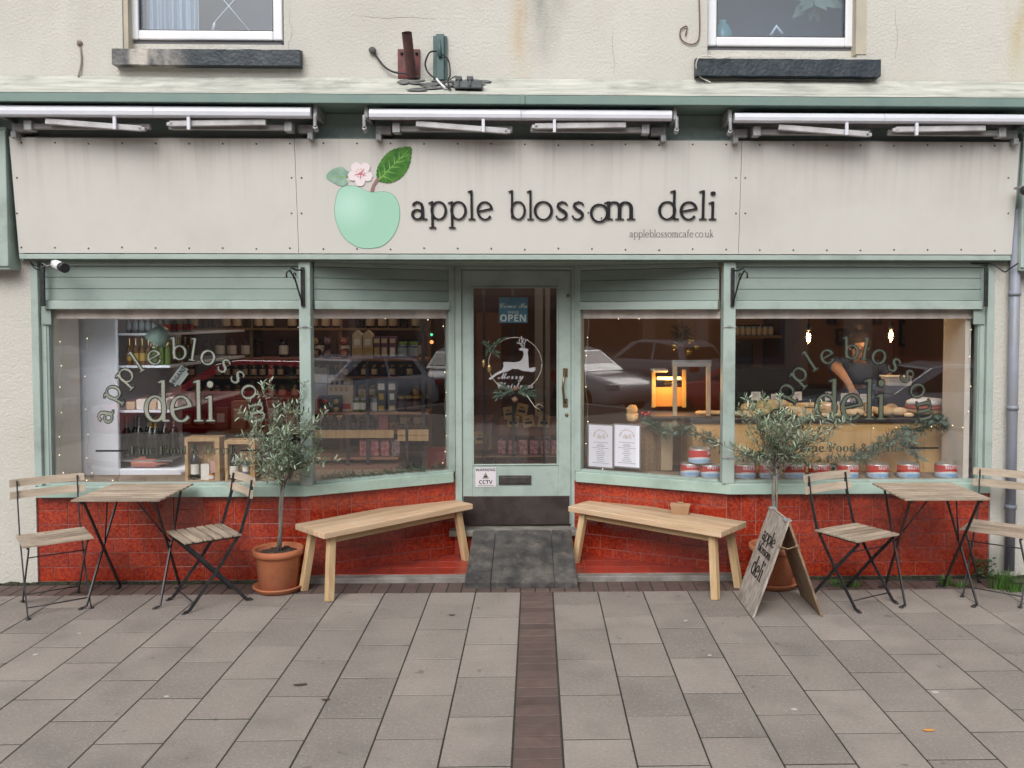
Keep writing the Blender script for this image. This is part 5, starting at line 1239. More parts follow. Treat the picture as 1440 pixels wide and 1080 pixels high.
# ---- shelf unit behind left splayed window
SY = 1.35
K = thing('shelf_unit', 'dark shelf unit of groceries behind the splayed window left of the door', 'shelves', (-1.4, SY, .13))
def sx(px): return X(px, SY)
def sz(py): return Z(py, SY)
zs_ = [sz(504), sz(579), sz(606), sz(642)]
for i, z in enumerate(zs_): mb = MB(); mb.box(sx(438), sx(602 if i < 2 else 560), SY-.02, SY+.3, z-.02, z); mb.build('shelf', C3('red_brown_board', (.30, .14, .08), .55), K, bevel=.002)
for px in (490, 518, 596): mb = MB(); mb.box(sx(px)-.014, sx(px)+.014, SY-.035, SY-.021, .13, zs_[0]-.02 if px == 518 else (zs_[1]-.02 if px == 490 else 2.2)); mb.build('upright', C3('dark_post', (.03, .025, .03), .5), K)
def bxp(px0, px1, pyt, zb, y, m, lab, name='box', grp=None, dep=.09, art=None):
    x0, x1 = X(px0, y), X(px1, y); zt_ = Z(pyt, y); mb = MB(); mb.box(x0+.001, x1-.001, y, y+dep, zb+.0008, zt_)
    o = mb.solo(name, m, lab, 'box' if name == 'box' else name, grp, bevel=.003)
    if art:
        for (u0, u1, v0, v1, am) in art:
            lb = MB(); lb.box(x0+(x1-x0)*u0, x0+(x1-x0)*u1, y-.0025, y-.0003, zb+(zt_-zb)*v0, zb+(zt_-zb)*v1); l = lb.build('label', am, o)
    return o
z = zs_[0]; y = SY+.02; PUR = C3('purple_print', (.16, .08, .14), .5); GOLDL = C3('gold_print', (.45, .28, .08), .4)
for i, (px, c) in enumerate(((441, GOLDL), (458, C3('lilac', (.3, .16, .24), .5)), (481, C3('coral', (.55, .12, .10), .5)))):
    for k in range(2):
        mb = MB(); q = Vector((X(px+5, y), y, z+.045+k*.105)); mb.lathe([(.036, -.05), (.04, -.045), (.04, .045), (.036, .05)], q, 18, T=Matrix.Rotation(R(90), 4, 'X')); o = mb.solo('tin', DJ, 'round black tin of cake standing on edge in the %s stack of the upper shelf' % ('left', 'middle', 'right')[i], 'tin', 'round tins on the upper shelf')
        lb = MB(); lb.lathe([(.029, 0), (.029, .002), (0, .003)], q+Vector((0, -.0505, 0)), 18, T=Matrix.Rotation(R(90), 4, 'X')); lb.build('label', c, o)
        lb = MB(); lb.box(q.x-.022, q.x+.022, q.y-.0555, q.y-.0537, q.z-.004, q.z+.006); lb.build('band', TAN, o)
for i, (a, b) in enumerate(((496, 510), (511, 525))):
    bxp(a, b, 470, z, y, TAN, '%s of the two tan cartons with pointed tops on the upper shelf' % ('left', 'right')[i], art=[(.1, .9, .1, .45, GOLDL), (.2, .8, .55, .8, PAPER)])
    x0, x1 = X(a, y), X(b, y); zt_ = Z(470, y); mb = MB(); mb.prism([(x0+.002, y+.001, zt_+.001), (x1-.002, y+.001, zt_+.001), ((x0+x1)/2, y+.001, zt_+.035)], (0, .085, 0)); 
    o = [ob for ob in bpy.data.objects if ob.get('label', '').startswith(('left', 'right')[i]+' of the two tan cartons')][0]; mb.build('gable', TAN, o)
for i, a in enumerate((526, 536.5, 548)):
    bxp(a, a+9.5, 473, z, y, PUR, '%s narrow purple and tan biscuit box on the upper shelf' % ('left', 'middle', 'right')[i], art=[(.1, .9, .7, .9, TAN), (.15, .85, .1, .5, (GOLDL, TAN, PAPER)[i])])
for i, a in enumerate((560, 575)):
    jar(X(a+7, y+.04), y+.04, z+.001, .14, .045, C3('blue_tin_print', (.12, .14, .22), .4), C3('green_lid', (.2, .3, .08), .4), C3('pale_blue_print', (.3, .35, .42), .4), '%s patterned tin with a green lid on the upper shelf' % ('left', 'right')[i], None, 'tin')
z = zs_[1]
bxp(452-10, 460+10-9, 517, z, y+.06, C3('grey_card', (.42, .42, .42), .6), 'tall grey box behind the red and black gift box', art=[(.1, .6, .7, .85, YEL)])
bxp(462, 494, 531, z, y+.08, TAN, 'long tan box with round windows behind the other boxes', art=[(.1+.22*i, .24+.22*i, .80, .92, DJ) for i in range(3)])
bxp(461, 497, 541, z, y+.03, C3('cream_card', (.58, .46, .33), .6), 'cream box of eggs shaped sweets with round windows', art=[(.08+.2*i, .2+.2*i, .76, .92, GOLDL) for i in range(4)]+[(.55, .9, .1, .3, REDC)])
o = bxp(448, 480, 556, z, y-.03, BLKC, 'black gift box with red side and four round windows on the middle shelf', dep=.07)
lb = MB(); q = Vector((X(448, y-.03), 0, 0)); lb.box(q.x-.012, q.x+.001, y-.03, y+.03, z+.002, Z(558, y-.03)); lb.build('side_panel', REDC, o)
for i in range(4):
    cx_ = X(457+16*(i % 2), y-.03); cz_ = Z(564+11*(i//2), y-.03); lb = MB(); lb.lathe([(.022, 0), (.022, .002), (0, .003)], (cx_, y-.0305, cz_), 14, T=Matrix.Rotation(R(90), 4, 'X')); lb.build('window', [REDC, GOLDL][i % 2], o)
for i, px in enumerate((498, 508, 515+8)):
    jar(X(px+3, y), y+.03, z+.001, .12, .034, GRNB if i < 2 else CLR, SFO, PAPER, 'white labelled jar with a green top on the middle shelf', 'white labelled jars on the middle shelf')
for i, px in enumerate((506, 510, 514, 526.5)):
    mb = MB(); q = Vector((X(px, y+.07), y+.085, z)); mb.lathe([(.012, .001), (.012, .15), (.0005, .21)], q, 8); mb.solo('candle', YEL, 'yellow tapered candle standing on the middle shelf', 'candle', 'yellow candles on the middle shelf')
for i, (a, b) in enumerate(((530, 543), (545, 558))):
    bxp(a, b, 536, z, y, [C3('charcoal_card', (.07, .065, .06), .5), C3('slate_card', (.12, .12, .13), .5)][i], ['charcoal tea box with yellow print on the middle shelf', 'grey tea box with pale print on the middle shelf'][i], art=[(.15, .85, .72, .93, PAPER), (.25, .75, .40, .6, (YEL, PAPER)[i]), (.2, .8, .05, .2, (YEL, TAN)[i])])
for i, px in enumerate((560, 571, 581)):
    jar(X(px+4, y), y+.03, z+.001, .135, .04, DJ, GOLD, C3('dark_label', (.1, .07, .07), .5), 'dark jam jar with a gold lid at the right end of the middle shelf', 'dark jam jars on the middle shelf')
z = zs_[2]
for i in range(7): bottle(X(445+i*13, y+.1), y+.1, z+.001, .15, .035, BG, BG, DJ, 'small dark bottle on the low shelf of the grocery unit', 'dark bottles on the low shelf')
bxp(532, 546, 581, z, y, C3('maroon_pack', (.22, .05, .06), .5), 'maroon packet on the low shelf')
mb = MB(); mb.box(sx(443), sx(555), SY-.06, SY-.045, sz(614), sz(603)); mb.box(sx(443), sx(555), SY-.045, SY-.03, sz(614), sz(613)); mb.solo('wooden_board', WOODL, 'long pale wooden board along the low shelf of the grocery unit', 'board')
q0, q1 = sx(560), sx(577); 
K = thing('wooden_box', 'pale wooden slatted box at the right end of the grocery unit', 'box', (sx(580), SY-.1, sz(617)))
for k in range(2):
    for a, b in ((562, 573), (577, 605)):
        mb = MB(); mb.box(sx(a), sx(b), SY-.12, SY-.105, sz(617)+k*.05, sz(617)+k*.05+.046); mb.build('slat', WOODL, K, bevel=.002)
mb = MB(); mb.box(sx(573), sx(577), SY-.125, SY-.10, sz(645), sz(590)); mb.build('post', C3('dark_post', (.03, .025, .03), .5), K)
for i in range(4):
    x0 = sx(503+i*15+2); mb = MB(); mb.box(x0, x0+.075, SY, SY+.05, sz(641)+.001, sz(617)); o = mb.solo('sweet_bag', [C3('red_foil', (.28, .03, .05), .25, c2=(.45, .25, .25), vs=30), C3('clear_bag', (.32, .22, .22), .2, c2=(.12, .08, .09), vs=40)][i > 2], 'red foil bag of sweets on the bottom shelf' if i < 3 else 'clear cellophane bag at the right end of the bottom shelf', 'bag', 'red foil bags on the bottom shelf' if i < 3 else None, bevel=.012)
mb = MB(); mb.box(sx(440), sx(562), SY-.25, SY+.3, sz(700), sz(652)); mb.solo('low_plinth', C3('plinth_brown', (.26, .14, .10), .7), 'low brown plinth below the shelves, behind the window garland', 'plinth')
mb = MB(); mb.box(sx(590), sx(640), SY+.2, SY+.5, .2, sz(640)); mb.solo('red_box', C3('dull_red', (.25, .03, .03), .6), 'dull red box low behind the right side of the left splayed window', 'box')

# ---- garlands
FIR = [C3('fir_dark', (.028, .06, .03), .7), C3('fir_mid', (.05, .095, .05), .7), C3('eucalyptus', (.12, .18, .13), .6)]
def garland(P, lab, n=500, rad=.05, ln=.05, seed=1, leafy=0.):
    r = random.Random(seed); mb = MB(); P = [Vector(p) for p in P]; seg = [(P[i+1]-P[i]).length for i in range(len(P)-1)]; tot = sum(seg)
    for i in range(n):
        d = r.uniform(0, tot); k = 0
        while k < len(seg)-1 and d > seg[k]: d -= seg[k]; k += 1
        c = P[k].lerp(P[k+1], d/seg[k]); t = (P[k+1]-P[k]).normalized()
        v = Vector((r.gauss(0, 1), r.gauss(0, 1), r.gauss(0, 1))).normalized(); s = c+v*rad*r.random()*.6; e = s+(v+t*r.uniform(-.8, .8)).normalized()*ln*r.uniform(.5, 1.2)
        if r.random() < leafy:
            w_ = (e-s).orthogonal().normalized()*ln*.25; mb.add([s, s.lerp(e, .5)+w_, e, s.lerp(e, .5)-w_], [(0, 1, 2, 3)], 2)
        else:
            for q in range(7):
                a = s.lerp(e, q/7); dd = Vector((r.gauss(0, 1), r.gauss(0, 1), r.gauss(0, 1))).normalized()*ln*.38+(e-s)*.3; w_ = dd.orthogonal().normalized()*.0016
                mb.add([a-w_, a+w_, a+dd], [(0, 1, 2)], r.choice((0, 0, 1)))
    mb.tube(P, .004, 5, 0)
    return mb.solo('garland', FIR, lab, 'garland')
garland([(-1.52, .10, .70), (-1.2, .25, .70), (-.9, .40, .705), (-.70, .50, .71)], 'thin fir garland lying along the sill of the splayed window left of the door', 330, .03, .05, 1)
gy = .40
garland([at(905, 590, .62), at(925, 600, .55), at(945, 608, gy), at(965, 602, gy), at(985, 612, gy), at(1006, 622, gy), at(1030, 635, .36)], 'fir garland draped over the counter corner in the splayed window right of the door', 420, .05, .06, 2, .15)
garland([at(1045, 640, .32), at(1100, 650, .3), at(1150, 655, .3), at(1200, 650, .3), at(1240, 628, .3), at(1270, 610, .32), at(1300, 598, .34), at(1325, 592, .34), at(1340, 600, .34)], 'long fir and eucalyptus garland sagging across the counter front in the right window', 1150, .07, .07, 3, .25)
garland([at(1268, 612, .29), at(1285, 630, .28), at(1290, 645, .28)], 'short sprig hanging from the right end of the long garland', 120, .05, .07, 4, .4)

# ---- door inside: bays of kraft packets
K = thing('display_crates', 'stacked brown crates of kraft packets seen through the door glass', 'shelves', (-.15, 2.2, .13))
dyy = 2.2
def ex(px): return X(px, dyy)
def ez(py): return Z(py, dyy)
for i, (a, b, t, bt) in enumerate(((702, 790, 592, 612), (662, 692, 590, 632), (700, 790, 640, 700), (655, 695, 640, 700))):
    mb = MB(); mb.box(ex(a), ex(b), dyy-.05+.01*i, dyy+.4, ez(bt), ez(t)); mb.build('crate', C3('crate_redbrown', (.22, .10, .06), .7), K, bevel=.004)
for i, px in enumerate((682, 722, 765)): mb = MB(); mb.box(ex(px)-.012, ex(px)+.012, dyy-.12, dyy-.09, .2, 2.3); mb.build('post', C3('dark_post', (.03, .025, .03), .5), K)  # dark bars reflected in the door glass, modelled as solid uprights
KR = C3('kraft', (.40, .26, .11), .75)
for i, (px, py) in enumerate(((716, 580), (734, 576), (761, 574), (722, 592), (743, 592), (765, 592), (676, 614))):
    c = Vector((ex(px), dyy-.07-.004*i, ez(py))); a = R((8, -12, 5, -4, 10, -6, 3)[i]); T = facing(c, (math.cos(a), 0, math.sin(a)), (-math.sin(a), 0, math.cos(a)))
    mb = MB(); mb.box(-.055, .055, -.055, .06, -.03, .0, T=T); o = mb.solo('kraft_packet', KR, 'yellow brown kraft packet leaning in the crates seen through the door', 'packet', 'kraft packets behind the door', bevel=.008)
    lb = MB(); lb.box(-.035, .035, -.02, .005, .0005, .002, T=T); lb.box(-.02, .02, .02, .03, .0005, .002, T=T); lb.build('label', VBLK, o)
for i in range(6):
    mb = MB(); x = ex(700+i*15); mb.box(x, x+.08, dyy-.07, dyy+.0, ez(638)+.001, ez(618)); mb.solo('sweet_bag', MT['red_foil'], 'red foil bag in the low row of bags seen through the door', 'bag', 'red foil bags behind the door', bevel=.01)
mb = MB(); mb.box(ex(650), ex(800), dyy-.12, dyy+.4, ez(640.5), ez(639)); mb.solo('shelf_plank', SHW, 'plank under the red foil bags seen through the door', 'shelf')
MB().box(ex(660), ex(700), 3.2, 3.4, .13, 1.9).solo('brown_cabinet', C3('cab_brown', (.20, .10, .07), .7), 'brown cabinet at the back of the shop seen through the door', 'cabinet', bevel=.01)
MB().box(ex(752), ex(776), 3.2, 3.4, .13, 2.3).solo('white_door_post', C3('pale_post', (.35, .32, .32), .7), 'pale upright panel at the back of the shop seen through the door', 'panel')
# open sign
yy = DY+.06
K = MB().box(X(702, yy), X(742, yy), yy, yy+.003, Z(454, yy), Z(418, yy)).solo('open_sign', C3('sign_blue', (.045, .15, .22), .5, c2=(.06, .19, .27), vs=9), 'blue sign reading come in we are open hanging in the door glass', 'sign')
lt = MB(); cx_ = X(722, yy)
PALE = C3('pale_ink', (.62, .66, .58), .6)
lt.merge(font_mb(mtext('Come In', 'script'), .058, .0004), facing((cx_, yy-.0015, Z(433, yy)))); lt.merge(font_mb("WE'RE", .030, .0004), facing((cx_, yy-.0015, Z(441, yy)))); lt.merge(font_mb(mtext('OPEN', 'sans'), .074, .0004), facing((cx_, yy-.0015, Z(452, yy))))
lt.build('lettering', PALE, K)
# wreath
K = thing('door_wreath', 'wire ring wreath with a white reindeer and fir sprigs hanging inside the door glass', 'wreath', at(724, 511, yy))
def wp(px, py, o=0.): return at(px, py, yy+o)
WSIL = C3('white_wood', (.52, .52, .54), .6); cc = wp(724.5, 512); rad = X(762, yy)-cc.x
mb = MB(); mb.tube([cc+Vector((math.cos(i*math.pi/24)*rad, 0, math.sin(i*math.pi/24)*rad)) for i in range(49)], .004, 7); mb.build('ring', C3('pale_wire', (.5, .48, .42), .4, metal=.4), K)
def w4(u, v): return wp(660+u/4.154, 400+v/4.154, -.004)
deer = [(112, 552), (150, 520), (190, 500), (200, 480), (197, 455), (215, 452), (260, 455), (295, 450), (312, 430), (318, 405), (312, 388), (292, 385), (290, 376), (306, 368), (318, 368), (330, 375), (345, 378), (340, 395), (345, 430), (346, 470), (350, 490), (372, 484), (388, 484), (384, 502), (370, 512), (345, 508), (310, 505), (285, 494), (250, 494), (225, 508), (190, 516), (160, 530), (125, 556)]
mb = MB(); mb.prism([w4(u, v) for u, v in deer], (0, .004, 0)); 
for pts in (((318, 372), (300, 352), (290, 330), (296, 318)), ((318, 372), (308, 345), (306, 320), (304, 302)), ((306, 345), (284, 345), (276, 338)), ((322, 370), (322, 345), (330, 328), (342, 322)), ((318, 350), (312, 330), (320, 318))): mb.tube([w4(u, v)+Vector((0, .002, 0)) for u, v in pts], .0045, 5)
mb.build('reindeer', WSIL, K)
lt = MB(); lt.merge(font_mb(mtext('Merry', 'script'), .075, .001), facing(wp(719, 533, -.004))); lt.merge(font_mb(mtext('Christmas', 'script'), .075, .001), facing(wp(724, 546, -.004)) @ Matrix.Diagonal((.85, 1, 1, 1))); lt.build('lettering', WSIL, K)
def sprig(c, dirs, name, n, ln, lf, seed):
    r = random.Random(seed); mb = MB()
    for d in dirs:
        d = Vector(d); e = c+d; mb.tube([c, e], .002, 4)
        for i in range(n):
            t = r.random(); p = c.lerp(e, t); v = Vector((r.gauss(0, 1), r.gauss(0, .5), r.gauss(0, 1))).normalized()*ln+d*.3; w_ = v.cross(Vector((0, 1, 0))).normalized()*ln*lf
            mb.add([p, p+v*.5+w_, p+v, p+v*.5-w_], [(0, 1, 2, 3)], r.randrange(3))
    return mb.build(name, FIR[::-1], K)
sprig(wp(724, 549, -.01), [(-.14, 0, -.02), (-.11, 0, .03), (.13, 0, -.01), (.15, 0, -.05), (.1, 0, .03), (-.13, 0, -.05)], 'fir_sprig', 22, .03, .16, 2)
sprig(wp(690, 487, -.008), [(.11, 0, .06), (-.04, 0, .03), (.05, 0, -.06), (-.03, 0, -.05)], 'leaf_sprig', 16, .03, .25, 5)
mb = MB(); mb.ball(wp(724, 562, -.03), .022, 10, jit=.5); mb.tube([wp(722, 548, -.02), wp(730, 545, -.02)], .016, 8); mb.build('pine_cone', C3('cone_brown', (.16, .09, .06), .9, bump=.8, bs=70), K)
mb = MB(); mb.ball(wp(688, 518, -.02), .024, 10, sc=(.7, .7, 1.5)); mb.ball(wp(680, 511, -.02), .02, 10, sc=(.7, .7, 1.6)); mb.build('bell', GOLD, K)
mb = MB(); mb.tube([wp(740, 555, -.01), wp(752, 572, -.01), wp(760, 577, -.01)], .0025, 5); mb.tube([wp(752, 572, -.01), wp(758, 568, -.01), wp(764, 572, -.01)], .002, 5); mb.build('pale_twig', PAPER, K)
# cctv warning notice on the door (outside)
y = DY+.0195
K = MB().box(DX(668), DX(697), y-.0025, y, DZ(685), DZ(658)).solo('warning_notice', C3('notice_white', (.66, .62, .66), .5), 'small white warning CCTV notice stuck low on the door beside the letter box', 'notice')
lt = MB(); cx_ = DX(682.5)
lt.merge(font_mb(mtext('WARNING', 'sans'), .030, .0003), facing((cx_, y-.003, DZ(663)))); lt.merge(font_mb(mtext('CCTV', 'sans'), .042, .0003), facing((cx_, y-.003, DZ(681))))
lt.prism([(cx_-.026, y-.0028, DZ(673.5)), (cx_+.026, y-.0028, DZ(673.5)), (cx_, y-.0028, DZ(664.5))], (0, -.0004, 0), 1); lt.box(cx_-.01, cx_+.012, y-.0036, y-.0033, DZ(671.5), DZ(669.5)); lt.box(cx_-.06, cx_+.06, y-.0031, y-.0027, DZ(683.5), DZ(683))
lt.build('lettering', [VBLK, C3('notice_grey', (.25, .25, .2), .6)], K)

# ---- right: counter, display stand, posters, tins, baubles, lamps, breads
OCH = C3('counter_ochre', (.74, .48, .20), .55, c2=(.58, .33, .12), vs=2.2, stretch=(3, 1, .5))
cyy = .52
K = thing('shop_counter', 'ochre wooden bread counter with a dark worktop behind the right window', 'counter', (2.2, cyy, .13))
ct = Z(590, cyy)
mb = MB()
xs_ = [X(974, cyy), X(1075, cyy), X(1150, cyy), X(1225, cyy), X(1300, cyy), X(1343, cyy)]
for i in range(5): mb.box(xs_[i]+.0015, xs_[i+1]-.0015, cyy, cyy+.02, .13, ct-.03)
mb.build('front_panel', OCH, K)
mb = MB(); mb.box(xs_[0], xs_[0]+.02, cyy+.021, 1.05, .13, ct-.03); mb.build('side_panel', OCH, K)
mb = MB(); mb.box(xs_[0]-.02, xs_[-1]-.04, cyy-.02, 1.1, ct-.03, ct); mb.build('worktop', C3('dark_worktop', (.05, .04, .04), .35), K, bevel=.004)
# breads
BRD = [mat('bread_crust', (.58, .34, .13), .75, (.76, .56, .32), 12, bump=.3, bs=40), mat('bread_pale', (.78, .62, .40), .8, (.6, .38, .17), 9, bump=.3, bs=40), mat('bread_herb', (.66, .52, .27), .8, (.36, .33, .15), 22, bump=.4, bs=50)]
def bread(px, py, y, w_, h, k, lab, grp=None, d=None):
    c = at(px, py, y); hh = max(h, .02); mb = MB(); mb.ball((c.x, y, ct+hh*.48+ (c.z-ct-hh*.5 if c.z-ct > hh else 0)), 1, 18, sc=(w_/2, (d or w_*.7)/2, hh/2), jit=.12)
    return mb.solo('bread', BRD[k], lab, 'bread', grp)
by = cyy+.14
bread(1068, 580, by, .17, .07, 2, 'herbed round loaf half hidden by the top of the right olive tree')
bread(1098, 568, by+.1, .13, .07, 1, 'pale loaf behind the herbed loaf on the counter'); bread(1078, 571, by+.12, .2, .13, 2, 'large herbed focaccia on top of the heap above the right olive tree')
bread(1117, 583, by, .16, .085, 1, 'pale floury torpedo loaf in front of the stacked flatbreads'); bread(1138, 585, by+.02, .10, .055, 0, 'small roll right of the torpedo loaf'); bread(1125, 570, by+.14, .14, .10, 0, 'brown roll behind the torpedo loaf')
for k in range(3): mb = MB(); q = at(1138, 575, by+.16); mb.lathe([(.001, 0), (.085, .002), (.09, .012), (.07, .026), (0, .03)], (q.x, q.y, ct+.001+k*.032), 20); mb.solo('flatbread', BRD[0], 'round browned flatbread in the stack of three behind the rolls', 'flatbread', 'stack of flatbreads')
bread(1188, 582, by, .13, .07, 0, 'split brown roll behind the lower letters in the right window'); bread(1205, 582, by-.02, .13, .065, 1, 'pale sliced loaf right of the split roll')
bread(1243, 582, by, .17, .085, 0, 'golden loaf under the letter i in the right window'); bread(1264, 583, by, .14, .075, 1, 'cut pale loaf between the golden loaf and the bowl'); bread(1228, 580, by+.08, .12, .07, 0, 'brown loaf end left of the golden loaf')
for i, px in enumerate((1052, 1086, 1108, 1150, 1172, 1212, 1252)): bread(px, 578, by+.24+.03*(i % 2), .13, .09, i % 3, 'loaf in the rear row of breads on the counter', 'rear row of loaves')
for i, px in enumerate((1056, 1090, 1128, 1160, 1176, 1222, 1278)): bread(px, 586, by-.09, .075, .04, (i+1) % 3, 'small bun along the front edge of the counter', 'buns along the counter edge')
bread(1160, 574, by+.10, .15, .11, 0, 'tall brown crusty loaf behind the letter d in the right window')
for i in range(3): bread(1040+i*10, 580, by+.02*i, .09, .045, 1, 'pale flat roll at the left end of the counter by the window post', 'pale rolls by the post')
for i in range(4): bread(985+i*8, 583, cyy+.25, .09, .04, 0, 'golden roll under the warm lamp right of the door', 'golden rolls under the warm lamp')
for i, (px, py) in enumerate(((1063, 557), (1091, 560), (1121, 557), (1167, 557), (1189, 559), (1216, 560))):
    q = at(px, py, cyy+.33); K = thing('price_card', 'small white handwritten price card, %s of six along the counter' % ('first', 'second', 'third', 'fourth', 'fifth', 'sixth')[i], 'card', (q.x, q.y, ct), 'price cards on the counter')
    mb = MB(); mb.box(q.x-.038, q.x+.038, q.y, q.y+.002, q.z-.035, q.z+.035); mb.build('card', PAPER, K)
    mb = MB(); mb.tube([(q.x, q.y+.006, ct), (q.x, q.y+.006, q.z-.03)], .003, 6); mb.build('stem', BLACK, K)
    lt = MB()
    for k in range(3): lt.box(q.x-.026, q.x+.02-.006*k, q.y-.001, q.y-.0002, q.z+.014-.014*k, q.z+.018-.014*k)
    lt.build('lettering', C3('grey_ink', (.3, .29, .3), .8), K)
# bowl of dip with cling film, chopping board
q = at(1302, 580, cyy+.16); K = thing('serving_dish', 'shallow brown dish with a white cloth on top at the right end of the counter', 'dish', (q.x, q.y, ct+.001))
mb = MB(); mb.lathe([(.10, 0), (.16, .03), (.17, .06), (.165, .06), (.15, .035), (0, .02)], (q.x, q.y, ct+.001), 28); mb.build('dish', C3('brown_dish', (.35, .22, .1), .4), K)
mb = MB(); mb.lathe([(.16, .062), (.155, .085), (.14, .088), (0, .09)], (q.x, q.y, ct+.001), 24); mb.build('red_layer', C3('brick_red', (.3, .07, .04), .6), K)
mb = MB(); mb.ball((q.x, q.y, ct+.11), .13, 16, sc=(1.15, .8, .3), jit=.3); mb.build('cloth', WHITE, K)
# stand with wood frames + warm lamp
sy = .60
K = thing('display_stand', 'pine framed glass display stand glowing orange inside, right of the door', 'display stand', (X(965, sy), sy, ct))
def bar(a, b, w_, m, nm, y=sy, d=.03):
    mb = MB(); mb.beam(at(*a, y), at(*b, y), w_, d, (0, 1, 0)); return mb.build(nm, m, K, bevel=.002)
PALEW = C3('pale_pine', (.50, .40, .26), .6, c2=(.40, .30, .18), vs=5)
bar((949, 511), (949, 600), .032, PALEW, 'upright'); bar((996, 511), (996, 588), .032, PALEW, 'upright'); bar((945, 511), (1000, 511), .05, C3('grey_rail', (.33, .31, .28), .5), 'top_rail', sy+.001)
bar((919, 520), (919, 573), .030, C3('lit_pine', (.6, .36, .1), .6), 'upright', sy+.25); bar((962, 520), (962, 573), .030, MT['lit_pine'], 'upright', sy+.25)  # warm lamp glow is put into the colour of these uprights
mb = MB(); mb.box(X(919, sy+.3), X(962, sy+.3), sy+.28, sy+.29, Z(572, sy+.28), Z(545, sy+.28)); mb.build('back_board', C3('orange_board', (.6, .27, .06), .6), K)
mb = MB(); q = at(925, 521, sy+.2); mb.box(X(916, sy+.2), X(938, sy+.2), sy+.15, sy+.3, q.z-.012, q.z+.012); mb.build('lamp_hood', C3('cream_hood', (.6, .5, .35), .5), K, bevel=.01)
mb = MB(); mb.box(X(915, sy), X(1000, sy), sy-.05, sy+.3, ct+.001, ct+.018); mb.build('tray', C3('dark_tray', (.08, .06, .04), .4), K)
mb = MB(); q = at(940, 532, sy+.18); mb.tube([(q.x-.09, q.y, q.z), (q.x+.1, q.y, q.z)], .012, 10); mb.build('lamp_tube', mat('warm_tube', (.9, .6, .2), .5, emit=(1, .55, .15), es=4), K)
pl = bpy.data.lights.new('warm_lamp', 'POINT'); pl.energy = 2.6; pl.color = (1, .55, .18); pl.shadow_soft_size = .04; po = bpy.data.objects.new('warm_lamp', pl); col.objects.link(po); po.location = (q.x, q.y-.03, q.z-.03); po.parent = K; po.location -= K.location
# hessian covered counter end
mb = MB(); n = 14; xa, xb = X(893, .66), X(945, .66)
for i in range(n):
    x0 = xa+(xb-xa)*i/n; x1 = xa+(xb-xa)*(i+1)/n; f = lambda x: .66+.012*math.sin(x*60)
    mb.add([(x0, f(x0), .2), (x1, f(x1), .2), (x1, f(x1), ct-.08), (x0, f(x0), ct-.08)], [(0, 1, 2, 3)], 0, True)
mb.box(xa, xb, .68, 1.0, .2, ct-.08)
mb.solo('hessian_drape', C3('hessian', (.27, .18, .10), .95, c2=(.21, .14, .08), vs=50), 'brown hessian drape over the counter end right of the posters', 'cloth')
mb = MB(); xa, xb = X(930, .6), X(946, .6); mb.add([(xa, .6, .66), (xb, .6, .66), (xb, .6, ct-.03), (xa, .6, ct-.03)], [(0, 1, 2, 3)]); mb.box(xa, xb, .6001, .63, .66, ct-.03); mb.solo('linen_panel', C3('linen', (.42, .32, .2), .9), 'pale linen strip hanging at the corner of the counter under the garland', 'cloth')
q = at(889, 585, .8); mb = MB(); mb.lathe([(.03, 0), (.045, .01), (.048, .06), (.04, .065), (0, .06)], (q.x, .8, ct-.05), 18); mb.ball((q.x, .8, ct+.04), .045, 10, jit=.4); mb.solo('bread_basket', BRD[0], 'small pot with a brown bun on top above the posters', 'pot')
mb = MB(); 
for px in (903, 908, 912): mb.ball(at(px, 581+px % 3, .56), .014, 8)
mb.solo('red_berries', C3('berry_red', (.45, .02, .03), .3), 'cluster of red berries at the left end of the counter garland', 'berries')
# posters
def poster(px0, px1, lab):
    y0 = .34; n = Vector((-.455, -.89, 0)).normalized()
    def sp(px, py): 
        p0 = Vector((R1[0], R1[1], 0))-n*.045; return onp(px, py, p0, n)
    a, b = sp(px0, 655), sp(px1, 655); xd = (b-a); xd.z = 0; wd = xd.length; xd.normalize(); h = sp(px0, 597).z-a.z; yd = Vector((0, 0, 1)); zd = xd.cross(yd)
    T = facing(a, xd, yd)
    K = MB().box(0, wd, 0, h, -.002, 0, T=T).solo('poster', C3('poster_white', (.74, .74, .82), .5), lab, 'poster')
    fr = MB(); t = .010
    for (q0, q1, q2, q3) in ((-t, 0, -t, h+t), (wd, wd+t, -t, h+t), (0, wd, -t, 0), (0, wd, h, h+t)): fr.box(q0, q1, q2, q3, -.004, .001, T=T)
    fr.build('clear_edge', C3('grey_sleeve', (.2, .19, .19), .3), K)
    lt = MB(); put_text(lt, 'deli', lambda u, v, d: T @ Vector((wd*.34+u, h*.68+v, .0006+d)), .022, .0005, kern=.02)
    for c, an in zip('appleblossom', [-78+i*14 for i in range(12)]):
        A = R(an); w_ = GL[c][0]*.012
        put_text(lt, c, lambda u, v, d, A=A, w_=w_: T @ Vector((wd*.5+(.052+v)*math.sin(A)+(u-w_/2)*math.cos(A), h*.70+(.052+v)*math.cos(A)-(u-w_/2)*math.sin(A), .0006+d)), .012, .0005)
    r = random.Random(px0)
    for i in range(12):
        w_ = wd*(.62 if i == 0 else r.uniform(.2, .42)) if i not in (3, 11) else wd*.7; zz = h*.58-i*h*.045
        lt.box(wd/2-w_/2, wd/2+w_/2, zz, zz+.0035+(.002 if i == 2 else 0), .0006, .0012, T=T, mi=1)
    lt.build('lettering', [C3('tan_ink', (.45, .35, .22), .7), C3('grey_ink', (.3, .29, .3), .8)], K)
poster(828, 861, 'left one of the two white opening hours posters in the splayed window')
poster(864, 899, 'right one of the two white opening hours posters, next to the hessian drape')
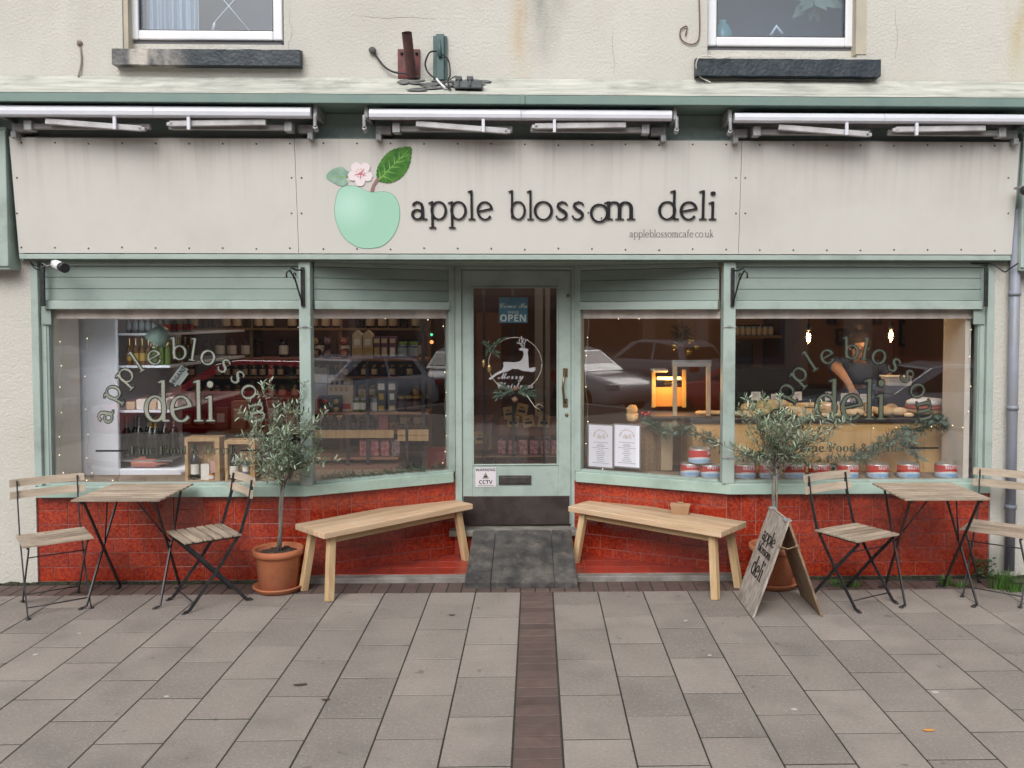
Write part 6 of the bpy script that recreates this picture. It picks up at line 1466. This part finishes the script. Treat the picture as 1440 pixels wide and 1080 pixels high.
# tomato tins
RTIN = C3('tin_red', (.55, .045, .035), .35); WTIN = C3('tin_white', (.66, .68, .72), .35); BTIN = C3('tin_blue', (.14, .38, .68), .35); TSTEEL = C3('tin_steel', (.55, .55, .53), .3, metal=.8)
def tin(x, y, z, lab, rot=0., s=1.):
    K = thing('tomato_tin', lab, 'tin', (x, y, z), 'red white and blue tomato tins along the sill')
    r_, h = .077*s, .105*s
    L0_ = Vector((x, y, z))
    mb = MB(); mb.lathe([(r_*.96, 0), (r_, .004), (r_, h-.004), (r_*.97, h), (r_*.9, h), (r_*.89, h-.006), (0, h-.006)], L0_, 32); mb.build('can', TSTEEL, K)
    mb = MB(); m_ = 32
    V = []; Fc = []
    def ring(z0, z1, mi, am=0., ph=0.):
        b0 = []
        for i in range(m_+1):
            a = 2*math.pi*i/m_; w_ = am*math.sin(3*a+ph); b0 += [L0_+Vector((math.cos(a)*(r_+.0006+mi*.0002), math.sin(a)*(r_+.0006+mi*.0002), z0+w_)), L0_+Vector((math.cos(a)*(r_+.0006+mi*.0002), math.sin(a)*(r_+.0006+mi*.0002), z1))]
        mb.add(b0, [(2*i, 2*i+2, 2*i+3, 2*i+1) for i in range(m_)], mi, True)
    ring(.008, h-.008, 1); ring(.048, h-.008, 0+2, .006, rot) if False else None
    mb.build('label_band', [WTIN, WTIN], K)
    mb = MB(); b0 = []
    for i in range(m_+1):
        a = 2*math.pi*i/m_; w_ = .007*math.cos(2*(a+math.pi/2)); b0 += [L0_+Vector((math.cos(a)*(r_+.0014), math.sin(a)*(r_+.0014), .046+w_)), L0_+Vector((math.cos(a)*(r_+.0014), math.sin(a)*(r_+.0014), h-.01))]
    mb.add(b0, [(2*i, 2*i+2, 2*i+3, 2*i+1) for i in range(m_)], 0, True); mb.build('red_band', RTIN, K)
    mb = MB(); b0 = []
    for i in range(m_+1):
        a = 2*math.pi*i/m_; w_ = .006*math.cos(2*(a+math.pi/2)); b0 += [L0_+Vector((math.cos(a)*(r_+.0014), math.sin(a)*(r_+.0014), .01)), L0_+Vector((math.cos(a)*(r_+.0014), math.sin(a)*(r_+.0014), .032+w_))]
    mb.add(b0, [(2*i, 2*i+2, 2*i+3, 2*i+1) for i in range(m_)], 0, True); mb.build('blue_band', C3('tin_pale_blue', (.32, .48, .66), .35), K)
    lt = MB()
    for t_, sz_, zz, mi in (('MUTTI', .031, .070, 0), ('POLPA', .026, .014, 1)):
        f = font_mb(mtext(t_, 'sans'), sz_, .0003)
        lt.add([L0_+Vector((math.sin(p.x/r_+rot)*(r_+.002+p.z), -math.cos(p.x/r_+rot)*(r_+.002+p.z), zz+p.y)) for p in f.v], f.f, mi)
    lt.build('lettering', [WTIN, BTIN], K)
    return K
tp = [1020, 1048, 1082, 1117, 1152, 1192, 1234, 1277, 1330]
nm = ['hidden behind the corner post', 'just right of the corner post', 'behind the trunk of the right olive tree', 'right of the olive tree trunk', 'above the back of the folding chair', 'left of the table corner', 'above the far left corner of the right table', 'above the middle of the right table', 'at the right end of the row']
for i, px in enumerate(tp):
    if i == 0: continue
    tin(X(px, .2, 660), .2, .674, 'red white and blue tomato tin '+nm[i], rot=(-.1, .2, -.2, .1, -.25, .3, .35, .2, .15)[i])
tin(X(972, .26, 660), .30, .674, 'lower left tomato tin of the small pyramid in the splayed window', .15, .92); tin(X(1001, .2, 660), .24, .674, 'lower right tomato tin of the small pyramid in the splayed window', .15, .92)
tin(X(984, .27, 640), .28, .774, 'top tomato tin of the small pyramid in the splayed window', 1.2, 1.05)
# baubles + dark sprig
K = thing('bauble_cluster', 'gold baubles hanging from a dark fir sprig in the splayed window', 'decoration', at(965, 470, .5))
for i, (px, py, r_) in enumerate(((949, 487, .028), (971, 479, .026), (979, 488, .024), (968, 495, .026))): mb = MB(); mb.ball(at(px, py, .5), r_, 16); mb.build('bauble', C3('gold_bauble', (.42, .27, .07), .25, metal=.9), K)
mb = MB(); r = random.Random(2); c = at(958, 468, .52)
for i in range(260):
    v = Vector((r.gauss(0, 1), r.gauss(0, .4), r.gauss(0, .7))).normalized()*.12*r.random(); w_ = v.orthogonal().normalized()*.003; e = c+v*1.1+Vector((0, 0, -.01)); mb.add([c+v*.5-w_, c+v*.5+w_, e], [(0, 1, 2)])
mb.tube([c, c+Vector((0, 0, .2))], .002, 4); mb.build('fir_sprig', FIR[0], K)
# pendant bulbs
def pendant(px, py, y, lab):
    q = at(px, py, y); K = thing('pendant_lamp', lab, 'lamp', (q.x, q.y, 2.69), 'bare pendant bulbs over the counter')
    mb = MB(); mb.tube([(q.x, q.y, q.z+.10), (q.x, q.y, 2.69)], .003, 6); mb.build('flex', BLACK, K)
    mb = MB(); mb.lathe([(.016, .05), (.02, .06), (.02, .10), (.008, .115)], q, 14); mb.build('holder', BLACK, K)
    mb = MB(); mb.lathe([(.001, -.062), (.012, -.058), (.028, -.03), (.032, -.005), (.026, .03), (.015, .05)], q, 18); mb.build('bulb', glass('bulb_glass', (1, .82, .6), 1.3), K)
    mb = MB()
    for i in range(6): a = i*math.pi/3; mb.tube([q+Vector((math.cos(a)*.010, math.sin(a)*.010, -.035)), q+Vector((math.cos(a)*.008, math.sin(a)*.008, .03))], .0028, 5)
    mb.build('filament', mat('filament', (1, .6, .3), .5, emit=(1, .62, .25), es=60), K)
    l = bpy.data.lights.new('bulb_light', 'POINT'); l.energy = 3.2; l.color = (1, .78, .55); l.shadow_soft_size = .03; o = bpy.data.objects.new('bulb_light', l); col.objects.link(o); o.parent = K; o.location = Vector((q.x, q.y, q.z))-K.location
pendant(1137, 474, .95, 'lit bare filament bulb, the left one over the bread counter'); pendant(1253, 472, .95, 'lit bare filament bulb, the right one beside the framed picture')
# framed pictures, dark doorway, back counter
def frame(px0, px1, py0, py1, y, lab, c=(.16, .12, .09)):
    a, b = at(px0, py1, y), at(px1, py0, y); K = thing('picture_frame', lab, 'picture', ((a.x+b.x)/2, y, a.z))
    t = .035; mb = MB()
    mb.box(a.x, b.x, y, y+.03, a.z, a.z+t); mb.box(a.x, b.x, y, y+.03, b.z-t, b.z); mb.box(a.x, a.x+t, y, y+.03, a.z+t, b.z-t); mb.box(b.x-t, b.x, y, y+.03, a.z+t, b.z-t); mb.build('frame', BLKC, K)
    MB().box(a.x+t, b.x-t, y+.012, y+.02, a.z+t, b.z-t).build('print', C3('print_%d' % px0, c, .6, c2=tuple(v*.4 for v in c), vs=9), K)
frame(1264, 1287, 450, 487, 3.95, 'dark framed picture on the ochre wall right of the right bulb', (.30, .22, .16)); frame(1175, 1190, 462, 485, 3.95, 'small dark framed picture between the two bulbs', (.2, .12, .08)); frame(1163, 1176, 448, 456, 3.95, 'tiny framed picture high on the ochre wall', (.2, .15, .1)); frame(1227, 1240, 440, 456, 3.95, 'small framed picture above the person', (.2, .16, .1))
mb = MB(); mb.box(X(1075, 3.9), X(1118, 3.9), 3.9, 3.98, .13, Z(430, 3.9)); mb.solo('dark_curtain', C3('blind_brown', (.10, .06, .05), .8), 'dark slatted blind at the back of the shop left of the left bulb', 'blind')
mb = MB(); mb.box(X(1298, 3.9), X(1325, 3.9), 3.9, 3.98, .13, Z(430, 3.9)); mb.solo('dark_doorway', C3('doorway_brown', (.07, .04, .03), .8), 'dark brown door at the back right of the shop', 'door')
mb = MB(); mb.box(X(1035, 3.2), X(1110, 3.2), 3.2, 3.7, .13, Z(520, 3.2)); mb.box(X(1120, 3.2), X(1180, 3.2), 3.2, 3.7, .13, Z(545, 3.2)); mb.box(X(1036, 3.2), X(1060, 3.2), 3.25, 3.6, Z(519, 3.2), Z(480, 3.2)); mb.solo('coffee_machine', C3('machine_black', (.025, .025, .03), .35), 'black coffee machine and cabinet in the dark behind the counter', 'machine', bevel=.02)
for i in range(7): jar(X(1040+i*8, 3.6), 3.75, Z(472, 3.6), .12, .03, CLR, BG, TAN, 'small jar on the high shelf at the back left of the bread counter', 'jars on the high back shelf')
MB().box(X(1034, 3.6), X(1100, 3.6), 3.65, 3.85, Z(472, 3.6)-.03, Z(472, 3.6)-.002).solo('back_shelf', SHW, 'high wooden shelf at the back left of the bread counter', 'shelf')
q = at(1262, 537, .95); mb = MB(); mb.box(q.x-.10, q.x+.10, .9, 1.05, q.z-.03, q.z+.035); mb.box(q.x-.11, q.x+.11, .89, 1.06, q.z+.036, q.z+.05); mb.solo('white_tub', WHITE, 'white rectangular tub beside the person behind the counter', 'tub', bevel=.008)
mb = MB(); mb.box(q.x-.13, q.x+.13, .88, 1.08, ct+.001, q.z-.031); mb.solo('tub_stand', C3('dark_stand', (.05, .04, .04), .5), 'dark box under the white tub behind the counter', 'box')

# ---- string lights
def fairy(P, lab, bn, seed=1):
    r = random.Random(seed); P = [Vector(p) for p in P]; K = thing('string_lights', lab, 'string lights', P[0]); mb = MB()
    Q = []
    for i in range(len(P)-1):
        for j in range(6):
            t = j/6; q = P[i].lerp(P[i+1], t); q += Vector((r.uniform(-.008, .008), r.uniform(-.004, .004), -.02*math.sin(t*math.pi)+r.uniform(-.006, .006))); Q.append(q)
    Q.append(P[-1]); mb.tube(Q, .0013, 4); mb.build('wire', C3('clear_wire', (.35, .35, .3), .4), K)
    for k in range(bn):
        q = Q[int((k+.5)*len(Q)/bn)]; mb = MB(); mb.ball(q+Vector((0, -.002, -.004)), .0032, 8); mb.build('bulb', mat('fairy_bulb', (1, .9, .7), .4, emit=(1, .82, .5), es=2.5), K)
ly = .05
fairy([at(85, 438, ly), at(160, 441, ly), at(250, 442, ly), at(340, 440, ly), at(420, 440, ly)], 'string of tiny warm lights along the top of the left window', 9, 1)
fairy([at(86, 470, ly), at(84, 520, ly), at(85, 580, ly), at(84, 640, ly), at(90, 672, ly), at(130, 672, ly)], 'string of tiny lights down the left edge of the left window', 9, 2)
fairy([at(125, 460, .2), at(118, 540, .2), at(124, 600, .2), at(122, 650, .2), at(140, 672, .2), at(250, 674, .2)], 'string of tiny lights hanging down the white fridge panel', 8, 6)
fairy([at(1045, 438, ly), at(1120, 440, ly), at(1200, 438, ly), at(1290, 441, ly), at(1362, 436, ly)], 'string of tiny warm lights along the top of the right window', 10, 3)
fairy([at(1366, 440, ly), at(1362, 500, ly), at(1366, 560, ly), at(1352, 600, ly), at(1335, 592, ly), at(1260, 600, .3), at(1210, 596, .3)], 'string of tiny lights down the right edge of the right window', 9, 4)
def spl(px, py, L=True):
    a, b = (L0, L1) if L else (R1, R0); d = Vector((b[0]-a[0], b[1]-a[1], 0)).normalized(); n = Vector((d.y, -d.x, 0)); return onp(px, py, Vector((a[0], a[1], 0))-n*.055, n)
fairy([spl(447, 440), spl(500, 442), spl(560, 444), spl(624, 446), spl(627, 500), spl(626, 560), spl(627, 620), spl(622, 655)], 'string of tiny warm lights round the splayed window left of the door', 14, 5)
fairy([spl(1008, 438, False), spl(950, 440, False), spl(890, 446, False), spl(828, 440, False), spl(824, 500, False), spl(826, 580, False), spl(824, 640, False), spl(860, 662, False), spl(925, 665, False)], 'string of tiny warm lights round the splayed window right of the door', 15, 7)
mb = MB(); q = at(607, 481, 1.0); mb.ball(q, .016, 8); K = mb.solo('signal_light', mat('orange_glow', (.8, .3, .1), .5, emit=(1, .35, .1), es=1.2), 'small orange glowing light inside the splayed window left of the door', 'light')
mb = MB(); mb.ball(q+Vector((0, 0, .06)), .012, 8); mb.build('green_lamp', mat('green_glow', (.1, .7, .4), .5, emit=(.1, .8, .4), es=.9), K)

# ---- unseen lamps added under the ceiling to brighten the dark shelves
for i, (x, y, e) in enumerate(((-2.5, 1.6, 3.5), (-1.0, .95, 3.5), (-2.7, 3.0, 2), (-.2, 1.5, 1.5), (1.9, 2.6, 3))):
    K = thing('added_ceiling_lamp', 'unseen round lamp added to brighten the shop shelves', 'lamp', (x, y, 2.699), 'unseen lamps added under the shop ceiling')
    mb = MB(); mb.lathe([(.05, 0), (.12, -.02), (.14, -.06), (.10, -.11), (0, -.13)], (x, y, 2.699), 22); mb.build('shade', mat('added_lamp_glow', (.9, .8, .65), .4, emit=(1, .8, .6), es=3), K)
    l = bpy.data.lights.new('added_fill_light', 'POINT'); l.energy = e; l.color = (1, .83, .66); l.shadow_soft_size = .12; o = bpy.data.objects.new('added_fill_light', l); col.objects.link(o); o.parent = K; o.location = (0, 0, -.22)
# ---- person behind the counter
SKIN = mat('skin', (.58, .40, .34), .55, (.52, .33, .27), 8)
PY = 1.42
def pp(px, py, y=PY): return at(px, py, y)
def skinned(name, verts, edges, mats_, parent, sub=2):
    me = bpy.data.meshes.new(name); off = parent.location
    me.from_pydata([tuple(Vector(v[0])-off) for v in verts], edges, []); o = bpy.data.objects.new(name, me); col.objects.link(o)
    md = o.modifiers.new('s', 'SKIN'); md.use_smooth_shade = True
    if not me.skin_vertices: pass
    for i, v in enumerate(verts):
        s = me.skin_vertices[0].data[i]; rr = v[1]; s.radius = rr if isinstance(rr, tuple) else (rr, rr); s.use_root = (i == 0)
    sb = o.modifiers.new('u', 'SUBSURF'); sb.levels = sub; sb.render_levels = sub
    bpy.context.view_layer.update()
    m2 = bpy.data.meshes.new_from_object(o.evaluated_get(bpy.context.evaluated_depsgraph_get())); bpy.data.objects.remove(o); bpy.data.meshes.remove(me)
    for m_ in (mats_ if isinstance(mats_, list) else [mats_]): m2.materials.append(m_)
    m2.polygons.foreach_set('use_smooth', [True]*len(m2.polygons)); m2.name = name
    return m2
hd = pp(1209, 487, PY-.12); pel = Vector((X(1215, PY+.15), PY+.12, .98))
Kloc = Vector((pel.x, pel.y, .131))
class _L: location = Kloc
chest = pp(1206, 536, PY); neck = pp(1207, 512, PY-.03)
shl = pp(1172, 512, PY); elb = pp(1160, 507, PY-.12)
elb = pp(1182, 523, PY-.28); wri = pp(1194, 539, PY-.42); hnd = pp(1198, 548, PY-.46)
shr = pp(1243, 518, PY); elr = pp(1256, 548, PY-.12); wrr = pp(1262, 556, PY-.35)
V = [(pel, (.15, .11)), (pel.lerp(chest, .5), (.14, .10)), (chest, (.16, .11)), (neck.lerp(chest, .35), (.11, .08)), (neck, .055), (hd+Vector((0, .01, -.09)), .055), (hd+Vector((0, 0, -.03)), (.07, .078)), (hd+Vector((0, .01, .04)), (.073, .085)), (hd+Vector((0, .01, .10)), (.04, .05)),
     (shl, .06), (elb, .042), (wri, .028), (hnd, (.032, .018)), (shr, .06), (elr, .042), (wrr, .028), (wrr+Vector((0, -.07, -.02)), (.032, .018)),
     (pel+Vector((-.09, 0, -.06)), .09), (pel+Vector((-.10, 0, -.45)), .062), (pel+Vector((-.10, .02, -.80)), .042), (pel+Vector((-.10, -.12, -.825)), .035),
     (pel+Vector((.09, 0, -.06)), .09), (pel+Vector((.10, 0, -.45)), .062), (pel+Vector((.10, .02, -.80)), .042), (pel+Vector((.10, -.12, -.825)), .035)]
E = [(0, 1), (1, 2), (2, 3), (3, 4), (4, 5), (5, 6), (6, 7), (7, 8), (3, 9), (9, 10), (10, 11), (11, 12), (3, 13), (13, 14), (14, 15), (15, 16), (0, 17), (17, 18), (18, 19), (19, 20), (0, 21), (21, 22), (22, 23), (23, 24)]
def finger(hi, base, dirn, ln, sp):
    d = Vector(dirn).normalized(); i = len(V)
    V.append((base+d*ln*.35, .009)); V.append((base+d*ln*.7+Vector((0, 0, -.008)), .008)); V.append((base+d*ln+Vector((0, .01, -.024)), .007)); E.extend([(hi, i), (i, i+1), (i+1, i+2)])
for k in range(4): finger(12, hnd+Vector((-.02+.014*k, -.01, -.01)), (-.12+.09*k, -.4, -1), (.07, .078, .075, .06)[k], k)
finger(12, hnd+Vector((.02, .0, .0)), (.7, -.4, -.6), .05, 0)
for k in range(4): finger(16, wrr+Vector((-.02+.014*k, -.09, -.02)), (-.12+.09*k, -1, -.3), (.07, .078, .075, .06)[k], k)
finger(16, wrr+Vector((-.025, -.06, -.02)), (-.7, -.6, -.2), .05, 0)
m2 = skinned('body', V, E, SKIN, _L)
# nose and ears as small bumps in the same mesh
body = bpy.data.objects.new('person', m2); col.objects.link(body); body.location = Kloc
tag(body, 'person in navy t-shirt and glasses, head bowed, reaching down to the bread', 'person')
TS = mat('navy_tshirt', (.045, .085, .20), .9, (.06, .10, .23), 6)
shv = [(pel+Vector((0, 0, -.04)), (.165, .125)), (pel.lerp(chest, .5), (.157, .115)), (chest, (.178, .125)), (neck.lerp(chest, .35), (.125, .095)), (neck.lerp(chest, .12), (.072, .065)), (shl, .078), (shl.lerp(elb, .5), .064), (shr, .078), (shr.lerp(elr, .5), .064)]
m2 = skinned('t_shirt', shv, [(0, 1), (1, 2), (2, 3), (3, 4), (3, 5), (5, 6), (3, 7), (7, 8)], TS, _L); o = bpy.data.objects.new('t_shirt', m2); col.objects.link(o); o.parent = body
m2 = skinned('trousers', [(pel, (.17, .13)), (pel+Vector((-.09, 0, -.08)), .105), (pel+Vector((-.10, 0, -.45)), .08), (pel+Vector((-.10, .02, -.78)), .06), (pel+Vector((.09, 0, -.08)), .105), (pel+Vector((.10, 0, -.45)), .08), (pel+Vector((.10, .02, -.78)), .06)], [(0, 1), (1, 2), (2, 3), (0, 4), (4, 5), (5, 6)], C3('dark_trousers', (.02, .02, .025), .9), _L); o = bpy.data.objects.new('trousers', m2); col.objects.link(o); o.parent = body
HAIR = mat('dark_hair', (.03, .018, .012), .6, (.06, .035, .022), 40, stretch=(1, 1, 6))
hm = MB(); off = Vector((0, .02, .045)); hm.ball(hd+off, .108, 20, sc=(.9, 1.02, .86), jit=.12)
hm.v = [v if (v.y > hd.y-.04 or v.z > hd.z+.03) else Vector((v.x, max(v.y, hd.y-.03), v.z)) for v in hm.v]
hm.ball(hd+Vector((0, .03, .165)), .04, 12, jit=.3); o = MB.build(hm, 'hair', HAIR, body)
gm = MB()
for s in (-1, 1): 
    c = hd+Vector((s*.033, -.088, -.012)); gm.tube([c+Vector((math.cos(a)*.024, 0, math.sin(a)*.018)) for a in [i*math.pi/8 for i in range(17)]], .0028, 6)
    gm.tube([hd+Vector((s*.056, -.088, -.008)), hd+Vector((s*.075, .0, .0))], .0025, 5)
gm.tube([hd+Vector((-.01, -.09, -.01)), hd+Vector((.01, -.09, -.01))], .0025, 5); gm.build('glasses', BLACK, body)
fm = MB(); fm.ball(hd+Vector((0, -.088, -.035)), .016, 8, sc=(.8, 1.1, 1.3)); fm.build('nose', SKIN, body)
fm = MB(); fm.tube([hd+Vector((-.022, -.078, -.068)), hd+Vector((0, -.084, -.07)), hd+Vector((.022, -.078, -.068))], .005, 6); fm.build('mouth', C3('lip', (.35, .12, .1), .5), body)
fm = MB()
for s in (-1, 1): fm.ball(hd+Vector((s*.078, .01, -.01)), .02, 8, sc=(.4, .8, 1.3))
fm.build('ears', SKIN, body)
# tongs in hand
mb = MB()
for s in (-1, 1): mb.tube([hnd+Vector((.0, -.03, .0)), hnd+Vector((s*.012, -.05, -.06)), hnd+Vector((.03+s*.01, -.07, -.13))], .004, 6)
mb.solo('tongs', STEEL, 'metal tongs held by the person over the bread', 'tongs')
# ================================================ STREET BEHIND THE CAMERA (seen in the window reflections)
def car(x0, x1, yc, c, lab, h=1.45, seed=0, flip=False, wdt=1.75, van=False):
    """car lying along X from x0 (rear) to x1 (front)"""
    L_ = abs(x1-x0); s = 1 if x1 > x0 else -1; z0 = ROADZ
    K = thing('parked_car', lab, 'car', ((x0+x1)/2, yc, z0), 'cars parked across the road')
    PT = mat('car_paint_'+str(seed), c, .25, coat=1.0); GLS = C3('car_glass', (.015, .018, .022), .05); TY = C3('tyre', (.02, .02, .02), .8); RIM = C3('rim', (.4, .4, .42), .3, metal=.8)
    def sec(prof, inset, mi, mb):
        pass
    low = [(0, .35), (.01, .62), (.03, .86), (.10, .93), (.16, .95), (.70, .92), (.82, .86), (.97, .72), (1, .55), (.99, .3), (.90, .22), (.10, .22)] if not van else [(0, .35), (.01, .9), (.03, 1.05), (.72, 1.02), (.90, .92), (.99, .7), (1, .45), (.98, .25), (.05, .22)]
    mb = MB(); n = len(low)
    ys = [(-1, .94), (-.96, 1.0), (-.5, 1.01), (0, 1.015), (.5, 1.01), (.96, 1.0), (1, .94)]
    V = []
    for (yy, k) in ys:
        for (t, z) in low:
            tt = .5+(t-.5)*(k if abs(yy) > .9 else 1); V.append((x0+s*L_*tt, yc+yy*wdt/2, z0+z*k*(h/1.45)))
    Fc = [(i*n+j, i*n+(j+1) % n, (i+1)*n+(j+1) % n, (i+1)*n+j) for i in range(len(ys)-1) for j in range(n)]+[tuple(range(n))[::-1], tuple((len(ys)-1)*n+j for j in range(n))]
    mb.add(V, Fc, 0, True); mb.build('body', PT, K)
    cab = [(.07, .92), (.13, 1.32), (.20, 1.43), (.48, 1.45), (.56, 1.38), (.72, .93)] if not van else [(.02, 1.0), (.04, 1.8), (.08, 1.9), (.62, 1.9), (.70, 1.8), (.86, 1.0)]
    mb = MB(); n = len(cab); V = []
    for yy in (-1, 1):
        for (t, z) in cab:
            q = (z-.92)/.53 if not van else (z-1)/.9; V.append((x0+s*L_*t, yc+yy*(wdt/2-.06-.16*q*(.5 if van else 1)), z0+z*(h/1.45)))
    mb.add(V, [(j, (j+1) % n, n+(j+1) % n, n+j) for j in range(n-1)]+[tuple(range(n))[::-1], tuple(n+j for j in range(n))], 0)
    mb.build('cabin', PT, K, bevel=.03)
    mb = MB()
    k = h/1.45
    for sd in (-1, 1):
        def sp(t, z): q = (z-.92)/.53 if not van else (z-1)/.9; return (x0+s*L_*t, yc+sd*(wdt/2-.06-.16*q*(.5 if van else 1)+.006), z0+z*k)
        wins_ = (((.12, .98), (.165, 1.30), (.34, 1.38), (.34, .97)), ((.36, .97), (.36, 1.385), (.50, 1.37), (.66, .96))) if not van else (((.60, 1.1), (.60, 1.7), (.69, 1.7), (.82, 1.1)),)
        for q in wins_: mb.add([sp(*p) for p in q], [(0, 1, 2, 3)])
    wsx = ((.575, 1.35), (.70, .97)) if not van else ((.715, 1.75), (.85, 1.05)); rsx = ((.125, 1.28), (.08, 1.0))
    for (ta, za), (tb, zb) in (wsx,)+(() if van else (rsx,)):
        e = .012 if ta > .4 else -.012; V = [(x0+s*L_*ta+s*e, yc-.6, z0+za*k), (x0+s*L_*ta+s*e, yc+.6, z0+za*k), (x0+s*L_*tb+s*e, yc+.72, z0+zb*k), (x0+s*L_*tb+s*e, yc-.72, z0+zb*k)]; mb.add(V, [(0, 1, 2, 3)])
    mb.build('windows', GLS, K)
    for t in (.18, .80):
        for sd in (-1, 1):
            c_ = Vector((x0+s*L_*t, yc+sd*(wdt/2-.08), z0+.32)); T = Matrix.Rotation(R(90), 4, 'X'); w_ = MB(); w_.lathe([(.2, -.11), (.30, -.11), (.32, -.08), (.32, .08), (.30, .11), (.2, .11)], c_, 22, T=T); o = w_.build('wheel', TY, K)
            w_ = MB(); w_.lathe([(.2, -.1), (.2, .1)], c_, 18, T=T); w_.build('rim', RIM, o)
    for sd in (-1, 1):
        w_ = MB(); w_.box(min(x0, x0+s*.10)-.02, max(x0, x0+s*.10)+.02, yc+sd*(wdt/2-.12)-.13, yc+sd*(wdt/2-.12)+.13, z0+.72*k, z0+.84*k); w_.build('tail_light', C3('red_lens', (.5, .01, .01), .2), K, bevel=.02)
        w_ = MB(); w_.box(min(x1, x1-s*.16)-.0, max(x1, x1-s*.16)+.0, yc+sd*(wdt/2-.15)-.16, yc+sd*(wdt/2-.15)+.16, z0+.60*k, z0+.72*k); w_.build('headlight', C3('clear_lens', (.7, .72, .75), .1), K, bevel=.02)
    return K
car(-2.9, -7.4, -9.4, (.75, .02, .04), 'red hatchback parked across the road, reflected in the left window', 1.5, 1)
car(-12.9, -8.5, -9.3, (.75, .76, .79), 'white car parked left of the red hatchback, reflected in the splayed window', 1.5, 2)
car(-9.8, -14.2, -13.6, (.4, .42, .47), 'silver car on the far side of the road, tail light reflected in the splayed window', 1.6, 3)
car(9.3, 4.9, -9.4, (.42, .45, .52), 'silver grey car parked across the road, reflected in the right window', 1.42, 4)
car(10.3, 14.6, -9.4, (.05, .055, .07), 'dark car parked right of the silver grey car, reflected in the left splayed window', 1.5, 5)
car(.4, 4.2, -13.8, (.04, .05, .07), 'dark blue car on the far side of the road, reflected in the door glass', 1.5, 6)
# terrace opposite
BRW = [mat('opp_brick_a', (.32, .17, .13), .9, (.25, .13, .10), 3), mat('opp_brick_b', (.34, .26, .22), .9, (.27, .2, .17), 3), mat('opp_render', (.42, .36, .32), .9, (.36, .31, .27), 2)]
WFR = C3('opp_window_frame', (.45, .45, .45), .5)
x = -46
i = 0
lbs = ['dark red brick terraced house with two rows of windows', 'grey brown brick terraced house with slate roof', 'dull cream rendered terraced house with slate roof']
while x < 44:
    w_ = 6.2; K = thing('terraced_house', lbs[i % 3]+' opposite the shop, number %d from the left end of the row' % (i+1), 'house', (x+w_/2, -22, ROADZ), 'terraced houses across the street')
    K['label'] = lbs[i % 3]+' across the road'
    h = 6.6+(i % 2)*.5; MB().box(x, x+w_-.02, -26, -19, ROADZ+.1, h).build('wall', BRW[i % 3], K)
    mb = MB(); mb.prism([(x, -18.8, h), (x, -26.2, h), (x, -22.5, h+2.2)], (w_-.03, 0, 0)); mb.build('roof', C3('opp_slate', (.07, .07, .08), .8), K)
    for wx in (1.1, 3.9):
        f = MB(); f.box(x+wx, x+wx+1.2, -19.03, -18.95, 3.9, 5.4); o = f.build('window', WFR, K); g_ = MB(); g_.box(x+wx+.08, x+wx+1.12, -18.948, -18.94, 3.98, 5.32); g_.build('pane', C3('opp_glass', (.03, .035, .04), .1), o)
    f = MB(); f.box(x+.6, x+3.6, -19.03, -18.95, .5, 2.5); o = f.build('shop_front', C3('opp_front_%d' % (i % 4), [(.05, .07, .12), (.2, .05, .05), (.06, .1, .07), (.12, .1, .09)][i % 4], .5), K); g_ = MB(); g_.box(x+.75, x+3.45, -18.948, -18.94, .7, 2.1); g_.build('pane', MT['opp_glass'], o)
    f = MB(); f.box(x+4.3, x+5.3, -19.03, -18.95, -.2, 2.1); f.build('door', C3('opp_door', (.08, .05, .04), .5), K)
    x += w_; i += 1
